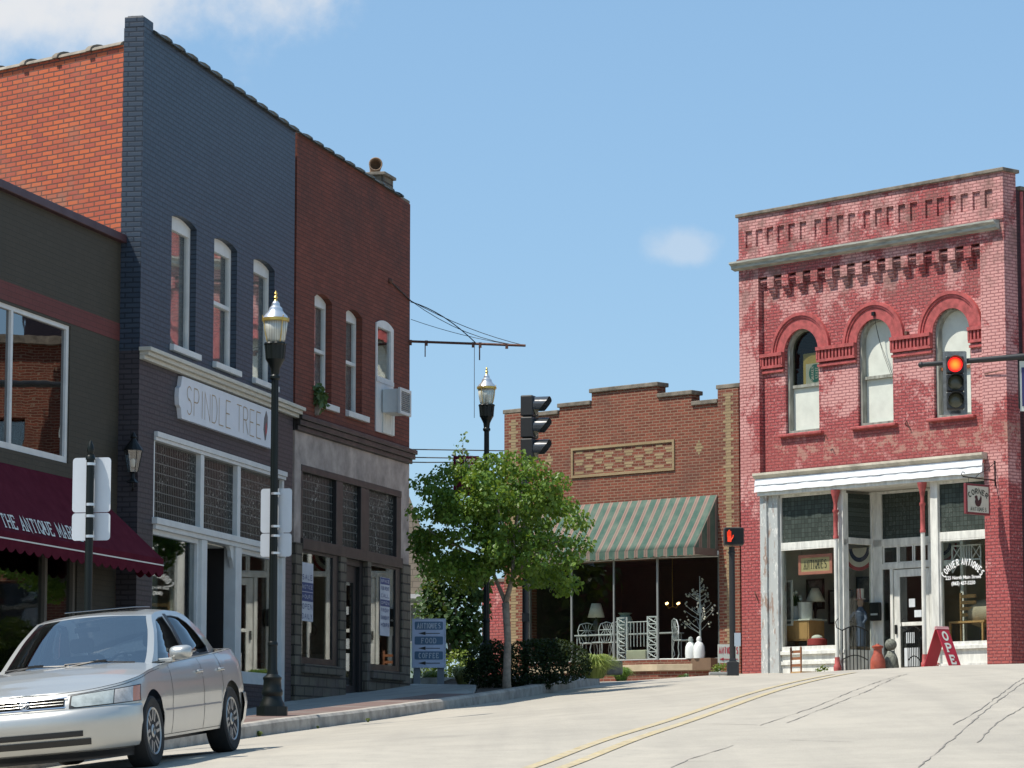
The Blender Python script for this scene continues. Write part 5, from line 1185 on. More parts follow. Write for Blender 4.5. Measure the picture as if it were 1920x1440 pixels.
# rocking bench and keg in right window
ch2 = it('wooden_chair', 'plain wooden slatted bench chair in the lettered window of the red shop', 'chair', FR, 5.98, -.66, 2.50)
mb = MB(); [mb.box(-.35 + i * .0, .05, .15, .17, .55 + .13 * i, .62 + .13 * i) for i in range(4)]; mb.build('backrest', M_WOOD, ch2); MB().box(-.4, .55, -.2, .2, .40, .44).build('seat', M_WOOD, ch2)
for x, y in ((-.38, .18), (.5, .18), (-.38, -.18), (.5, -.18)): MB().box(x - .02, x + .02, y - .02, y + .02, 0, 1.05 if y > 0 and x < 0 else .42).build('leg', M_WOOD, ch2)
kg = it('barrel', 'pale round keg lying behind the wooden chair in the lettered window', 'barrel', FR, 6.2, -1.05, 3.1); MB().tube([(-.4, 0, 0), (-.2, 0, 0), (.2, 0, 0), (.4, 0, 0)], [.24, .30, .30, .24], 16).build('body', pm('pale keg', (.38, .33, .24), .7), kg, smooth=True)
# mailbox on the entrance post
mbx = it('mailbox', 'black wall mailbox beside the door of the red shop', 'mailbox', FR, 3.12, -D1 + .1, 3.05); MB().box(-.14, .14, -.06, .03, 0, .40).build('body', M_BLACK, mbx, bevel=.02); MB().box(-.1, .1, -.068, -.061, .12, .16).build('label_plate', M_ALU, mbx)

# low painted wall left of the stepped building
lw_ = fthing('garden_wall', 'red painted brick wall stub left of the stepped brick shop, behind the street lamp', 'wall', FS, 1.6)
MB().box(-8.15, -7.21, .25, .45, .8, 4.3).build('wall', M_RED, lw_); MB().box(-8.18, -7.20, .22, .48, 4.301, 4.38).build('coping', M_COPE, lw_)
fg2 = it('patriotic_figure', 'tall wooden figure in a striped top hat and blue coat behind the entrance pane', 'figure', FR, 2.72, -.90, 2.50)
MB().lathe([(.10, 0), (.11, .3), (.09, .5), (.12, .62), (.13, .75), (.06, .84), (.05, .87)], n=16).build('body', pm('faded blue coat', (.10, .13, .20), .7), fg2, smooth=True)
MB().lathe([(.05, .87), (.075, .93), (.07, 1.0), (.05, 1.04)], n=14).build('head', pm('painted face', (.42, .27, .2), .6), fg2, smooth=True)
hat, t, b = nodes('striped hat'); g = NT(t); wv_ = g.n('ShaderNodeTexWave'); wv_.bands_direction = 'X'; wv_.inputs['Scale'].default_value = 7; g.l(g.obj(), wv_.inputs[0]); g.l(g.mix(g.math('GREATER_THAN', wv_.outputs['Fac'], .5), (.5, .04, .04), (.7, .68, .62)), b.inputs['Base Color'])
MB().lathe([(.12, 1.03), (.12, 1.045), (.075, 1.05), (.08, 1.26)], n=16).build('hat', hat, fg2)
mb = MB(); mb.tube([(-.12, -.05, .75), (-.22, -.12, .62), (-.27, -.14, .72)], [.04, .032, .025], 8); mb.tube([(.12, 0, .75), (.2, -.05, .6), (.16, -.1, .5)], [.04, .032, .025], 8); mb.build('sleeves', MATS['faded blue coat'], fg2, smooth=True)
mb = MB(); mb.tube([(-.27, -.14, .62), (-.33, -.14, 1.08)], .006, 5); mb.box(-.52, -.335, -.145, -.14, .86, 1.04); mb.build('flag', pm('small flag', (.42, .16, .17), .7, var=.5, scale=20), fg2)
# ================================================================== STREET FURNITURE
def ground_h(x, y):      # top of whatever paving is there
    off = (kerb_x(y) - x) * UY
    if off > .0 and y < 54 and y > 18: return max(G(x, y), walk_z(y - off * UX, max(off, .2)))
    return G(x, y)
# street lamps
def lamp(loc, label):
    L_ = thing('street_lamp', label, 'street lamp', loc, 0, 'acorn street lamps')
    MB().lathe([(.21, 0), (.21, .13)], n=8, ang=PI / 8).build('plinth', M_POLE, L_)
    MB().lathe([(.165, .13), (.155, .17), (.128, .22), (.12, .26), (.135, .29), (.135, .33), (.118, .36), (.112, .46), (.12, .48), (.12, .50), (.075, .54), (.062, .60), (.060, .90), (.066, .91), (.066, .94), (.055, .96)], n=24).build('base', M_POLE, L_, smooth=30)
    MB().lathe([(.055, .95), (.046, 4.42)], n=24, flute=.10).build('pole', M_POLE, L_)
    MB().lathe([(.050, 4.33), (.068, 4.35), (.068, 4.38), (.052, 4.40), (.062, 4.48), (.105, 4.57), (.125, 4.60)], n=24).build('collar', M_POLE, L_, smooth=30)
    MB().lathe([(.125, 4.60), (.14, 4.78), (.15, 4.80), (.14, 4.82)], n=28, flute=.06).build('fitter', M_POLE, L_)
    gl = MB().lathe([(.105, 4.82), (.125, 4.86), (.145, 4.97), (.158, 5.09)], n=28).build('globe', MG, L_, smooth='all')
    MB().lathe([(.035, 4.84), (.035, 4.95), (.02, 5.0)], n=10).build('bulb', M_LETTER, gl)
    MB().lathe([(.16, 5.09), (.178, 5.10), (.178, 5.135), (.16, 5.14)], n=28).build('band', M_GOLD, L_, smooth=30)
    mb = MB()
    for i in range(4):
        a = i * PI / 2 + .6; c_, s_ = math.cos(a), math.sin(a)
        mb.tube([(c_ * .12, s_ * .12, 4.82), (c_ * .155, s_ * .155, 4.95), (c_ * .178, s_ * .178, 5.11), (c_ * .20, s_ * .20, 5.16)], .006, 5)
    mb.build('cage', M_GOLD, L_)
    MB().lathe([(.165, 5.14), (.15, 5.17), (.11, 5.21), (.09, 5.24), (.085, 5.27), (.055, 5.30), (.05, 5.335), (.03, 5.36)], n=28).build('cap', M_ALU, L_, smooth=25)
    MB().lathe([(.03, 5.36), (.014, 5.39), (.03, 5.41), (.012, 5.44), (.022, 5.46), (.003, 5.50)], n=12).build('finial', M_GOLD, L_, smooth=True)
    return L_
MG = glass('ribbed lamp globe', (.80, .80, .74), .12, .15, 1.45)
def mkg():
    t = MG.node_tree; g = NT(t); d = g.n('ShaderNodeBsdfDiffuse'); d.inputs[0].default_value = (.68, .68, .60, 1); mo = t.nodes['Material Output']; old = mo.inputs[0].links[0].from_socket
    mx = g.n('ShaderNodeMixShader'); s = g.n('ShaderNodeSeparateXYZ'); g.l(g.obj(), s.inputs[0]); w_ = g.n('ShaderNodeTexWave'); w_.inputs['Scale'].default_value = 14; g.l(g.obj(), w_.inputs[0])
    g.l(g.ramp(w_.outputs['Fac'], 0, 1, .35, .7), mx.inputs[0]); g.l(old, mx.inputs[1]); g.l(d.outputs[0], mx.inputs[2]); g.l(mx.outputs[0], mo.inputs[0])
mkg()
p = P(510, 1344, 36.4); KLMP = (P(510, 545, 36.4).z - p.z) / 5.50
lm = lamp(p, 'black street lamp with a silver capped acorn globe, nearest the camera beside the blue building')
for o in [lm] + list(lm.children_recursive): pass
lm.scale = (KLMP,) * 3
p2 = P(912, 1262, 51.3)
lm2 = dup(lm, None, 'smaller looking street lamp rising behind the green tree at the stepped brick shop', Vector((p2.x, p2.y, p2.z)), .4)
lm2.scale = ((P(912, 688, 51.3).z - p2.z) / 5.5,) * 3
bn_ = thing('banner', 'small maroon banner hung left of the farther street lamp above the tree', 'banner', P(873, 900, 49.0))
q0, q1 = P(850, 855, 49.0), P(898, 900, 49.0)
MB().box(q0.x, q1.x, 49.0, 49.015, q1.z - .25, q0.z).build('cloth', M_MAROON, bn_, world=True); MB().tube([(q0.x - .02, 49.0, q0.z + .015), (p2.x, 51.2, q0.z + .015)], .012, 6).build('arm', M_BLACK, bn_, world=True)
mb = MB(); text(mb, 'HISTORIC', q0.x + .04, q0.z - .10, .055, .04, .008, .01, y=48.998, total=.31); text(mb, 'DISTRICT', q0.x + .08, q0.z - .2, .07, .04, .01, .01, y=48.998, total=.26); mb.build('lettering', M_LETTER, bn_, world=True, recalc=False)

# street signs seen from the back
def signs(par, cx, cy, zt, w1, h1, h2, gap, rad, tw=0.0):
    Mz = Matrix.Translation((cx, cy + rad + .01, 0)) @ Matrix.Rotation(tw, 4, 'Z')
    z = zt
    for i, h in enumerate((h1, h2)):
        MB().prism(rrect(-w1 / 2, w1 / 2, z - h, z, .035), .012, .016, Mz).build('sign_plate', M_SIGNBACK, par, world=True)
        mb = MB()
        for zz in (z - h * .13, z - h * .87): mb.lathe([(rad + .006, -.014), (rad + .010, -.012), (rad + .010, .012), (rad + .006, .014)], (cx, cy, zz), 18)
        mb.build('strap', M_ALU, par, world=True, smooth=30); z -= h + gap
q = P(170, 832, 30.2); pz = ground_h(q.x, 30.2)
sp1 = thing('sign_post', 'black post with a pointed finial carrying two blank backed sign plates, behind the silver car', 'sign post', (q.x, 30.2, pz))
MB().tube([(q.x, 30.2, pz - .1), (q.x, 30.2, q.z - .10)], .038, 16).build('post', M_POLE, sp1, world=True, smooth=30)
MB().lathe([(.040, -.16), (.048, -.15), (.044, -.12), (.026, -.10), (.038, -.06), (.030, -.02), (.008, .03)], q, 14).build('finial', M_POLE, sp1, world=True, smooth=True)
zt = P(170, 857, 30.2).z; pxm = 5943 / 30.2
signs(sp1, q.x + .005, 30.2, zt, 76 / pxm, 104 / pxm, 52 / pxm, .008, .038, -.20)
zt = P(512, 915, 36.4).z; pxm = 5943 / 36.4
sp2 = thing('sign', 'pair of blank backed sign plates strapped to the near street lamp', 'sign', (lm.location.x, 36.4, zt - 1.0))
signs(sp2, lm.location.x + .02, 36.4, zt, 61 / pxm, 84 / pxm, 44 / pxm, .008, .054 * KLMP, -.20)

# traffic signals
M_SIGBK = pm('signal housing', (.022, .023, .024), .5, var=.2); M_BACKP = pm('sun faded backplate', (.17, .18, .18), .6, var=.35, scale=9)
M_LENSOFF = pm('dark lens', (.09, .09, .06), .2); 
def visor(mb, c, r, L_, dirm, n=20):
    """open hood of half cylinder, c centre, pointing -y in local space"""
    A = []; Bq = []
    for i in range(n + 1):
        a = math.radians(-25 + 230 * i / n); ca, sa = math.cos(a), math.sin(a)
        A.append((c[0] + r * ca, c[1], c[2] + r * sa)); cut = L_ * (.35 + .65 * max(0, min(1, (sa + .6) / 1.2))); Bq.append((c[0] + r * ca, c[1] - cut, c[2] + r * sa))
    n0 = len(A); mb.quadstrip(A, Bq, dirm); A2 = [(c[0] + (p_[0] - c[0]) * .97, p_[1], c[2] + (p_[2] - c[2]) * .97) for p_ in A]; B2 = [(c[0] + (p_[0] - c[0]) * .97, p_[1], c[2] + (p_[2] - c[2]) * .97) for p_ in Bq]
    mb.quadstrip(A2[::-1], B2[::-1], dirm); mb.quadstrip(Bq, B2, dirm)
def signal(loc, rz, label, backplate=True, lit=None, sc=1.0, group=None, visorm=None):
    s_ = thing('traffic_signal', label, 'traffic light', loc, rz, group)
    h = .355
    mb = MB(); [mb.box(-.17, .17, -.09, .12, -h * (i + 1) + .006, -h * i - .006) for i in range(3)]; mb.build('housing', M_SIGBK, s_, bevel=.02)
    if backplate: MB().prism(rrect(-.235, .235, -3 * h - .10, .10, .03), .0, .006, holes=[rect(-.171, .171, -3 * h + .001, -.001)]).build('backplate', M_BACKP, s_)
    for i in range(3):
        c_ = (0, -.092, -h * (i + .5)); m = M_LENSOFF
        if lit == i: m = M_REDON
        mbl = MB(); prof = [(.148, 0), (.14, .012), (.11, .026), (.06, .036), (.001, .04)]
        vs = []; mbl.lathe(prof, (0, 0, 0), 24, Matrix.Translation(c_) @ Matrix.Rotation(PI / 2, 4, 'X')); mbl.build('lens', m, s_, smooth='all')
        mbv = MB(); visor(mbv, c_, .158, .24, None); mbv.build('visor', visorm or M_SIGBK, s_, recalc=False, smooth=30)
    return s_
M_REDON, t, b = nodes('lit red lens'); g = NT(t); o = g.obj(); s = g.n('ShaderNodeVectorMath', operation='DISTANCE'); g.l(o, s.inputs[0]); s.inputs[1].default_value = (0, -.13, -.1775)
f = g.ramp(s.outputs['Value'], .02, .13, 1, 0); g.l(g.mix(f, (1, .02, .02), (1, .33, .02)), b.inputs['Emission Color']); b.inputs['Emission Strength'].default_value = 1.15; b.inputs['Base Color'].default_value = (.3, .01, .01, 1); b.inputs['Roughness'].default_value = .3
arm0, arm1 = P(1727, 684, 62), P(1960, 665, 61.6); ad = (arm1 - arm0).normalized(); arm2 = arm0 + ad * 5.2
base = Vector((arm2.x, arm2.y, G(arm2.x, arm2.y)))
ma = thing('signal_mast', 'black mast arm reaching in from the right that carries the lit red signal', 'signal mast', base)
MB().tube([arm0 + ad * .0, arm2], [.048, .085], 16).build('arm', M_SIGBK, ma, world=True, smooth=30); MB().tube([base - Vector((0, 0, .1)), arm2 + Vector((0, 0, .5))], [.15, .11], 18).build('pole', M_SIGBK, ma, world=True, smooth=30)
MB().ball(arm0, .06, 8).build('end_cap', M_SIGBK, ma, world=True, smooth=True); MB().box(base.x - .25, base.x + .25, base.y - .25, base.y + .25, base.z - .1, base.z + .12).build('base_plate', M_SIGBK, ma, world=True)
pt = P(1790, 672, 61.8)
s1_ = signal((pt.x, pt.y, P(1790, 668, 61.8).z), -.08, 'traffic signal with grey backplate showing a round red light on the mast arm', True, 0)
mb = MB(); mb.boxc((0, .10, -.12), (.10, .14, .2)); mb.boxc((0, .05, -1.11), (.2, .1, .06)); mb.build('bracket', M_SIGBK, s1_)
# sign hanging at the right edge
pe = P(1911, 672, 61.7)
he = thing('street_sign', 'white bordered dark blue sign hanging from the mast arm at the right edge', 'sign', (pe.x + .3, 61.7, pe.z - 1.1))
MB().box(pe.x, pe.x + .62, 61.70, 61.71, pe.z - 1.05, pe.z - .05).build('plate', M_BOARD, he, world=True); MB().box(pe.x + .04, pe.x + .58, 61.692, 61.699, pe.z - .95, pe.z - .18).build('blue_field', pm('sign blue', (.03, .03, .12), .5), he, world=True)
mb = MB(); mb.box(pe.x - .03, pe.x, 61.69, 61.72, pe.z - 1.0, pe.z + .1); mb.box(pe.x - .03, pe.x + .65, 61.72, 61.74, pe.z - .05, pe.z - .0); mb.build('hanger', M_BLACK, he, world=True)
# side-on signal on its own pole
ps = P(991, 742, 51.3); gzz = 1.25
vm_ = pm('glossy visor', (.05, .055, .06), .15, spec=1.0)
s2_ = signal((ps.x + .03, 51.3, ps.z), math.radians(72), 'traffic signal seen side on with its visors facing right, above the green tree', False, None, visorm=vm_)
pp = thing('signal_pole', 'dark pole carrying the side on traffic signal behind the green tree', 'pole', (ps.x - .05, 51.45, gzz))
MB().tube([(ps.x - .05, 51.45, gzz - .2), (ps.x - .05, 51.45, ps.z - 1.12)], .055, 14).build('pole', M_SIGBK, pp, world=True, smooth=30); MB().box(ps.x - .12, ps.x + .08, 51.36, 51.54, ps.z - 1.16, ps.z - 1.075).build('bracket', M_SIGBK, pp, world=True)
MB().boxc((ps.x - .05, 51.36, gzz + 1.1), (.12, .06, .14)).build('push_button', M_SIGBK, pp, world=True)
# pedestrian signal
pb = P(1374, 1262, 65); gb = pb.z
pd = thing('pedestrian_signal', 'black pedestrian signal on a square based pole showing an orange raised hand', 'pedestrian signal', pb)
MB().lathe([(.17, -.05), (.17, .22), (.10, .24), (.09, .30)], pb, 4, ang=PI / 4).build('base', M_SIGBK, pd, world=True)
zt = P(1376, 990, 65).z; zb = P(1376, 1023, 65).z; xa, xb = P(1358, 1000, 64.8).x, P(1395, 1000, 64.8).x
MB().tube([(pb.x, 65, gb), (pb.x, 65, zb - .02)], .062, 16).build('pole', M_SIGBK, pd, world=True, smooth=30); MB().lathe([(.062, -.18), (.075, -.17), (.075, -.13), (.062, -.12)], (pb.x, 65, zb), 16).build('collar', M_SIGBK, pd, world=True)
MB().box(xa, xb, 64.80, 65.12, zb, zt).build('housing', M_SIGBK, pd, world=True, bevel=.03)
MB().box(xa + .02, xb - .02, 64.786, 64.798, zb + .02, zt - .02).build('screen', M_BLACK, pd, world=True)
hx, hz = xa + .10, zb + .045
mb = MB(); mb.box(hx - .035, hx + .045, 64.775, 64.785, hz + .02, hz + .14)
for i, (dx_, L_) in enumerate(((-.034, .09), (-.012, .12), (.010, .125), (.033, .10))): mb.tube([(hx + dx_, 64.78, hz + .12), (hx + dx_, 64.78, hz + .14 + L_)], .0085, 6)
mb.tube([(hx + .04, 64.78, hz + .06), (hx + .075, 64.78, hz + .11), (hx + .085, 64.78, hz + .16)], .011, 6); mb.build('hand_symbol', emis('orange led', (1, .05, .01), .75), pd, world=True)
mb = MB(); mb.box(pb.x + .03, pb.x + .16, 64.9, 64.91, P(1, 1212, 65).z, P(1, 1187, 65).z); mb.build('button_plate', M_ALU, pd, world=True)
# yard signs
def board_sign(name, label, px0, px1, py0, py1, D):
    a = P(px0, py1, D); b_ = P(px1, py0, D); t_ = thing(name, label, 'sign', (a.x + (b_.x - a.x) / 2, D, a.z)); return t_, a.x, b_.x, a.z, b_.z
# small sign
an, x0, x1, z0, z1 = board_sign('sign', 'small white sign with red ANTIQUES lettering and a left arrow, partly behind the pedestrian signal', 1346, 1386, 1208, 1243, 65.6)
MB().box(x0, x1, 65.6, 65.62, z0, z1).build('board', M_BOARD, an, world=True)
mb = MB(); text(mb, 'ANTIQUES', x0 + .02, z0 + (z1 - z0) * .48, (z1 - z0) * .38, .05, .018, .008, y=65.597, total=(x1 - x0) - .04)
zc = z0 + (z1 - z0) * .2; mb.box(x0 + .1, x1 - .03, 65.594, 65.598, zc - .008, zc + .008); mb.prism([(x0 + .03, zc), (x0 + .12, zc + .035), (x0 + .12, zc - .035)], 65.594, 65.598); mb.build('lettering', pm('sign red', (.50, .03, .05), .6), an, world=True, recalc=False)
MB().box(x0 + .02, x0 + .05, 65.61, 65.63, z0 - .35, z0 + .2).build('leg', M_BOARD, an, world=True); MB().box(x1 - .05, x1 - .02, 65.61, 65.63, z0 - .35, z0 + .2).build('leg', M_BOARD, an, world=True)
afc, x0, x1, z0, z1 = board_sign('sign', 'white and blue ANTIQUES FOOD COFFEE sign on two grey posts beside the brown building', 773, 835, 1161, 1251, 55.4)
M_SBL = pm('sign slate blue', (.10, .18, .28), .6); Y_ = 55.4
MB().box(x0, x1, Y_, Y_ + .03, z0, z1).build('board', pm('pale blue white board', (.55, .62, .78), .6), afc, world=True)
H_ = z1 - z0; W_ = x1 - x0
ML_ = pm('sign pale', (.55, .6, .66), .6)
for i, wd_ in enumerate(('ANTIQUES', 'FOOD', 'COFFEE')):
    zt_ = z1 - H_ * (.05 + .31 * i)
    MB().prism(rrect(x0 + W_ * .07, x1 - W_ * .07, zt_ - H_ * .17, zt_, .02), Y_ - .004, Y_ - .001).build('name_panel', M_SBL, afc, world=True)
    mb = MB(); tw_ = {'ANTIQUES': .72, 'FOOD': .46, 'COFFEE': .62}[wd_] * W_; text(mb, wd_, (x0 + x1) / 2 - tw_ / 2, zt_ - H_ * .145, H_ * .115, .05, .013, .012, y=Y_ - .006, serif=.012, total=tw_); mb.build('lettering', ML_, afc, world=True, recalc=False)
    za = zt_ - H_ * .245; mb = MB(); mb.box(x0 + W_ * .32, x1 - W_ * .16, Y_ - .004, Y_ - .001, za - .006, za + .006); mb.prism([(x0 + W_ * .18, za), (x0 + W_ * .40, za + .03), (x0 + W_ * .40, za - .03)], Y_ - .005, Y_ - .001); mb.build('arrow', M_BLKTRIM, afc, world=True)
mb = MB(); mb.prism(rect(x0 - .01, x1 + .01, z0 - .01, z1 + .01), Y_ - .006, Y_ + .035, holes=[rect(x0 + .012, x1 - .012, z0 + .012, z1 - .012)]); mb.build('frame', pm('pale board edge', (.5, .56, .66), .6), afc, world=True)
zb_ = P(800, 1284, Y_).z
for xx in (x0 + .02, x1 - .14): MB().box(xx, xx + .12, Y_ + .03, Y_ + .12, zb_ - .2, z0 + .2).build('leg', pm('grey post', (.20, .22, .24), .7), afc, world=True)

# in front of the red shop (all stand on the pavement behind the crest)
def gnd(px, D): d = ray(px, 1250); return Vector((D * d[0] / d[1], D, G(D * d[0] / d[1], D)))
cg = gnd(1505, 65.2); ztop = P(1505, 1212, 65.2).z
lc = thing('ladderback_chair', 'brown ladder back chair standing outside the left window of the red shop', 'chair', (cg.x, cg.y, ztop - .98), FR.rot - .25)
for x in (-.19, .19):
    MB().lathe([(.018, 0), (.022, .3), (.018, .45), (.02, .8), (.024, .94), (.006, .98)], (x, -.16, 0), 10).build('leg', M_WOODR, lc, smooth=True); MB().lathe([(.02, 0), (.022, .44)], (x, .2, 0), 10).build('leg', M_WOODR, lc, smooth=True)
mb = MB(); [mb.box(-.18, .18, -.17, -.15, z, z + .055) for z in (.56, .70, .84)]; mb.build('backrest', M_WOODR, lc); MB().box(-.21, .21, -.17, .22, .43, .46).build('seat', M_WOOD, lc)
mb = MB(); [mb.tube([(x, -.16, .2), (x, .2, .2)], .01, 5) for x in (-.19, .19)]; mb.tube([(-.19, .2, .3), (.19, .2, .3)], .01, 5); mb.build('stretcher', M_WOODR, lc)
# OPEN easel sign
og = gnd(1778, 63.6); zt = P(1765, 1176, 63.6).z; h_ = 1.12; zb = zt - h_
xs_ = og.x - .12; ys_ = 63.6
os_ = thing('easel_sign', 'red folding pavement sign with white letters reading OPEN', 'sign', (xs_, ys_, zb))
M_OR = pm('easel red', (.40, .02, .04), .5, var=.1)
sp_ = .36
# two leaves hinged at the top, opening sideways to the view; the front leaf carries the letters and slopes to the right
rz_ = math.radians(28)
def leaf(sgn, name):
    mb = MB(); x_b = sgn * sp_
    w2 = .27
    e = Vector((math.cos(rz_), math.sin(rz_), 0)); f_ = Vector((-math.sin(rz_), math.cos(rz_), 0))
    vs = []
    for (t_, k_) in ((0, 1), (1, 0)):
        for u_ in (-1, 1):
            for q_ in (0, .02): vs.append(e * (x_b * k_) + f_ * (u_ * w2) + Vector((0, 0, h_ * t_)) + e * q_ * (1 if sgn > 0 else -1))
    return mb.add(vs, [(0, 1, 3, 2), (4, 6, 7, 5), (0, 4, 5, 1), (2, 3, 7, 6), (0, 2, 6, 4), (1, 5, 7, 3)])
# simpler: leaves as tilted boards about the hinge line
def board(tilt, name, yaw, letters=False):
    Mb_ = Matrix.Rotation(yaw, 4, 'Z') @ Matrix.Translation((0, 0, h_)) @ Matrix.Rotation(tilt, 4, 'X')
    bb = MB().box(-.17, .17, -.01, .01, -h_ * 1.03, 0, Mb_).build(name, M_OR, os_, bevel=.004)
    mbb = MB(); mbb.box(-.18, .18, -.016, .016, -.05, .01, Mb_); mbb.build('top_rail', pm('pale red edge', (.6, .3, .3), .6), os_)
    if letters:
        mb = MB()
        for i, ch_ in enumerate('OPEN'): text(mb, ch_, -.085, -.31 - i * .262, .215, .17, .042, .0, y=-.013, serif=.032, M=Mb_)
        mb.build('lettering', M_BOARD, os_, recalc=False)
    return bb
board(math.radians(-24), 'front_board', math.radians(38), True); board(math.radians(24), 'rear_board', math.radians(38))
# railings
def railing(px0, px1, D0, D1_, label, ztop_py):
    a, b_ = gnd(px0, D0), gnd(px1, D1_); zt_ = P(px0, ztop_py, D0).z
    r_ = thing('railing', label, 'railing', a, 0, 'iron railings at the red shop entrance')
    n_ = 7; mb = MB(); q_ = []
    for i in range(n_ + 1):
        t_ = i / n_; p_ = a.lerp(b_, t_); zz = zt_ + .10 * math.sin(PI * t_) ; q_.append(Vector((p_.x, p_.y, zz))); mb.tube([(p_.x, p_.y, p_.z), (p_.x, p_.y, zz)], .011, 6)
    mb.build('bars', M_BLACK, r_, world=True)
    mb = MB(); mb.tube(q_, .014, 6); q2 = [v - Vector((0, 0, .62)) for v in q_]; mb.tube(q2, .012, 6); mb.tube([q_[0], q_[0] + Vector((-.12, 0, .06)), q_[0] + Vector((-.14, 0, .18)), q_[0] + Vector((-.08, 0, .26))], .012, 6); mb.build('handrail', M_BLACK, r_, world=True)
railing(1580, 1628, 67.4, 67.9, 'black iron railing beside the left iron column of the red shop', 1182); railing(1703, 1726, 65.5, 65.9, 'black iron railing in front of the shop door of the red shop', 1182)
mg_ = gnd(1646, 66.0); mz = P(1646, 1207, 66).z
mc = thing('milk_can', 'rusty red painted milk can outside the red shop entrance', 'milk can', (mg_.x, 66, mz - .85))
MB().lathe([(.15, 0), (.16, .03), (.16, .45), (.15, .52), (.09, .66), (.085, .74), (.12, .77)], n=20).build('body', pm('rusty red can', (.33, .07, .04), .5, var=.4, scale=8), mc, smooth=30); MB().lathe([(.12, .775), (.12, .80), (.04, .83), (.03, .85)], n=20).build('lid', MATS['rusty red can'], mc, smooth=30)
tg_ = gnd(1671, 66.2); tz = P(1671, 1198, 66.2).z
tp = thing('topiary', 'grey ball and cone garden ornament between the milk can and the shop door', 'topiary', (tg_.x, 66.2, tz - .95))
M_TOP = pm('dry topiary', (.16, .17, .14), .9, var=.6, scale=25, bump=1)
MB().ball((0, 0, .83), .125, 10).build('ball', M_TOP, tp, smooth='all'); MB().lathe([(.12, .22), (.17, .35), (.14, .55), (.07, .7)], n=16).build('cone', M_TOP, tp, smooth='all'); MB().lathe([(.12, 0), (.15, .22)], n=16).build('pot', M_WALK, tp)

# ================================================================== VEGETATION
def leafmat(name, c1, c2, tr=.35):
    m, t, b = nodes(name); g = NT(t)
    ge = g.n('ShaderNodeNewGeometry'); col = g.mix(ge.outputs['Random Per Island'], c1, c2)
    col = g.mix(g.ramp(g.noise(1.3, 3, .6, g.obj()), .35, .7, 0, .4), col, tuple(x * .7 for x in c1))
    g.l(col, b.inputs['Base Color']); b.inputs['Roughness'].default_value = .42; b.inputs['Specular IOR Level'].default_value = .35
    tl = g.n('ShaderNodeBsdfTranslucent'); g.l(g.mix(.5, col, (.35, .45, .03)), tl.inputs[0]); mx = g.n('ShaderNodeMixShader'); mx.inputs[0].default_value = tr
    g.l(b.outputs[0], mx.inputs[1]); g.l(tl.outputs[0], mx.inputs[2]); g.l(mx.outputs[0], t.nodes['Material Output'].inputs[0]); return m
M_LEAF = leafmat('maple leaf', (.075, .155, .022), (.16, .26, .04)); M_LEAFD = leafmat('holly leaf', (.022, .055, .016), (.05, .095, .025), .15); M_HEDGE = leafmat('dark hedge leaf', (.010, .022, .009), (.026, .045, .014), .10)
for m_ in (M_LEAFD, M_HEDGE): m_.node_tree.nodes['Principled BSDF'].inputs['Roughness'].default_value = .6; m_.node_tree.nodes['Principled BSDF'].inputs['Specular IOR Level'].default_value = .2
M_LEAFY = leafmat('yellow green leaf', (.13, .19, .03), (.22, .28, .06)); M_CONI = leafmat('soft conifer', (.07, .13, .05), (.12, .19, .07), .2)
M_BARK = pm('smooth grey bark', (.24, .20, .16), .9, var=.35, scale=14, bump=.5, fine=40)
def leaf_at(mb, c, n_, s, rr, droop=.3):
    d = Vector((rr.uniform(-1, 1), rr.uniform(-1, 1), rr.uniform(-1, .4) - droop)).normalized()
    nrm = (n_ + Vector((rr.uniform(-1, 1), rr.uniform(-1, 1), rr.uniform(-1, 1))) * .75).normalized(); t_ = d.cross(nrm)
    if t_.length < .1: return
    t_.normalize(); w_ = s * .42; f_ = nrm * s * .12
    mb.add([c, c + d * s * .35 + t_ * w_ + f_, c + d * s * .75 + t_ * w_ * .75 + f_, c + d * s * 1.1, c + d * s * .75 - t_ * w_ * .75 + f_, c + d * s * .35 - t_ * w_ + f_], [(0, 1, 2, 3), (0, 3, 4, 5)])
def crown(clusters, per, size, seed, droop=.3, shell=.55):
    rr = random.Random(seed); mb = MB()
    for c_, r_ in clusters:
        c_ = Vector(c_)
        for i in range(int(per * r_[0] * r_[2])):
            v = Vector((rr.gauss(0, 1), rr.gauss(0, 1), rr.gauss(0, 1))).normalized(); k_ = shell + (1 - shell) * rr.random() ** .6
            p_ = c_ + Vector((v.x * r_[0] * k_, v.y * r_[1] * k_, v.z * r_[2] * k_)); leaf_at(mb, p_, Vector((v.x, v.y, v.z + .8)).normalized(), size * rr.uniform(.6, 1.25), rr, droop)
    return mb
# maple in the planted bump-out: clusters traced loosely over the real crown
DT = 47.5
tb = P(950, 1290, DT); tr = thing('young_tree', 'young maple with a bright green crown in the planted kerb bed', 'tree', tb)
rr = random.Random(11); cl = []
outline = [(800, 905), (840, 885), (880, 880), (925, 870), (965, 868), (1000, 880), (1035, 905), (1045, 950), (1080, 975), (1085, 1020), (1075, 1050), (1050, 1075), (1040, 1010), (1000, 1050), (985, 1075), (930, 1040), (890, 1060), (850, 1050), (800, 1010), (805, 1040), (835, 1070), (900, 1075), (795, 1000), (1020, 1080), (1060, 1095), (785, 960), (790, 1020), (830, 960), (880, 940), (930, 920), (980, 940), (1010, 970), (930, 985), (880, 1000), (970, 1000), (840, 1010), (820, 925), (1020, 930), (900, 900), (1055, 1045), (870, 1085), (815, 1060), (905, 960), (950, 950), (860, 960), (1000, 1010)]
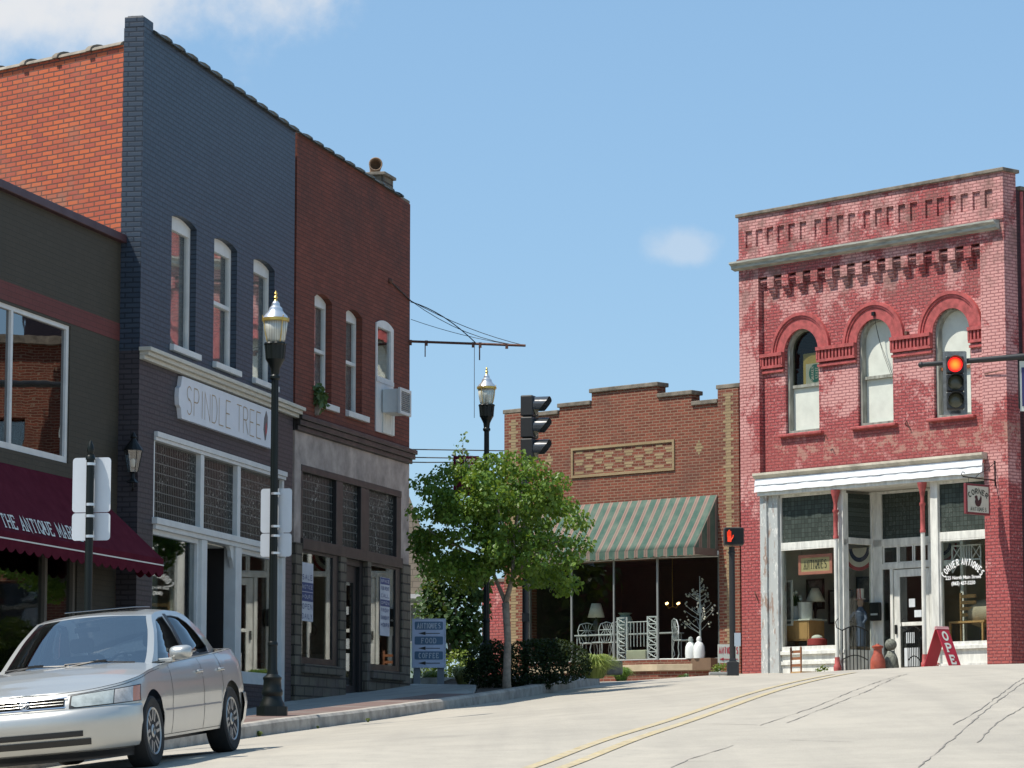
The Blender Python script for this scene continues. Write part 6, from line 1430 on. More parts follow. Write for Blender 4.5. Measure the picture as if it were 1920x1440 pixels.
for px_, py_ in outline:
    dz = rr.uniform(-.75, .75); p_ = P(px_, py_, DT + dz); e_ = abs(px_ - 940) / 160; r_ = rr.uniform(.22, .31) * (1.1 - .3 * e_); cl.append((p_, (r_ * 1.15, r_ * 1.15, r_ * .75)))
for i in range(40):
    a = rr.uniform(0, 6.28); r_ = rr.uniform(0, .98); c0 = P(938, rr.uniform(905, 1068), DT); rad_ = rr.uniform(.16, .25); cl.append((c0 + Vector((math.cos(a) * r_ * 1.05, math.sin(a) * r_, 0)), (rad_ * 1.15, rad_ * 1.15, rad_ * .75)))
crown(cl, 4100, .064, 3, .45, .3).build('crown', M_LEAF, tr, world=True, recalc=False)
mb = MB(); fk = P(948, 1130, DT)
mb.tube([tb - Vector((0, 0, .1)), tb + Vector((0, 0, .12)), P(952, 1200, DT), fk], [.085, .065, .055, .058], 10)
def limb(pts, r0, r1): mb.tube(pts, [r0 + (r1 - r0) * i / (len(pts) - 1) for i in range(len(pts))], 7)
limb([fk, P(962, 1080, DT - .1), P(962, 1010, DT), P(975, 940, DT + .2), P(980, 890, DT + .3)], .045, .008)
limb([fk, P(935, 1100, DT + .1), P(915, 1050, DT + .2), P(890, 980, DT + .4), P(850, 930, DT + .5)], .038, .007)
limb([P(962, 1080, DT - .1), P(990, 1050, DT - .3), P(1030, 1020, DT - .4), P(1065, 1010, DT - .5)], .028, .006)
limb([P(960, 1040, DT - .05), P(940, 990, DT - .4), P(930, 930, DT - .6), P(920, 890, DT - .5)], .028, .006)
limb([P(915, 1050, DT + .2), P(870, 1030, DT), P(825, 1010, DT - .2), P(800, 990, DT - .2)], .022, .005)
limb([P(962, 1010, DT), P(1000, 960, DT + .4), P(1030, 920, DT + .5)], .022, .005)
mb.build('trunk', M_BARK, tr, world=True, smooth='all')
# hedge mounds
def bush(name, label, cat, blobs, D, mat, size, per, seed, stem=True, droop=.1, group=None, shell=.75):
    base_ = P(blobs[0][0], blobs[0][1], D); c2 = []; rr = random.Random(seed)
    zmin = min((P(px_, py_ + rp, D).z for px_, py_, rp in blobs)); o_ = thing(name, label, cat, (base_.x, D, zmin), 0, group)
    for px_, py_, rp in blobs:
        s_ = rp * D / 5943; dz = rr.uniform(-.2, .2) * s_; c2.append((P(px_, py_, D + dz), (s_, s_, s_)))
    crown(c2, per, size, seed, droop, shell).build('foliage', mat, o_, world=True, recalc=False)
    if stem:
        mb = MB()
        for q_, r_ in c2[:6]: mb.tube([(base_.x, D, zmin - .05), ((base_.x + q_.x) / 2, D, (zmin + q_.z) / 2 - .05), q_], [.03, .02, .008], 5)
        mb.build('stem', M_BARK, o_, world=True)
    return o_
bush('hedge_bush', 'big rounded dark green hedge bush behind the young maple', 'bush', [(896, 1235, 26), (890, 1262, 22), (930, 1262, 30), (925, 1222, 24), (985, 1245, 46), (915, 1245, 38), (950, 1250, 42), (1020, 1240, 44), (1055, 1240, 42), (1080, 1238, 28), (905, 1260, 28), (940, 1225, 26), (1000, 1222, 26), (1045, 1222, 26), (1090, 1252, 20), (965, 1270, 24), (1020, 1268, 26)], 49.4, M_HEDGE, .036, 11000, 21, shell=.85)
bush('evergreen_tree', 'tall dark green holly tree behind the sign and left of the stepped shop', 'tree', [(845, 1190, 45), (830, 1120, 40), (860, 1080, 42), (890, 1140, 34), (850, 1150, 48), (820, 1175, 34), (875, 1200, 32), (870, 1060, 34), (815, 1100, 22), (890, 1095, 34), (880, 1180, 34), (805, 1140, 16)], 57.5, M_LEAFD, .10, 1900, 22, shell=.6)
bush('shrub', 'yellow green shrub low behind the ANTIQUES FOOD COFFEE sign', 'shrub', [(862, 1240, 26), (845, 1255, 26), (880, 1258, 20), (795, 1262, 22), (820, 1268, 20), (812, 1235, 10)], 56.6, M_LEAFY, .06, 2600, 23, stem=False)
bush('far_tree', 'feathery light green conifer top rising above the young maple, far behind', 'tree', [(868, 830, 9), (862, 850, 14), (875, 862, 13), (850, 868, 12), (866, 880, 22), (885, 880, 14), (845, 890, 14), (868, 815, 5), (855, 838, 5)], 105, M_CONI, .14, 420, 24, droop=-.6, shell=.2)
bush('far_tree', 'pale green tree beside the grey shingled house, left of the holly tree', 'tree', [(800, 1080, 18), (805, 1110, 24), (795, 1140, 22), (790, 1165, 18), (812, 1060, 14)], 66, M_CONI, .09, 1500, 25, droop=.1, shell=.3)
bush('ledge_weed', 'green weed growing from the ledge of the brown building', 'weed', [(594, 735, 17), (602, 752, 13), (580, 760, 12), (608, 745, 9), (598, 724, 9), (588, 748, 12)], FN.w(.9, .12).y, M_CONI, .10, 2600, 26, stem=True, droop=.6, shell=.2)
bush('potted_plant', 'small green plant in a shallow planter left of the pedestrian signal', 'plant', [(1345, 1252, 9), (1353, 1249, 9), (1340, 1256, 6)], 65.2, M_LEAFY, .05, 5200, 27, stem=False, shell=.2)
pl_ = P(1350, 1264, 65.1); pn = thing('planter', 'shallow pale planter under the small green plant', 'planter', pl_); MB().box(pl_.x - .22, pl_.x + .22, 64.9, 65.3, pl_.z - .02, pl_.z + .04).build('tray', M_WALK, pn, world=True, bevel=.01)
bush('flowering_plant', 'red flowers on the pavement beside the OPEN sign', 'plant', [(1743, 1247, 8), (1733, 1249, 6), (1757, 1247, 6)], 64.2, pm('red petals', (.45, .03, .03), .6), .04, 9000, 28, stem=False, shell=.2)
bush('flowering_plant', 'small green and mauve plant right of the ladder back chair', 'plant', [(1546, 1252, 7), (1534, 1255, 6)], 65.4, M_LEAFY, .05, 6500, 29, stem=False, shell=.2)
bush('shrub', 'spiky dark rosette shrub under the bay window of the stepped shop', 'shrub', [(1278, 1270, 5), (1286, 1268, 6), (1270, 1272, 4)], 69.3, M_CONI, .07, 9000, 30, stem=False, shell=.1)
# ornamental grass
def grass(label, px_, py_, D, wpx, hpx, n_, seed, mat=None, lean=1.0, group='ornamental grass clumps'):
    rr = random.Random(seed); b_ = P(px_, py_, D); o_ = thing('ornamental_grass', label, 'grass clump', b_, 0, group); mb = MB(); pw = wpx * D / 5943; ph = hpx * D / 5943
    for i in range(n_):
        a = rr.uniform(0, 6.28); r0 = pw * .18 * rr.random(); R_ = pw * rr.uniform(.2, .62) * lean; h_ = ph * rr.uniform(.55, 1.1)
        p0_ = b_ + Vector((math.cos(a) * r0, math.sin(a) * r0, 0)); p1_ = p0_ + Vector((math.cos(a) * R_ * .35, math.sin(a) * R_ * .35, h_)); p2_ = p0_ + Vector((math.cos(a) * R_, math.sin(a) * R_, h_ * rr.uniform(.45, .95)))
        t_ = Vector((-math.sin(a), math.cos(a), 0)) * .007
        mb.add([p0_ - t_, p0_ + t_, p1_ + t_, p1_ - t_, p2_], [(0, 1, 2, 3), (3, 2, 4)])
    mb.build('blades', mat or M_LEAFY, o_, world=True, recalc=False); return o_
grass('arching yellow green grass clump at the right end of the hedge', 1115, 1272, 50.5, 95, 42, 900, 41, leafmat('bright grass', (.26, .34, .08), (.42, .46, .16)))
grass('small green grass clump past the end of the kerb, below the bay window', 1165, 1279, 57.0, 50, 26, 600, 42, leafmat('fresh grass', (.12, .22, .04), (.20, .32, .07)))
grass('pale wispy grass clump under the ANTIQUES FOOD COFFEE sign', 868, 1283, 53.5, 60, 30, 500, 43, leafmat('straw grass', (.22, .22, .07), (.30, .30, .12)))
grass('low wispy grass clump behind the left post of the ANTIQUES FOOD COFFEE sign', 815, 1284, 56.2, 70, 24, 400, 44, leafmat('meadow grass', (.12, .17, .04), (.22, .26, .08)))
rk = thing('landscape_stone', 'dark flat stone edging block beside the arching grass clump', 'stone', P(1152, 1262, 54)); MB().boxc(P(1152, 1252, 54), (.28, .2, .24)).build('block', M_COPE, rk, world=True, bevel=.03)

# ================================================================== BEHIND
hA, hB = P(752, 1240, 84), P(850, 1240, 84)
hs_ = thing('house', 'grey brown shingled gable house glimpsed between the brown building and the trees', 'house', (hA.x, 84, 1.6))
M_SH = brick('grey shingles', (.30, .25, .19), (.36, .30, .24), (.2, .17, .13), bw=.3, rh=.16, mort=.012, stain=.2)
zr = P(768, 925, 84).z; zl = P(808, 1068, 84).z
xr0 = P(700, 1000, 84).x; xr1 = P(806, 1060, 84).x
MB().prism([(xr0 - 3, 1.0), (P(830, 1000, 84).x, 1.0), (P(830, 1000, 84).x, P(1, 1115, 84).z), (xr0 - 3, P(1, 1115, 84).z)], 84.3, 90).build('wall', pm('pale mint siding', (.38, .50, .44), .7), hs_, world=True)
MB().prism([(xr0 - 3, P(1, 1118, 84).z), (P(835, 1000, 84).x, P(1, 1118, 84).z), (P(765, 1000, 84).x, zr), (xr0 - 3, zr + 1.0)], 84, 90.2).build('roof', M_SH, hs_, world=True)
MB().box(xr0, P(835, 1000, 84).x, 83.9, 84.0, P(1, 1122, 84).z, P(1, 1114, 84).z).build('eave', M_WHITE, hs_, world=True)
wv = MB().prism(rect(P(772, 1, 84).x, P(793, 1, 84).x, P(1, 1205, 84).z, P(1, 1130, 84).z), 84.2, 84.28, holes=[rect(P(774, 1, 84).x, P(791, 1, 84).x, P(1, 1202, 84).z, P(1, 1133, 84).z)]).build('window', M_WHITE, hs_, world=True)
MB().box(P(774, 1, 84).x, P(791, 1, 84).x, 84.24, 84.26, P(1, 1202, 84).z, P(1, 1133, 84).z).build('pane', M_GLASSUP, wv, world=True)
uw = thing('utility_wire', 'three thin utility wires crossing the sky behind the brown building', 'wires', P(760, 860, 120))
for i, (y0_, y1_) in enumerate(((843, 846), (858, 861), (867, 866))): MB().tube([P(500, y0_ - 4, 120), P(800, y0_, 120), P(1000, y1_, 118), P(1300, y1_ + 10, 116)], .022, 4).build('wire', M_BLACK, uw, world=True)

# side street behind the left row: unseen building and trees added to darken reflections
sb = thing('brick_building', 'unseen long brick building added on the side street to darken bay window reflections', 'building', (-34, 66, 1.4), math.radians(90))
MB().prism(rect(-22, 22, -1, 9.5), 0, 10, holes=[rect(-19 + i * 4.2, -17.4 + i * 4.2, 4.4, 7.2) for i in range(9)] + [rect(-20 + i * 6.2, -16 + i * 6.2, .4, 3.0) for i in range(6)]).build('wall', M_BROWN, sb)
MB().box(-22, 22, .4, .5, 0, 8).build('pane', M_GLASSUP, sb); MB().box(-22.2, 22.2, -.2, 10.2, 9.5, 9.7).build('coping', M_COPE, sb)
MB().box(-21.8, 21.8, 1.5, 1.6, -1, 9).build('interior', M_DARKINT, sb)
for i, (x_, y_, l_) in enumerate(((-16, 62, 'nearer broad unseen tree added on the side street to darken reflections'), (-19, 72, 'farther broad unseen tree added on the side street to darken reflections'), (-13, 78, 'unseen tree added behind the stepped shop to darken reflections'))):
    tt = thing('added_street_tree', l_, 'tree', (x_, y_, G(x_, y_)), 0, 'unseen trees added for reflections'); zg = G(x_, y_); rr = random.Random(60 + i)
    crown([(Vector((x_ + rr.uniform(-1.6, 1.6), y_ + rr.uniform(-1.6, 1.6), zg + rr.uniform(2.6, 6))), (1.3, 1.3, 1.0)) for k_ in range(16)], 110, .3, 70 + i, .2, .3).build('crown', M_LEAFD, tt, world=True, recalc=False)
    MB().tube([(x_, y_, zg - .1), (x_ + .1, y_, zg + 2), (x_, y_, zg + 4.5)], [.22, .16, .06], 8).build('trunk', M_BARK, tt, world=True)

bush('shrub', 'low dark shrub between the holly tree and the hedge', 'shrub', [(885, 1255, 26), (870, 1225, 20), (858, 1262, 18), (880, 1235, 18)], 58.5, M_LEAFD, .07, 3000, 33, stem=False)
ob_ = thing('brick_building', 'unseen brick block added across the cross street to darken window reflections', 'building', (15.2, 69, 1.4), math.radians(-38))  # unseen block added so the left row's panes mirror dark brick
MB().prism(rect(0, 24, -1, 8.6), 0, 9, holes=[rect(1.5 + i * 3.1, 2.9 + i * 3.1, 4.3, 6.8) for i in range(7)] + [rect(1 + i * 5.8, 5.6 + i * 5.8, .3, 2.9) for i in range(4)]).build('wall', M_STEP, ob_)
MB().box(.05, 23.9, .4, .5, 0, 8).build('pane', M_GLASSUP, ob_); MB().box(-.1, 24.1, -.2, 9.2, 8.6, 8.8).build('coping', M_COPE, ob_); MB().box(.1, 23.8, 1.5, 1.6, -1, 8).build('interior', M_DARKINT, ob_)

M_WEED = MATS.get('w') or leafmat('gutter weed', (.10, .15, .04), (.20, .22, .08))
for px_, py_, w_, l_ in ((487, 1381, 14, 'tuft of weeds in the gutter just behind the silver car'), (690, 1354, 10, 'thin weed tuft in the gutter below the brown shop window'), (596, 1366, 7, 'tiny weed tuft in the gutter in front of the lamp post')):
    q_ = gpt(px_, py_); grass(l_, px_, py_, q_[1], w_, w_ * .7, 60, 90 + px_, M_WEED, group='weed tufts in the gutter')
# ================================================================== CAR
def build_car():
    lf = P(300, 1437, 24.9); lr = P(446, 1408, 27.25); rr_ = P(145, 1433, 27.5)
    fwd = (lf - lr).normalized(); left = (lr - rr_); left = (left - fwd * left.dot(fwd)).normalized(); up = fwd.cross(left)
    WB, TR = 2.67, .80
    XA, XR = 1.34, -1.33
    org = lr - fwd * XR * ((lf - lr).length / WB) - left * TR
    M3 = Matrix((fwd, left, up)).transposed()
    car = thing('parked_car', 'silver four door saloon car parked at the kerb facing the camera at the left edge', 'car', org)
    car.rotation_mode = 'QUATERNION'; car.rotation_quaternion = M3.to_quaternion()
    k = (lf - lr).length / WB; car.scale = (k, k, k)
    PNT, t, b = nodes('silver car paint'); g = NT(t); b.inputs['Base Color'].default_value = (.50, .50, .475, 1); b.inputs['Metallic'].default_value = .55; b.inputs['Roughness'].default_value = .34; b.inputs['Coat Weight'].default_value = .7; b.inputs['Coat Roughness'].default_value = .06
    g.l(g.mix(g.ramp(g.noise(2.2, 5, .6, g.obj()), .35, .7, 0, .3), (.50, .50, .475), (.42, .41, .385)), b.inputs['Base Color'])
    BLK = pm('car black plastic', (.012, .012, .013), .45); RUB = pm('tyre rubber', (.014, .014, .014), .8, bump=.2); CHR = pm('chrome', (.75, .75, .76), .12, metal=1, var=.02)
    GLS = glass('tinted car glass', (.42, .50, .55), .26, .01, 1.55); GLD = glass('dark side glass', (.03, .035, .04), .22, .01, 1.55)
    def lin(x, xs, ys): return float(np.interp(x, xs, ys))
    def W(z): return lin(z, [.15, .22, .35, .47, .485, .60, .75, .86, .94, 1.02], [.81, .83, .862, .878, .872, .888, .882, .862, .815, .78])
    def XF(z): return lin(z, [.15, .22, .35, .5, .575, .62, .68, .72, .76], [2.12, 2.20, 2.26, 2.27, 2.24, 2.215, 2.17, 2.12, 2.06])
    def XB(z): return lin(z, [.15, .22, .35, .55, .70, .85, .98], [-2.22, -2.34, -2.42, -2.43, -2.38, -2.36, -2.33])
    C0, C1, NF = 1.40, -1.50, 2.75
    def sxy(sp, z):
        w_ = W(z)
        if sp < 1:
            a = sp * PI / 2; return C0 + (XF(z) - C0) * max(0, math.cos(a)) ** (2 / NF), w_ * math.sin(a) ** (2 / NF)
        if sp <= 2: return C0 + (C1 - C0) * (sp - 1), w_
        a = (3 - sp) * PI / 2; return C1 + (XB(z) - C1) * max(0, math.cos(a)) ** (2 / NF), w_ * max(0, math.sin(a)) ** (2 / NF)
    def ZT(x): return lin(x, [-2.4, -2.25, -1.75, -1.2, -.3, .6, .95, 1.4, 1.8, 2.0, 2.12, 2.2], [.93, .965, .985, .955, .925, .895, .885, .845, .785, .745, .715, .69])
    R = .365
    def ZB_(x):
        for xa in (XA, XR):
            if abs(x - xa) < R: return max(.24, .315 + math.sqrt(R * R - (x - xa) ** 2))
        return .24
    sps = [i / 60 for i in range(60)] + [1 + i / 140 for i in range(140)] + [2 + i / 60 for i in range(61)]
    def off(sp, z, d):
        x, y = sxy(sp, z); x2, y2 = sxy(min(3, sp + .004), z); x1, y1 = sxy(max(0, sp - .004), z); t_ = Vector((x2 - x1, y2 - y1)); 
        if t_.length < 1e-9: t_ = Vector((0, 1))
        t_.normalize(); return (x + t_.y * d, y - t_.x * d, z)
    def mirror(mb):
        n = len(mb.v); mb.v += [(a, -b_, c) for a, b_, c in mb.v]; mb.f += [tuple(n + i for i in f[::-1]) for f in mb.f]; mb.m += mb.m[:]; return mb
    def spx(x):   # station where the flank is at x (z .5)
        lo, hi = 0., 3.
        for _ in range(40):
            m = (lo + hi) / 2
            if sxy(m, .5)[0] > x: lo = m
            else: hi = m
        return lo
    spA = spx(XA + R)
    # flanks
    mb = MB(); NV = 12
    for sp in sps:
        x0, _ = sxy(sp, .7); zt = ZT(x0); zb = ZB_(sxy(sp, .5)[0]) if sp > spA else .575
        for j in range(NV + 1):
            z = zb + (zt - zb) * (j / NV); mb.v.append((*sxy(sp, z), z))
    for i in range(len(sps) - 1):
        for j in range(NV): a = i * (NV + 1) + j; mb.f.append((a, a + NV + 1, a + NV + 2, a + 1)); mb.m.append(0)
    # hood, cabin rim and boot lid
    NK = 16; n0 = len(mb.v); rows = []
    for sp in sps:
        x0, _ = sxy(sp, .7); zt = ZT(x0); x, y = sxy(sp, zt)
        for j in range(NK + 1):
            kk = 1 - j / NK; cr = .055 if x > .8 else .02
            cr *= min(1, (2.25 - x) / .6) if x > .8 else 1
            mb.v.append((x, y * kk, zt + cr * (1 - kk ** 3) + .004))
    for i in range(len(sps) - 1):
        for j in range(NK):
            x = sxy(sps[i], .8)[0]; kk = 1 - (j + .5) / NK
            if -1.66 < x < .86 and kk < .93: continue
            a = n0 + i * (NK + 1) + j; mb.f.append((a, a + NK + 1, a + NK + 2, a + 1)); mb.m.append(0)
    mirror(mb); body = mb.build('body', PNT, car, smooth=28, recalc=False)
    def patch(name, mat, sp0, sp1, z0f, z1f, d, n=24, m=4, par=None, both=True, smooth='all', side=1):
        mb = MB()
        for i in range(n + 1):
            sp = sp0 + (sp1 - sp0) * i / n; a, b_ = z0f(sp), z1f(sp)
            for j in range(m + 1): z = a + (b_ - a) * j / m; mb.v.append(off(sp, z, d))
        for i in range(n):
            for j in range(m): a = i * (m + 1) + j; mb.f.append((a, a + m + 1, a + m + 2, a + 1)); mb.m.append(0)
        if both: mirror(mb)
        elif side < 0: mb.v = [(a, -b_, c) for a, b_, c in mb.v]
        return mb.build(name, mat, par or car, smooth=smooth, recalc=False)
    # front bumper with a rounded upper lip
    prof = [(.575, -.01), (.572, .012), (.555, .028), (.50, .034), (.42, .034), (.385, .026), (.33, .024), (.25, .028), (.215, .015), (.20, -.04)]
    mb = MB(); nn = 50
    for i in range(nn + 1):
        sp = spA * .998 * i / nn
        for z, d in prof: mb.v.append(off(sp, z, d))
    for i in range(nn):
        for j in range(len(prof) - 1): a = i * len(prof) + j; mb.f.append((a, a + 1, a + len(prof) + 1, a + len(prof))); mb.m.append(0)
    mirror(mb); bump = mb.build('front_bumper', PNT, car, smooth=35, recalc=False)
    def spy(y):
        lo, hi = 0., 1.
        for _ in range(40):
            m = (lo + hi) / 2
            if sxy(m, .6)[1] < y: lo = m
            else: hi = m
        return lo
    patch('air_intake', BLK, 0, spy(.50), lambda s: .338, lambda s: .385, .034, par=bump); patch('air_intake', BLK, 0, spy(.56), lambda s: .262, lambda s: .315, .036, par=bump)
    patch('valance', BLK, 0, spA, lambda s: .13, lambda s: .20, -.03)
    # grille
    gr = patch('grille', pm('matte grille black', (.008, .008, .008), .9, spec=.1), 0, spy(.34), lambda s: .600, lambda s: .672, .012)
    for z in (.622, .646): patch('grille_bar', PNT, 0, spy(.335), lambda s, z=z: z, lambda s, z=z: z + .003, .0135, m=1, par=gr)
    patch('grille_surround', CHR, 0, spy(.36), lambda s: .672, lambda s: .682, .018, m=1, par=gr)
    patch('grille_surround', CHR, 0, spy(.36), lambda s: .592, lambda s: .600, .018, m=1, par=gr)
    xe = off(0, .635, .03)[0]; mb = MB()
    for rx, ry, dz in ((.048, .032, 0), (.017, .030, 0), (.045, .012, .011)):
        mb.tube([(xe + .004, rx * math.cos(a * PI / 12), .637 + dz + ry * math.sin(a * PI / 12)) for a in range(25)], .0045, 6, cap=False)
    mb.build('emblem', CHR, gr, smooth='all')
    # headlights
    LENS = pm('headlight lens', (.55, .56, .50), .12, metal=.4, var=.25, scale=14, coat=1); AMB = pm('amber lens', (.50, .17, .07), .2, coat=1); CLR = pm('clear indicator lens', (.50, .46, .42), .2, metal=.2, var=.3, scale=20, coat=1)
    s0, s1, s2 = spy(.40), spy(.72), spy(.865)
    def hb(s): return .588 + .012 * (s - s0) / (s2 - s0)
    def ht(s): return .682 + .048 * ((s - s0) / (s2 - s0)) ** .8
    for side in (1, -1):
        patch('headlight_gasket', BLK, s0 - .012, s2 + .02, lambda s: hb(max(s, s0)) - .007, lambda s: ht(max(s, s0)) + .007, .006, both=False, side=side)
        h = patch('headlight', LENS, s0, s1 - .004, lambda s: hb(s) + .018 * max(0, 1 - (s - s0) / .03), ht, .012, both=False, side=side)
        patch('indicator', CLR, s1 + .004, s1 + (s2 - s1) * .68, hb, ht, .012, both=False, par=h, side=side); patch('indicator', AMB, s1 + (s2 - s1) * .68, s2, hb, ht, .012, both=False, par=h, side=side)
    # rear
    patch('tail_light', pm('tail lens', (.35, .02, .02), .2, coat=1), 2.55, 2.80, lambda s: .70, lambda s: .86, .008)
    prof = [(.56, -.01), (.55, .02), (.45, .035), (.30, .03), (.22, .01)]; mb = MB(); spR = spx(XR - R)
    for i in range(41):
        sp = spR + .003 + (3 - spR) * i / 40.2
        for z, d in prof: mb.v.append(off(min(3, sp), z, d))
    for i in range(40):
        for j in range(4): a = i * 5 + j; mb.f.append((a, a + 1, a + 6, a + 5)); mb.m.append(0)
    mirror(mb).build('rear_bumper', PNT, car, smooth=35, recalc=False)
    # seams, moulding
    GAP = BLK
    def vline(x, z0, z1, lean=0): s = spx(x); patch('door_seam', GAP, s, s + .0035, lambda q: z0, lambda q: z1, .0015, n=1, m=10)
    vline(.72, .27, .885); vline(-.33, .27, .92); vline(-1.02, .55, .95)
    patch('sill_seam', GAP, spx(.95), spx(-.95), lambda s: .262, lambda s: .268, .0015, n=40, m=1)
    patch('side_moulding', PNT, spx(.94), spx(-.93), lambda s: .478, lambda s: .492, .010, n=60, m=1)
    patch('bonnet_seam', GAP, spy(.36), spA + .28, lambda s: ZT(sxy(s, .7)[0]) - .022, lambda s: ZT(sxy(s, .7)[0]) - .017, .002, n=60, m=1)
    for x in (-.22, -.98):
        s = spx(x); q = off(s, .80, .02); MB().box(q[0] - .075, q[0] + .075, q[1] - .02, q[1] + .012, .785, .812).build('door_handle', PNT, car, bevel=.008); MB().ball((q[0] - .11, q[1] - .018, .79), .012, 5).build('lock', BLK, car)
    # ---- greenhouse
    def gy(x, z):
        y = .752 - max(0, z - .91) * .40 - max(0, z - 1.2) * .16
        return y - .035 * max(0, (x - .3) / .5) ** 2 * 1.0 - .05 * max(0, (-.9 - x) / .6) ** 2
    def dens(poly, n=6):
        r = []
        for i, p_ in enumerate(poly):
            q = poly[(i + 1) % len(poly)]
            for j in range(n): r.append((p_[0] + (q[0] - p_[0]) * j / n, p_[1] + (q[1] - p_[1]) * j / n))
        return r
    outl = [(.80, .885), (.62, .99), (.36, 1.17), (.14, 1.315), (.06, 1.352), (-.10, 1.378), (-.45, 1.395), (-.80, 1.380), (-1.0, 1.345), (-1.30, 1.195), (-1.60, 1.04), (-1.78, .965), (-1.3, .935), (-.3, .905)]
    w1 = [(.60, .925), (.50, 1.005), (.28, 1.16), (.10, 1.275), (.03, 1.305), (-.10, 1.328), (-.26, 1.338), (-.29, 1.15), (-.31, .935)]
    w2 = [(-.37, .94), (-.35, 1.15), (-.33, 1.342), (-.55, 1.342), (-.76, 1.325), (-.92, 1.27), (-1.10, 1.14), (-1.24, 1.02), (-1.20, .965)]
    for sd, lab in ((1, 0), (-1, 0)):
        def mp_(mb): mb.v = [(a, sd * (gy(a, c) + b_), c) for a, b_, c in mb.v]; return mb
        mp_(MB().prism(dens(outl, 3), -.03, 0, holes=[dens(w1, 3), dens(w2, 3)])).build('window_pillars', PNT, car, smooth=25)
        for w_ in (w1, w2):
            big = [(a, c) for a, c in w_]; cx_ = sum(a for a, c in w_) / len(w_); cz_ = sum(c for a, c in w_) / len(w_)
            inn = [(cx_ + (a - cx_) * .955, cz_ + (c - cz_) * .94) for a, c in w_]
            mp_(MB().prism(dens(big, 3), -.022, -.004, holes=[dens(inn, 3)])).build('window_seal', BLK, car)
            mp_(MB().prism(dens(w_, 3), -.016, -.012)).build('side_window', GLD, car, smooth='all')
        mp_(MB().prism(dens([(-.275, .93), (-.30, 1.36), (-.385, 1.36), (-.385, .93)], 4), .001, .004)).build('door_pillar', BLK, car)
    fe = [(.80, .885), (.62, .99), (.36, 1.17), (.14, 1.315), (.06, 1.352)]
    def edge(pl, t_):
        q = t_ * (len(pl) - 1); i = min(int(q), len(pl) - 2); f_ = q - i; return pl[i][0] + (pl[i + 1][0] - pl[i][0]) * f_, pl[i][1] + (pl[i + 1][1] - pl[i][1]) * f_
    def screen(pl, bow, rise, t0, t1, u1, inset):
        mb = MB(); n, m = 24, 14
        for j in range(m + 1):
            t_ = t0 + (t1 - t0) * j / m; x, z = edge(pl, t_); y = gy(x, z)
            for i in range(n + 1):
                u_ = -u1 + 2 * u1 * i / n; mb.v.append((x + bow * (1 - u_ * u_) , y * u_, z + (rise[0] + (rise[1] - rise[0]) * t_) * (1 - u_ * u_) - inset))
        for j in range(m):
            for i in range(n): a = j * (n + 1) + i; mb.f.append((a, a + 1, a + n + 2, a + n + 1)); mb.m.append(0)
        return mb
    screen(fe, .17, (.02, .035), .04, .93, .925, .0).build('windscreen', GLS, car, smooth='all', recalc=False)
    for a, b_ in ((0, .045), (.925, 1.0)): screen(fe, .17, (.02, .035), a, b_, .99, -.001).build('windscreen_surround', BLK if a == 0 else PNT, car, smooth='all', recalc=False)
    for sd in (1, -1):      # A pillar faces
        mb = MB(); m = 14
        for j in range(m + 1):
            t_ = j / m; x, z = edge(fe, t_); y = gy(x, z)
            for u_ in (.92, .96, 1.0): mb.v.append((x + .17 * (1 - u_ * u_), sd * y * u_, z + (.02 + .015 * t_) * (1 - u_ * u_) + .003))
        for j in range(m):
            for i in range(2): a = j * 3 + i; mb.f.append((a, a + 1, a + 4, a + 3)); mb.m.append(0)
        mb.build('windscreen_pillar', PNT, car, smooth='all')
    re_ = [(-1.78, .965), (-1.60, 1.04), (-1.30, 1.195), (-1.0, 1.345)]
    screen(re_, -.12, (.02, .03), .0, 1, .9, 0).build('rear_window', GLS, car, smooth='all', recalc=False)
    screen(re_, -.12, (.02, .03), .93, 1, .99, -.001).build('rear_surround', PNT, car, smooth='all', recalc=False)
    tp_ = [(.06, 1.352), (-.10, 1.378), (-.45, 1.395), (-.80, 1.380), (-1.0, 1.345)]
    mb = MB(); n, m = 20, 24
    for j in range(m + 1):
        x, z = edge(tp_, j / m); y = gy(x, z); bw = .17 * max(0, 1 - j / 6) ** 1 - .12 * max(0, (j - m + 6) / 6)
        for i in range(n + 1): u_ = -1 + 2 * i / n; mb.v.append((x + bw * (1 - u_ * u_), y * u_, z + .036 * (1 - abs(u_) ** 2.6)))
    for j in range(m):
        for i in range(n): a = j * (n + 1) + i; mb.f.append((a, a + 1, a + n + 2, a + n + 1)); mb.m.append(0)
    rf = mb.build('roof', PNT, car, smooth='all'); MB().box(-.62, -.12, -.34, .34, 1.437, 1.447).build('sunroof', GLD, rf, bevel=.004)
    # interior
    INT = pm('car interior grey', (.10, .105, .11), .8); mb = MB(); mb.box(-1.5, .8, -.72, .72, .28, .32); mb.box(.45, .92, -.66, .66, .72, .885); mb.box(-1.62, -1.35, -.6, .6, .85, .95); mb.build('dashboard', INT, car, bevel=.02)
    for y in (-.36, .36):
        s_ = MB().box(-.55, -.02, y - .25, y + .25, .42, .58).build('front_seat', INT, car, bevel=.05)
        Mt = Matrix.Translation((-.50, y, .55)) @ Matrix.Rotation(math.radians(-14), 4, 'Y'); MB().box(-.06, .06, -.23, .23, 0, .50, Mt).build('backrest', INT, s_, bevel=.05); MB().box(-.045, .045, -.12, .12, .53, .67, Mt).build('headrest', INT, s_, bevel=.04)
    MB().box(-1.25, -1.10, -.6, .6, .5, .95).build('rear_seat', INT, car, bevel=.04)
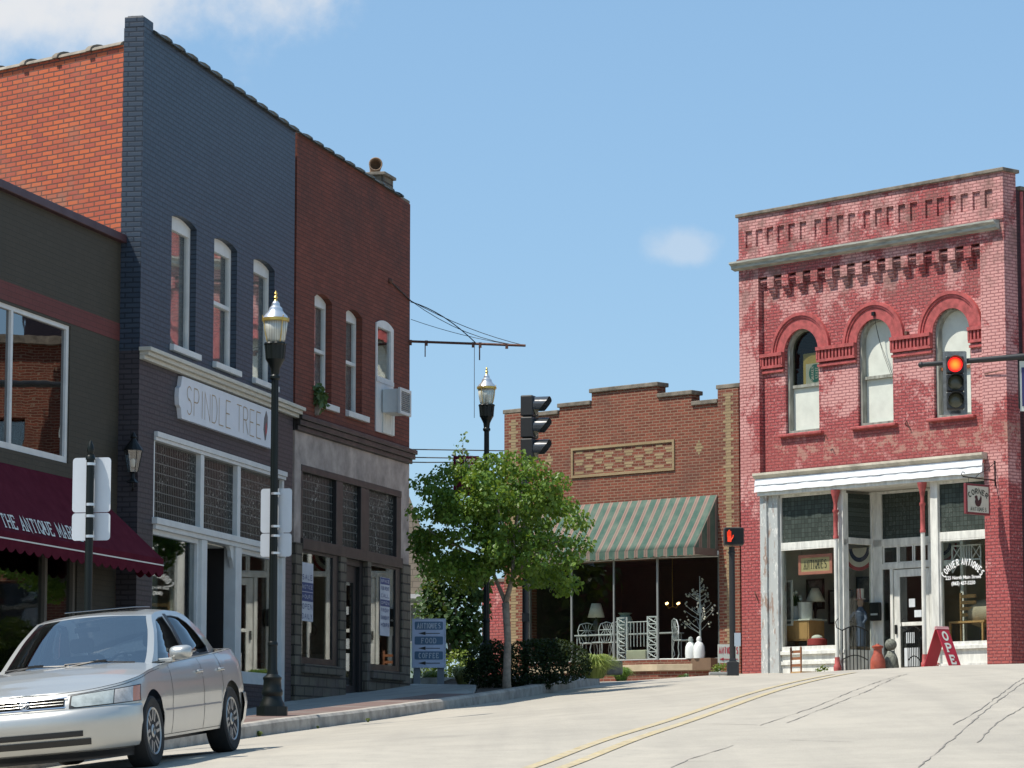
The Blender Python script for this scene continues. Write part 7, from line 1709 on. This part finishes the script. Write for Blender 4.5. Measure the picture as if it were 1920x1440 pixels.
    Mw = Matrix.Translation((.28, .36, .86)) @ Matrix.Rotation(math.radians(-65), 4, 'Y'); mb = MB(); mb.tube([(.185 * math.cos(a * PI / 12), .185 * math.sin(a * PI / 12), 0) for a in range(25)], .014, 6, Mw, cap=False); mb.tube([(-.18, 0, 0), (.18, 0, 0)], .02, 5, Mw); mb.build('steering_wheel', BLK, car)
    MB().box(.28, .31, -.12, .12, 1.24, 1.29).build('rear_view_mirror', BLK, car, bevel=.008)
    # wipers
    for y0_, y1_ in ((.60, -.02), (.02, -.62)):
        def wp(y, zo): 
            u_ = y / .72; return Vector((.80 + .17 * (1 - u_ * u_) + .015, y, .895 + .02 * (1 - u_ * u_) + zo))
        ax = wp(y0_ - .32, .03); mb = MB(); mb.tube([wp(y0_ * 1 - .62 if 0 else y1_, .045), wp((y0_ + y1_) / 2, .05), wp(y0_, .03)], .007, 5); mb.tube([wp(y1_ - .04, .01) + Vector((.03, 0, 0)), wp((y0_ + y1_) / 2, .06)], .009, 5); mb.boxc(wp((y0_ + y1_) / 2, .055), (.03, .14, .02)); mb.build('wiper', BLK, car)
    # mirrors
    for sd in (1, -1):
        mm = MB(); 
        prof_ = [(-.075, .52), (-.06, .86), (-.02, 1.0), (.03, .95), (.07, .72), (.095, .3)]
        vs = []; n = 20
        for dx, sc_ in prof_:
            for i in range(n):
                a = 2 * PI * i / n; ca, sa = math.cos(a), math.sin(a); e_ = 2 / 3.2
                yy = .105 * sc_ * abs(ca) ** e_ * (1 if ca > 0 else -1); zz = .064 * sc_ * abs(sa) ** e_ * (1 if sa > 0 else -1); vs.append((.50 + dx, sd * (.925 + yy), .985 + zz))
        fs = [(j * n + i, j * n + (i + 1) % n, (j + 1) * n + (i + 1) % n, (j + 1) * n + i) for j in range(len(prof_) - 1) for i in range(n)] + [tuple(range(n)), tuple((len(prof_) - 1) * n + i for i in range(n))]
        mo_ = mm.add(vs, fs).build('mirror', PNT, car, smooth='all')
        MB().box(.46, .56, sd * .70 if sd > 0 else -.86, .86 if sd > 0 else -.70, .905, .945).build('mirror_stalk', PNT, mo_, bevel=.01)
    # wheels
    for xa in (XA, XR):
        for sd in (1, -1):
            Mw = Matrix.Translation((xa, sd * (TR - .03), .315)) @ Matrix.Rotation(-sd * PI / 2, 4, 'X')   # local z points outwards
            ty = MB().lathe([(.20, -.09), (.28, -.105), (.305, -.095), (.315, -.06), (.316, .06), (.308, .092), (.285, .105), (.225, .098), (.205, .09)], n=48, M=Mw).build('wheel', RUB, car, smooth=30)
            MB().lathe([(.206, .06), (.212, .092), (.205, .102), (.192, .096), (.186, .03)], n=40, M=Mw).build('rim', pm('alloy wheel', (.40, .40, .39), .35, metal=.7, var=.15), ty, smooth=30)
            MB().lathe([(.19, .0), (.19, .02), (.05, .03), (.04, .0)], n=30, M=Mw).build('brake_disc', BLK, ty)
            mb = MB()
            for i in range(6):
                a = 2 * PI * i / 6 + .2; Ms = Mw @ Matrix.Rotation(a, 4, 'Z')
                for o_ in (-.022, .022): mb.add([(.04, o_ - .016, .06), (.195, o_ * 1.5 - .016, .075), (.195, o_ * 1.5 + .016, .075), (.04, o_ + .016, .06), (.04, o_ - .014, .088), (.195, o_ * 1.5 - .013, .094), (.195, o_ * 1.5 + .013, .094), (.04, o_ + .014, .088)], [(4, 5, 6, 7), (0, 1, 5, 4), (3, 7, 6, 2), (1, 2, 6, 5)], Ms)
            mb.lathe([(.06, .05), (.058, .09), (.035, .098), (.03, .085), (.002, .085)], n=18, M=Mw); mb.build('spokes', MATS['alloy wheel'], ty, smooth=30)
        MB().box(xa - .36, xa + .36, -.64, .64, .30, .70).build('wheel_well', BLK, car)
    MB().box(-2.05, 1.75, -.66, .66, .20, .34).build('underbody', BLK, car)
build_car()
